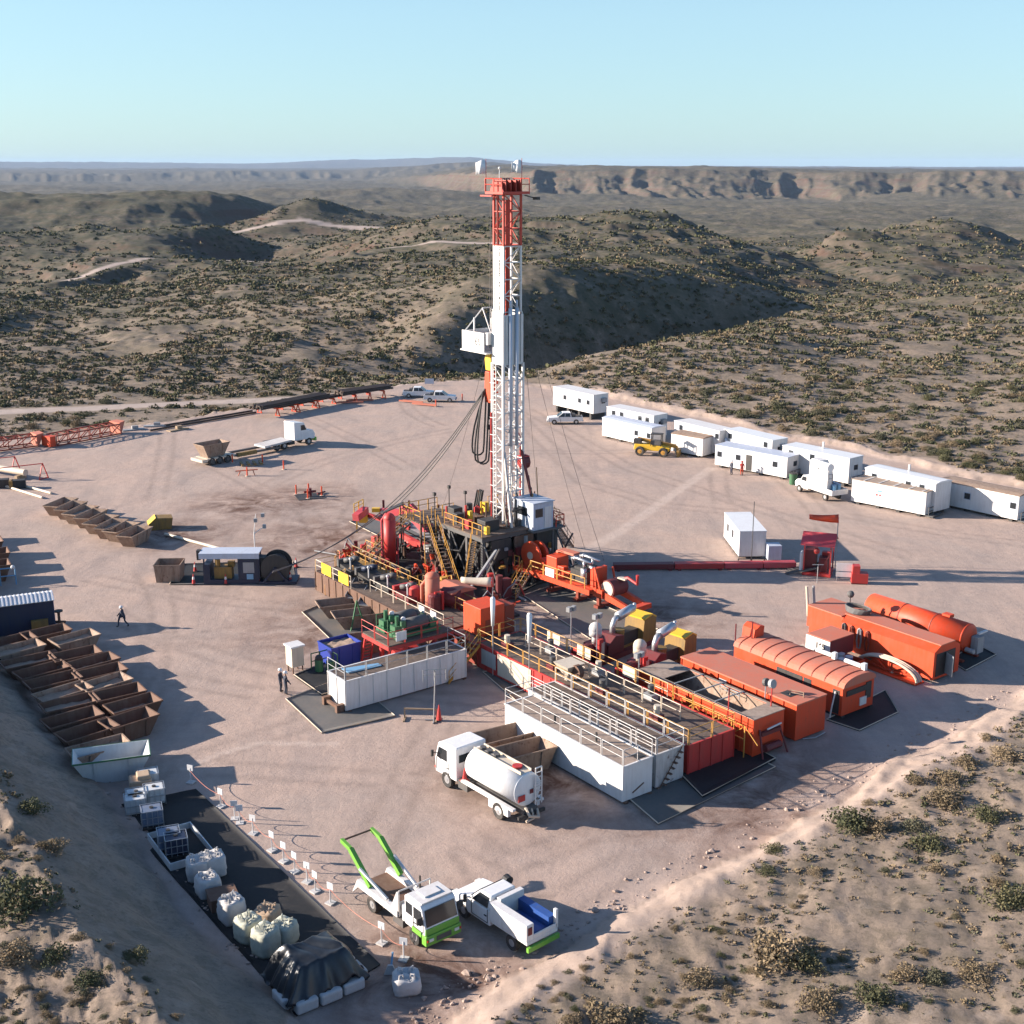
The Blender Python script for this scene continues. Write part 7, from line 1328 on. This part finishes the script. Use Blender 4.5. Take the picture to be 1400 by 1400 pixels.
s = MB(); s.cb((W1 + 1.7, 0, 1.0), (1.6, 1.0, 1.1)); s.tube((W1 + 1.2, -.2, 1.5), (W1 + 1.2, -.2, 2.2), .25, 10); s.cb((W1 + 2.4, .1, 1.7), (.6, .5, .5)); s.build('engine', 'ochre', t); MB().box(.4, -.88, 1.1, 1.4, -.855, 2.1).build('panel', 'grey', t); MB().box(2.4, -.88, 1.1, 3.3, -.4, 2.2).build('panel', 'grey', t); MB().box(.7, -.92, .5, 1.3, -.88, 1.0).build('plate', 'light_blue', t); s = MB(); s.box(1.92, -.5, .46, 2.35, .6, 2.4); s.build('cabinet', 'dark', t); MB().cb((W1 - .5, 0, 2.6), (.35, .5, .9)).build('exhaust_box', 'dark', t)
re_ = MB(); cx = W2 + 1.5
for y in (-.9, .75): re_.tube((cx, y, 1.5), (cx, y + .12, 1.5), 1.32, 28)
re_.tube((cx, -.8, 1.5), (cx, .76, 1.5), .95, 24); re_.build('cable_reel', 'dark', t); re_ = MB()
for y in (-1.0, 1.0): re_.bar((cx - 1.2, y, .1), (cx, y, 1.6), .16); re_.bar((cx + 1.2, y, .1), (cx, y, 1.6), .16)
re_.box(W2, -1.05, .06, cx + 1.9, 1.05, .3); re_.build('reel_stand', 'navy', t)
lt2 = thing('light_tower', 'thin white light tower with grey lamps behind the cable reel unit', 'lamp', G(350, 778), 0); s = MB(); s.tube((0, 0, 0), (0, 0, 3.6), .06, 6); s.tube((0, 0, 3.6), (.25, 0, 5.4), .04, 6); s.tube((0, 0, 3.5), (1.0, 0, 4.2), .04, 6); s.build('pole', 'white', lt2)
for x, z in ((.9, 5.3), (1.0, 4.2), (.2, 4.8)): MB().cb((x, 0, z), (.3, .3, .35)).build('lamp_head', 'grey', lt2)
def cone(px, py, label, group, h=.9):
    global CONE
    if CONE is None:
        CONE = thing('traffic_cone', label, 'cone', G(px, py), 0, group); MB().box(-.24, -.24, .05, .24, .24, .1).build('foot', 'dark', CONE); s = MB(); s.tube((0, 0, .1), (0, 0, 1.0), .17, 12, .03); s.build('cone', 'red', CONE); s = MB(); s.tube((0, 0, .5), (0, 0, .75), .12, 12, .082); s.build('stripe', 'white', CONE)
    else: copy_tree(CONE, G(px, py), rnd.uniform(0, 1), label, group)
CONE = None
for px, py, lb in ((267, 782, 'red and white cone at the far left corner of the reel liner'), (265, 799, 'red and white cone at the near left corner of the reel liner'), (309, 799, 'red and white cone on the near liner edge left of the panels'), (354, 798, 'red and white cone on the near liner edge below the cable reel'), (397, 796, 'red and white cone at the near right corner of the reel liner'), (405, 776, 'red and white cone right of the cable reel')): cone(px, py, lb, 'cones round the cable reel unit')
def post(px, py, label, group):
    global POST
    if POST is None:
        POST = thing('marker_post', label, 'post', G(px, py), 0, group); MB().tube((0, 0, .08), (0, 0, 1.15), .09, 8).build('tube', 'orange', POST); MB().tube((0, 0, 0), (0, 0, .08), .25, 10).build('foot', 'rope', POST)
    else: copy_tree(POST, G(px, py), 0, label, group)
POST = None
for px, py, lb in ((405, 676, 'orange marker post left of the well cellar'), (421, 682, 'orange marker post at the near side of the well cellar'), (422, 674, 'orange marker post behind the well cellar'), (440, 678, 'orange marker post right of the well cellar'), (359, 634, 'orange marker post beside the low trailer'), (388, 642, 'orange marker post right of the green pallet'), (338, 651, 'orange marker post near the orange stand'), (318, 633, 'orange marker post left of the green pallet'), (632, 548, 'orange marker post at the nose of the right pickup'), (596, 556, 'orange marker post at the end of the loose orange beams')): post(px, py, lb, 'orange marker posts on the pad')
wc = thing('well_cellar', 'dark square well cellar with a small valve tree between marker posts', 'well', G(424, 679), R(20)); s = MB(); s.box(-1.6, -1.4, .01, 1.6, 1.4, .06); s.build('cover', 'dark', wc); s = MB(); s.tube((0, 0, .06), (0, 0, 1.0), .2, 10); s.tube((-.7, 0, .6), (.7, 0, .6), .13, 8); s.tube((.9, .3, .2), (2.0, 1.2, .15), .1, 8); s.build('valve_tree', 'maroon', wc)
pg = thing('pallet', 'green timber pallet frame lying in the trailer shadow', 'pallet', G(343, 635), R(20)); s = MB()
for i in range(4): s.box(-1.3 + i * .8, -.9, .1, -1.0 + i * .8, .9, .3)
s.build('slats', 'ochre', pg); MB().box(-1.3, -.9, .02, 1.4, -.6, .1).build('bearer', 'wood', pg)
os_ = thing('pipe_stand', 'orange trestle stand on the ground near the green pallet', 'trestle', G(337, 650), R(10)); s = MB(); s.bar((-1.3, .2, .55), (1.4, -.2, .75), .14); s.bar((-1, 0, 0), (-.7, .1, .6), .1); s.bar((1, 0, 0), (.8, -.1, .7), .1); s.build('frame', 'orange_faded', os_)
# ------------------------------------------------------------------ pipe racks along the far left edge
def rack(px0, py0, px1, py1, npipe, label, rows=2, h=1.3, mat='pipe_steel', grp=None):
    p, q = G(px0, py0), G(px1, py1); d = q - p; L = d.length; t = thing('pipe_rack', label, 'pipe rack', p, math.atan2(d.y, d.x))
    for k in (.22, .5, .78):
        s = MB(); x = L * k; s.bar((x, -1.4, h - .12), (x, npipe * .24 + .6, h - .12), .2)
        for y in (-1.2, npipe * .24 + .3): s.bar((x, y - .5, 0), (x, y, h), .13); s.bar((x, y + .5, 0), (x, y, h), .13); s.bar((x, y - .5, .1), (x, y + .5, .1), .1)
        s.build('trestle', 'orange', t)
    q_ = random.Random(int(L * 10)); kk = 0
    for r in range(rows):
        for j in range(npipe - r):
            y = -1.0 + j * .245 + r * .12; z = h + .1 + r * .21; x0 = q_.uniform(0, .9); s = MB(); s.tube((x0, y, z), (x0 + L * .93, y, z), .108, 7); s.tube((x0 - .25, y, z), (x0, y, z), .13, 7); s.build('pipe', mat, t); kk += 1
    return t
rack(350, 572, 448, 553, 11, 'long rack of dark drill pipes on orange trestles, right of the loose pipes', 3)
rack(465, 551, 534, 541, 12, 'second rack of dark drill pipes next to the parked pickups', 3)
rack(372, 566, 470, 547, 6, 'narrow rack of pipes lying behind the long pipe rack', 2, .9)
for i, (a_, b_, lb) in enumerate((((205, 590), (350, 565), 'long dark pipe lying on the ground left of the pipe racks'), ((225, 583), (345, 563), 'dark pipe lying on the pad edge behind the first loose pipe'), ((0, 664), (58, 682), 'pale pipe lying on the ground towards the bin row'), ((30, 665), (70, 676), 'second pale pipe beside the first, left of the bin row'), ((226, 732), (300, 752), 'pale pipe leading from the yellow box to the cable reel unit'))):
    p, q = G(*a_), G(*b_); single(MB().tube(p + Vector((0, 0, .16)), q + Vector((0, 0, .16)), .15, 8), 'pipe', 'pipe_steel' if i < 2 else 'cream', lb, 'pipe')
p, q = G(440, 752), G(520, 764); single(MB().path([G(430, 753, .1), G(470, 760, .1), G(540, 765, .1)], .07, 6), 'hose', 'grey', 'grey hose lying on the reddish earth left of the separator', 'hose')
# orange trusses stacked at the far left
def truss(px0, py0, px1, py1, label, mat='orange_dark', wd=2.2, ht=1.5, head=True):
    p, q = G(px0, py0), G(px1, py1); d = q - p; L = d.length; t = thing('mast_truss', label, 'truss', p, math.atan2(d.y, d.x)); s = MB()
    for y in (0, wd):
        for z in (.15, ht): s.bar((0, y, z), (L, y, z), .16)
    n = max(3, round(L / 1.8))
    for i in range(n):
        x0, x1 = L * i / n, L * (i + 1) / n
        for y in (0, wd): s.bar((x0, y, .15), (x1, y, ht), .1); s.bar((x0, y, .15), (x0, y, ht), .1)
        s.bar((x0, 0, ht), (x1, wd, ht), .09); s.bar((x0, 0, ht), (x0, wd, ht), .09)
    s.build('lattice', mat, t); s = MB(); s.hexa([(L - .1, -.1, .05), (L + .1, -.1, .05), (L + .1, wd + .1, .05), (L - .1, wd + .1, .05), (L - .1, -.1, ht + .2), (L + 1.0, .2, ht + .3), (L + 1.0, wd - .2, ht + .3), (L - .1, wd + .1, ht + .2)]); s.build('end_plate', 'orange_faded', t)
    if head: s = MB(); s.box(-.9, .1, .1, -.05, wd - .1, ht); s.build('end_block', 'orange', t)
truss(78, 611, 165, 594, 'long dark orange truss lying along the far left edge, the right one'); truss(-70, 627, 52, 611, 'dark orange truss lying along the far left edge, left one', head=False)
for i, (x, y, lb) in enumerate(((22, 645, 'red trestle stand farther back on the left edge'), (60, 655, 'red trestle stand nearer the bins on the left edge'))):
    t = thing('trestle', lb, 'trestle', G(x, y), R(15), 'red trestle stands at the left edge'); s = MB(); s.bar((-.5, -.5, 0), (0, 0, 2.0), .1); s.bar((.5, .5, 0), (0, 0, 2.0), .1); s.bar((-.5, -.5, .1), (.5, .5, .1), .1); s.bar((0, 0, 1.95), (-6, 0, 1.6), .1); s.bar((-6.2, -.5, 0), (-6, 0, 1.6), .1); s.bar((-5.8, .5, 0), (-6, 0, 1.6), .1); s.build('frame', 'red', t)
pc = thing('casing_pipe', 'thick pale casing pipe resting on yellow blocks at the left edge', 'pipe', G(36, 656), math.atan2(G(38, 653).y - G(-10, 645).y, G(38, 653).x - G(-10, 645).x)); MB().tube((-9, 0, .9), (0, 0, .9), .4, 14).build('tube', 'cream', pc); s = MB(); s.cb((-1, 0, .25), (.5, 1.4, .5)); s.cb((-7, 0, .25), (.5, 1.4, .5)); s.build('block', 'wood', pc)
for i, (x, y) in enumerate(((3, 666), (26, 667))): t = thing('weight_block', ['black and yellow weight block cut by the left edge', 'black and yellow weight block right of the one at the left edge'][i], 'block', G(x, y), R(15)); MB().cb((0, 0, .5), (1.6, 1.0, 1.0)).build('block', 'dark', t, bevel=.05); MB().cb((-.8, -.1, .55), (.4, 1.1, .9)).build('face', 'ochre', t)
for i, (x, y, r) in enumerate(((478, 552, 8), (492, 549, 8), (562, 551, -25), (580, 555, -25))):
    s = MB(); s.bar((-2.2, 0, .25), (2.2, 0, .25), .22); s.bar((-1.8, .6, .25), (1.9, .5, .25), .18); single(s, 'beam_pair', 'orange_faded', ['pair of orange beams under the second pipe rack, left', 'pair of orange beams under the second pipe rack, right', 'pair of orange beams on the ground below the left pickup', 'pair of orange beams below the right pickup'][i], 'beams', G(x, y), R(r))
for i, (x, y) in enumerate(((212, 583), (182, 588), (243, 588))):
    s = MB(); q = random.Random(i)
    s.box(-1.6, -.5, .02, 1.6, .5, .18); s.cb((.3, .1, .4), (.9, .5, .4)); single(s, 'scrap_pallet', 'grey' if i < 2 else 'wood', ['grey scrap pallet between truss and loose pipes', 'grey scrap pallet right beside the truss end', 'wooden pallet lying before the loose pipes'][i], 'pallet', G(x, y), R(10 + 20 * i))
sg = thing('notice_board', 'small grey notice board beside the far track', 'sign', G(587, 527), 0); MB().box(-.8, -.03, .3, .8, .03, 1.2).build('board', 'greyblue', sg); s = MB(); s.bar((-.6, .06, 0), (-.6, .06, 1.0), .06); s.bar((.6, .06, 0), (.6, .06, 1.0), .06); s.build('legs', 'grey', sg)
# ------------------------------------------------------------------ black liner with totes and bags along the bank
liner([(152, 1104), (268, 1080), (520, 1320), (405, 1390)], 'liner', 'long black plastic liner under the totes and bags along the bank', .04, False)
def tote(px, py, label, mat, z=0., rz=R(20), grp='white plastic totes along the bank'):
    t = thing('plastic_tote', label, 'tote', G(px, py) + Vector((0, 0, z)), rz, grp); s = MB(); s.box(-.56, -.48, .16, .56, .48, 1.1); s.build('bottle', mat, t, bevel=.06); s = MB()
    for x in (-.6, -.3, 0, .3, .6):
        for y in (-.52, .52): s.bar((x, y, .12), (x, y, 1.12), .03)
    for y in (-.25, .25):
        for x in (-.6, .6): s.bar((x, y, .12), (x, y, 1.12), .03)
    for zz in (.3, .7, 1.12):
        for y in (-.52, .52): s.bar((-.6, y, zz), (.6, y, zz), .03)
        for x in (-.6, .6): s.bar((x, -.52, zz), (x, .52, zz), .03)
    s.build('cage', 'steel', t); s = MB(); s.box(-.6, -.52, 0, .6, .52, .12); s.build('pallet', 'dark', t); MB().tube((0, 0, 1.1), (0, 0, 1.17), .12, 12).build('cap', 'dark', t); return t
tote(204, 1077, 'clean white tote at the far end of the line of totes', 'tote', .0); tote(188, 1105, 'white tote behind the pair of open topped totes', 'tote'); tote(212, 1098, 'white tote right of the line, open at the top', 'tote'); tote(186, 1112, 'white tote nearest the bank before the tray', 'tote')
tote(209, 1131, 'grey blue tote standing at the far corner of the white edged tray', 'tote_blue', .15); tote(232, 1163, 'grey blue tote inside the tray, behind the darkest one', 'tote_blue', .15); tote(242, 1170, 'darkest blue tote at the near corner of the tray', 'navy', .15)
single(MB().cb((0, 0, .5), (1.3, 1.1, 1.0)).cb((.2, 0, 1.1), (.8, .9, .3)), 'box', 'sack_tan', 'pink tan box among the far totes', 'box', G(193, 1083), R(20), bevel=.08)
ty = thing('spill_tray', 'black spill tray with white edges holding blue totes', 'tray', G(238, 1165), math.atan2(G(236, 1186).y - G(200, 1138).y, G(236, 1186).x - G(200, 1138).x)); s = MB(); s.box(-1.9, -.8, .05, 1.9, 1.6, .13); s.build('floor', 'liner', ty); s = MB(); s.box(-1.96, -.86, .05, 1.96, -.8, .5); s.box(-1.96, 1.6, .05, 1.96, 1.66, .5); s.box(-1.96, -.8, .05, -1.9, 1.6, .5); s.box(1.9, -.8, .05, 1.96, 1.6, .5); s.build('edge', 'tote', ty)
def bag(px, py, label, mat, rz, sx=.62, h=1.15, z=0., seed=1, grp='big bags along the bank'):
    t = thing('bulk_bag', label, 'bulk bag', G(px, py) + Vector((0, 0, z)), rz, grp); n, m_ = 20, 9; q = random.Random(seed); V, fs = [], []
    for i in range(m_):
        k = i / (m_ - 1); zz = h * (.02 + .98 * k); bulge = 1 + .09 * math.sin(k * 3.1) - .04 * k
        for j in range(n):
            a = 6.283 * j / n; sq = 1 / max(abs(math.cos(a)), abs(math.sin(a))) ** .95; r = sx * bulge * sq * (1 + q.uniform(-.035, .035)); V.append((r * math.cos(a) * .93, r * math.sin(a) * .93, zz + q.uniform(-.03, .03)))
    for k, zz in ((.62, h * 1.02), (.3, h * .93)):
        for j in range(n): a = 6.283 * j / n; V.append((sx * k * math.cos(a) * (1 + q.uniform(-.2, .2)), sx * k * math.sin(a) * (1 + q.uniform(-.2, .2)), zz + q.uniform(-.1, .12)))
    for i in range(m_ + 1): fs += [(i * n + j, i * n + (j + 1) % n, (i + 1) * n + (j + 1) % n, (i + 1) * n + j) for j in range(n)]
    fs += [tuple(range((m_ + 1) * n, (m_ + 2) * n)), tuple(range(n - 1, -1, -1))]; MB().add(V, fs).build('sack', mat, t, True)
    s = MB()
    for a in range(4): x, y = sx * .8 * math.cos(a * 1.57 + .78), sx * .8 * math.sin(a * 1.57 + .78); s.path([(x, y, h * .9), (x * .9, y * .9, h + .22), (x * .5, y * .7, h + .2), (x * .4, y * .6, h * .98)], .035, 5)
    s.build('lifting_loop', mat, t); return t
bl = [(271, 1200, 'white bulk bag left in the upper trio of bags', 'sack', 1.1), (293, 1195, 'white bulk bag right in the upper trio of bags', 'sack', 1.15), (285, 1222, 'white bulk bag in front of the upper trio of bags', 'sack', 1.0), (318, 1258, 'grey pink bulk bag below the brown crate', 'sack', 1.2), (340, 1283, 'greyish bulk bag between the pink and the green bags', 'sack_green', 1.1), (364, 1302, 'green white bulk bag next to the tarpaulin heap', 'sack_green', 1.3), (389, 1288, 'white topped bulk bag right of the green one', 'sack_green', 1.05), (366, 1262, 'orange tan stack of small sacks on the liner', 'sack_tan', .8)]
for i, (x, y, lb, mt, h) in enumerate(bl): bag(x, y, lb, mt, R(20 + 7 * i), .61, h, .03, i + 2)
single(MB().box(-.7, -.6, .02, .7, .6, .7).box(-.74, -.64, .7, .74, .64, .78), 'crate', 'rust', 'dark brown crate behind the grey pink bulk bag', 'crate', G(305, 1238), R(25))
bag(556, 1352, 'crumpled white bulk bag standing alone right of the tarpaulin heap', 'sack', R(10), .66, .75, 0, 31)
# tarpaulin heap on white bags
hp = G(430, 1345); t = thing('tarpaulin_heap', 'heap of bulk bags under a wrinkled black tarpaulin in the near corner', 'covered heap', hp, R(36)); n = 64; V = []; A, B = 2.05, 1.6
for i in range(n + 1):
    for j in range(n + 1):
        x, y = -1 + 2 * i / n, -1 + 2 * j / n; r = max(abs(x), abs(y)); w_ = vn1(x * 1.6 + 5, y * 1.6) * .45 + (abs(vn1(x * 3.1 + y * 1.4 + 2, y * 1.1)) - .2) * .55
        top_ = 2.0 + .35 * vn1(x * 1.4 + 9, y * 1.4); fall = min(1, max(0, (r + .12 * vn1(x * 2, y * 2 + 4) - .5) / .5)); z = top_ * (1 - .78 * fall ** 1.3) + w_ * .42 + (.13 * math.sin(11 * math.atan2(y, x) + 3 * vn1(x * 2, y * 2)) + .07 * math.sin(23 * math.atan2(y, x))) * fall ** .6
        V.append((x * A * (1 + .05 * w_), y * B * (1 + .05 * w_), max(.35, z)))
fs = [(i * (n + 1) + j, (i + 1) * (n + 1) + j, (i + 1) * (n + 1) + j + 1, i * (n + 1) + j + 1) for i in range(n) for j in range(n)]
o = MB().add(V, fs).build('tarpaulin', 'tarp', t, True); m_ = o.modifiers.new('thick', 'SOLIDIFY'); m_.thickness = .03
for i, (x, y, w_, d_) in enumerate(((-1.2, -1.5, 1.1, .5), (0, -1.55, 1.1, .5), (1.2, -1.5, 1.1, .5), (1.95, -.7, .5, 1.1), (1.95, .5, .5, 1.1), (-1.9, -.5, .5, 1.2))): MB().cb((x, y, .3), (w_, d_, .56)).build('sack', 'sack', t, bevel=.1)
# warning plates on little stands with tape
SG = [(261, 1070), (302, 1103), (321, 1120), (328, 1126), (346, 1140), (372, 1163), (388, 1178), (403, 1192), (420, 1206), (431, 1219), (452, 1235), (522, 1290), (552, 1312)]
sp = None; near = ['at the far end of the tape line', 'just inside the far corner of the tape line', 'left of a close pair', 'right of a close pair', 'below the close pair', 'beside the upper trio of bulk bags', 'below the trio of bulk bags', 'level with the brown crate', 'level with the grey pink bulk bag', 'level with the tan sacks', 'at the near end of the dense line', 'beside the wheel of the skip loader', 'in front of the skip loader cab']
for i, (x, y) in enumerate(SG):
    lb = f'small white warning plate on a stand {near[i]}'
    if sp is None:
        sp = thing('sign_stand', lb, 'sign stand', G(x, y), R(160), 'white warning plates on stands along the liner'); MB().tube((0, 0, .07), (0, 0, 1.0), .035, 6).build('post', 'white', sp); MB().box(-.2, -.015, .82, .2, .015, 1.2).build('plate', 'white_clean', sp); MB().box(-.22, -.22, 0, .22, .22, .07).build('foot', 'sack', sp)
    else: copy_tree(sp, G(x, y), R(160) + rnd.uniform(-.5, .5), lb, 'white warning plates on stands along the liner')
for i in range(len(SG) - 1):
    p, q = G(*SG[i]), G(*SG[i + 1])
    if (q - p).length > .9: single(MB().path(sag(p + Vector((0, 0, .8)), q + Vector((0, 0, .8)), .25, 6), .014, 4), 'warning_tape', 'orange_faded', f'pink tape strung from the plate {near[i]} onwards', 'tape', group='warning tape along the liner')
bs = thing('broom_stand', 'small white scoop beside the lone bulk bag', 'scoop', G(534, 1332), 0); MB().tube((0, 0, .1), (.1, .3, 1.0), .05, 6).build('handle', 'light_blue', bs); MB().prof([(-.3, 0), (.3, 0), (.12, .5), (-.12, .5)], -.05, .05).build('blade', 'sack', bs)
# barrier by the left tank and thin light mast
br = thing('barrier_frame', 'low wooden barrier frame with a red cone on the open ground', 'barrier', G(575, 984), R(-4)); s = MB(); s.bar((-1.1, 0, .8), (1.1, 0, .8), .1)
for x in (-1.1, 1.1): s.bar((x, 0, 0), (x, 0, .85), .09); s.bar((x, -.5, .05), (x, .4, .05), .12)
s.build('frame', 'wood', br); s = MB(); s.tube((1.3, -.1, .1), (1.3, -.1, 1.2), .2, 10, .03); s.build('cone', 'red', br)
lm = thing('light_tower', 'thin grey mesh light stand right of the left white tank', 'lamp', G(593, 985), 0); s = MB(); s.tube((0, 0, 0), (.15, .1, 3.6), .05, 6); s.bar((-.6, 0, .05), (.6, 0, .05), .08); s.bar((0, -.6, .05), (0, .6, .05), .08); s.build('mast', 'grey', lm); s = MB(); s.rail([(-.7, 0, 2.9), (.9, .3, 2.9)], .8, .03, .8); s.build('lamp_frame', 'mesh_grey', lm)
# ------------------------------------------------------------------ people
def person(px, py, rz, label, stride=0., arm=.15, top='coverall', bottom='coverall', lean=0., helmet='white_clean', z=0.):
    me = bpy.data.meshes.new('person'); q = stride; y2 = .09
    J = [(0, 0, .96), (lean * .3, 0, 1.22), (lean * .6, 0, 1.45), (lean * .7, 0, 1.55), (lean * .9 + .03, 0, 1.68), (lean * .9 + .01, 0, 1.76),
         (q * .22, y2, .90), (q * .32 + .04, y2 + .02, .50), (q * .45 - .04, y2 + .02, .09), (q * .45 + .17, y2 + .03, .04),
         (-q * .22, -y2, .90), (-q * .25 + .05, -y2 - .02, .50), (-q * .62, -y2 - .02, .10), (-q * .62 + .19, -y2 - .03, .04),
         (lean * .6, .20, 1.42), (-q * .3 + lean * .5 + arm * .3, .27, 1.14), (-q * .45 + lean * .5 + arm, .25, .90), (-q * .45 + lean * .5 + arm + .05, .24, .80),
         (lean * .6, -.20, 1.42), (q * .3 + lean * .5 + arm * .2, -.27, 1.14), (q * .45 + lean * .5 + arm * .8, -.25, .90), (q * .45 + lean * .5 + arm * .8 + .05, -.24, .80)]
    E = [(0, 1), (1, 2), (2, 3), (3, 4), (4, 5), (0, 6), (6, 7), (7, 8), (8, 9), (0, 10), (10, 11), (11, 12), (12, 13), (2, 14), (14, 15), (15, 16), (16, 17), (2, 18), (18, 19), (19, 20), (20, 21)]
    rad = [.15, .145, .15, .065, .10, .085, .105, .075, .055, .045, .105, .075, .055, .045, .075, .055, .042, .04, .075, .055, .042, .04]
    me.from_pydata(J, E, []); o = bpy.data.objects.new('tmp', me); COL.objects.link(o); sk = o.modifiers.new('s', 'SKIN'); ss = o.modifiers.new('d', 'SUBSURF'); ss.levels = 1; ss.render_levels = 1
    for v, r in zip(me.skin_vertices[0].data, rad): v.radius = (r, r)
    me.skin_vertices[0].data[0].use_root = True
    bpy.context.view_layer.update(); m2 = bpy.data.meshes.new_from_object(o.evaluated_get(bpy.context.evaluated_depsgraph_get())); bpy.data.objects.remove(o); m2.name = 'body'
    m2.materials.clear()
    for k in (top, bottom, 'skin', 'rubber'): m2.materials.append(M[k])
    for p in m2.polygons:
        c = p.center; p.material_index = 3 if c.z < .14 else 2 if c.z > 1.53 or (abs(c.y) > .2 and c.z < .87) else 1 if c.z < .95 else 0; p.use_smooth = True
    t = thing('person', label, 'person', G(px, py) + Vector((0, 0, z)), rz); b = bpy.data.objects.new('body', m2); COL.objects.link(b); b.parent = t
    hx = lean * .9 + .02; s = MB(); s.ball((hx, 0, 1.74), .145, (1.1, .95, .85), n=14); s.tube((hx + .02, 0, 1.70), (hx + .03, 0, 1.72), .18, 14); s.build('helmet', helmet, t, True)
    s = MB(); s.cb((hx + .105, 0, 1.655), (.05, .03, .05)); s.build('nose', 'skin', t); return t
person(384, 946, R(-10), 'person in a dark coverall and white helmet standing left of a workmate'); person(391, 950, R(30), 'person in a dark coverall and white helmet, nearest the white cabinet', arm=.35); person(168, 857, R(175), 'person in dark clothes and white helmet walking alone past the bins', .8)
person(1000, 649, R(-150), 'person in dark clothes standing before the long cabin', arm=.2, bottom='navy'); person(1014, 650, R(-100), 'person in a red jacket and orange trousers at the cabin door', arm=.2, top='red_cloth', bottom='orange', helmet='red')
# ------------------------------------------------------------------ clods along the cut edge and loose stones on the pad
V, fs = [], []; mbq = MB(); q = random.Random(77)
edge = [PAD[i] for i in range(len(PAD))]
for k in range(600):
    i = q.choice([24, 25, 26, 27, 28, 29, 30, 31, 0, 1, 2, 3]); i = i % len(PAD); a_, b_ = PAD[i], PAD[(i + 1) % len(PAD)]; t_ = q.random(); off = q.gauss(1.2, .6); d = b_ - a_; n_ = np.array([d[1], -d[0]]) / np.hypot(*d); p = a_ + d * t_ + n_ * off * (1 if True else 1)
    V.append((p[0], p[1], abs(q.gauss(0, .055)) + .025))
xs = np.array([v[0] for v in V]); ys = np.array([v[1] for v in V]); zz = land(xs, ys)[0]
for (x, y, r), z in zip(V, zz): mbq.ball((x, y, z + r * .2), min(r, .22), (q.uniform(.7, 1.4), q.uniform(.7, 1.4), .7), 6, .3, q.randint(0, 999))
paint('clod', (.42, .31, .25), .95, (.24, .18, .14), .7, scale=2, streak=False)
cd = mbq.build('clods', 'clod'); tag(cd, 'dirt clods and stones scattered along the cut edge of the pad', 'clods', kind='stuff')
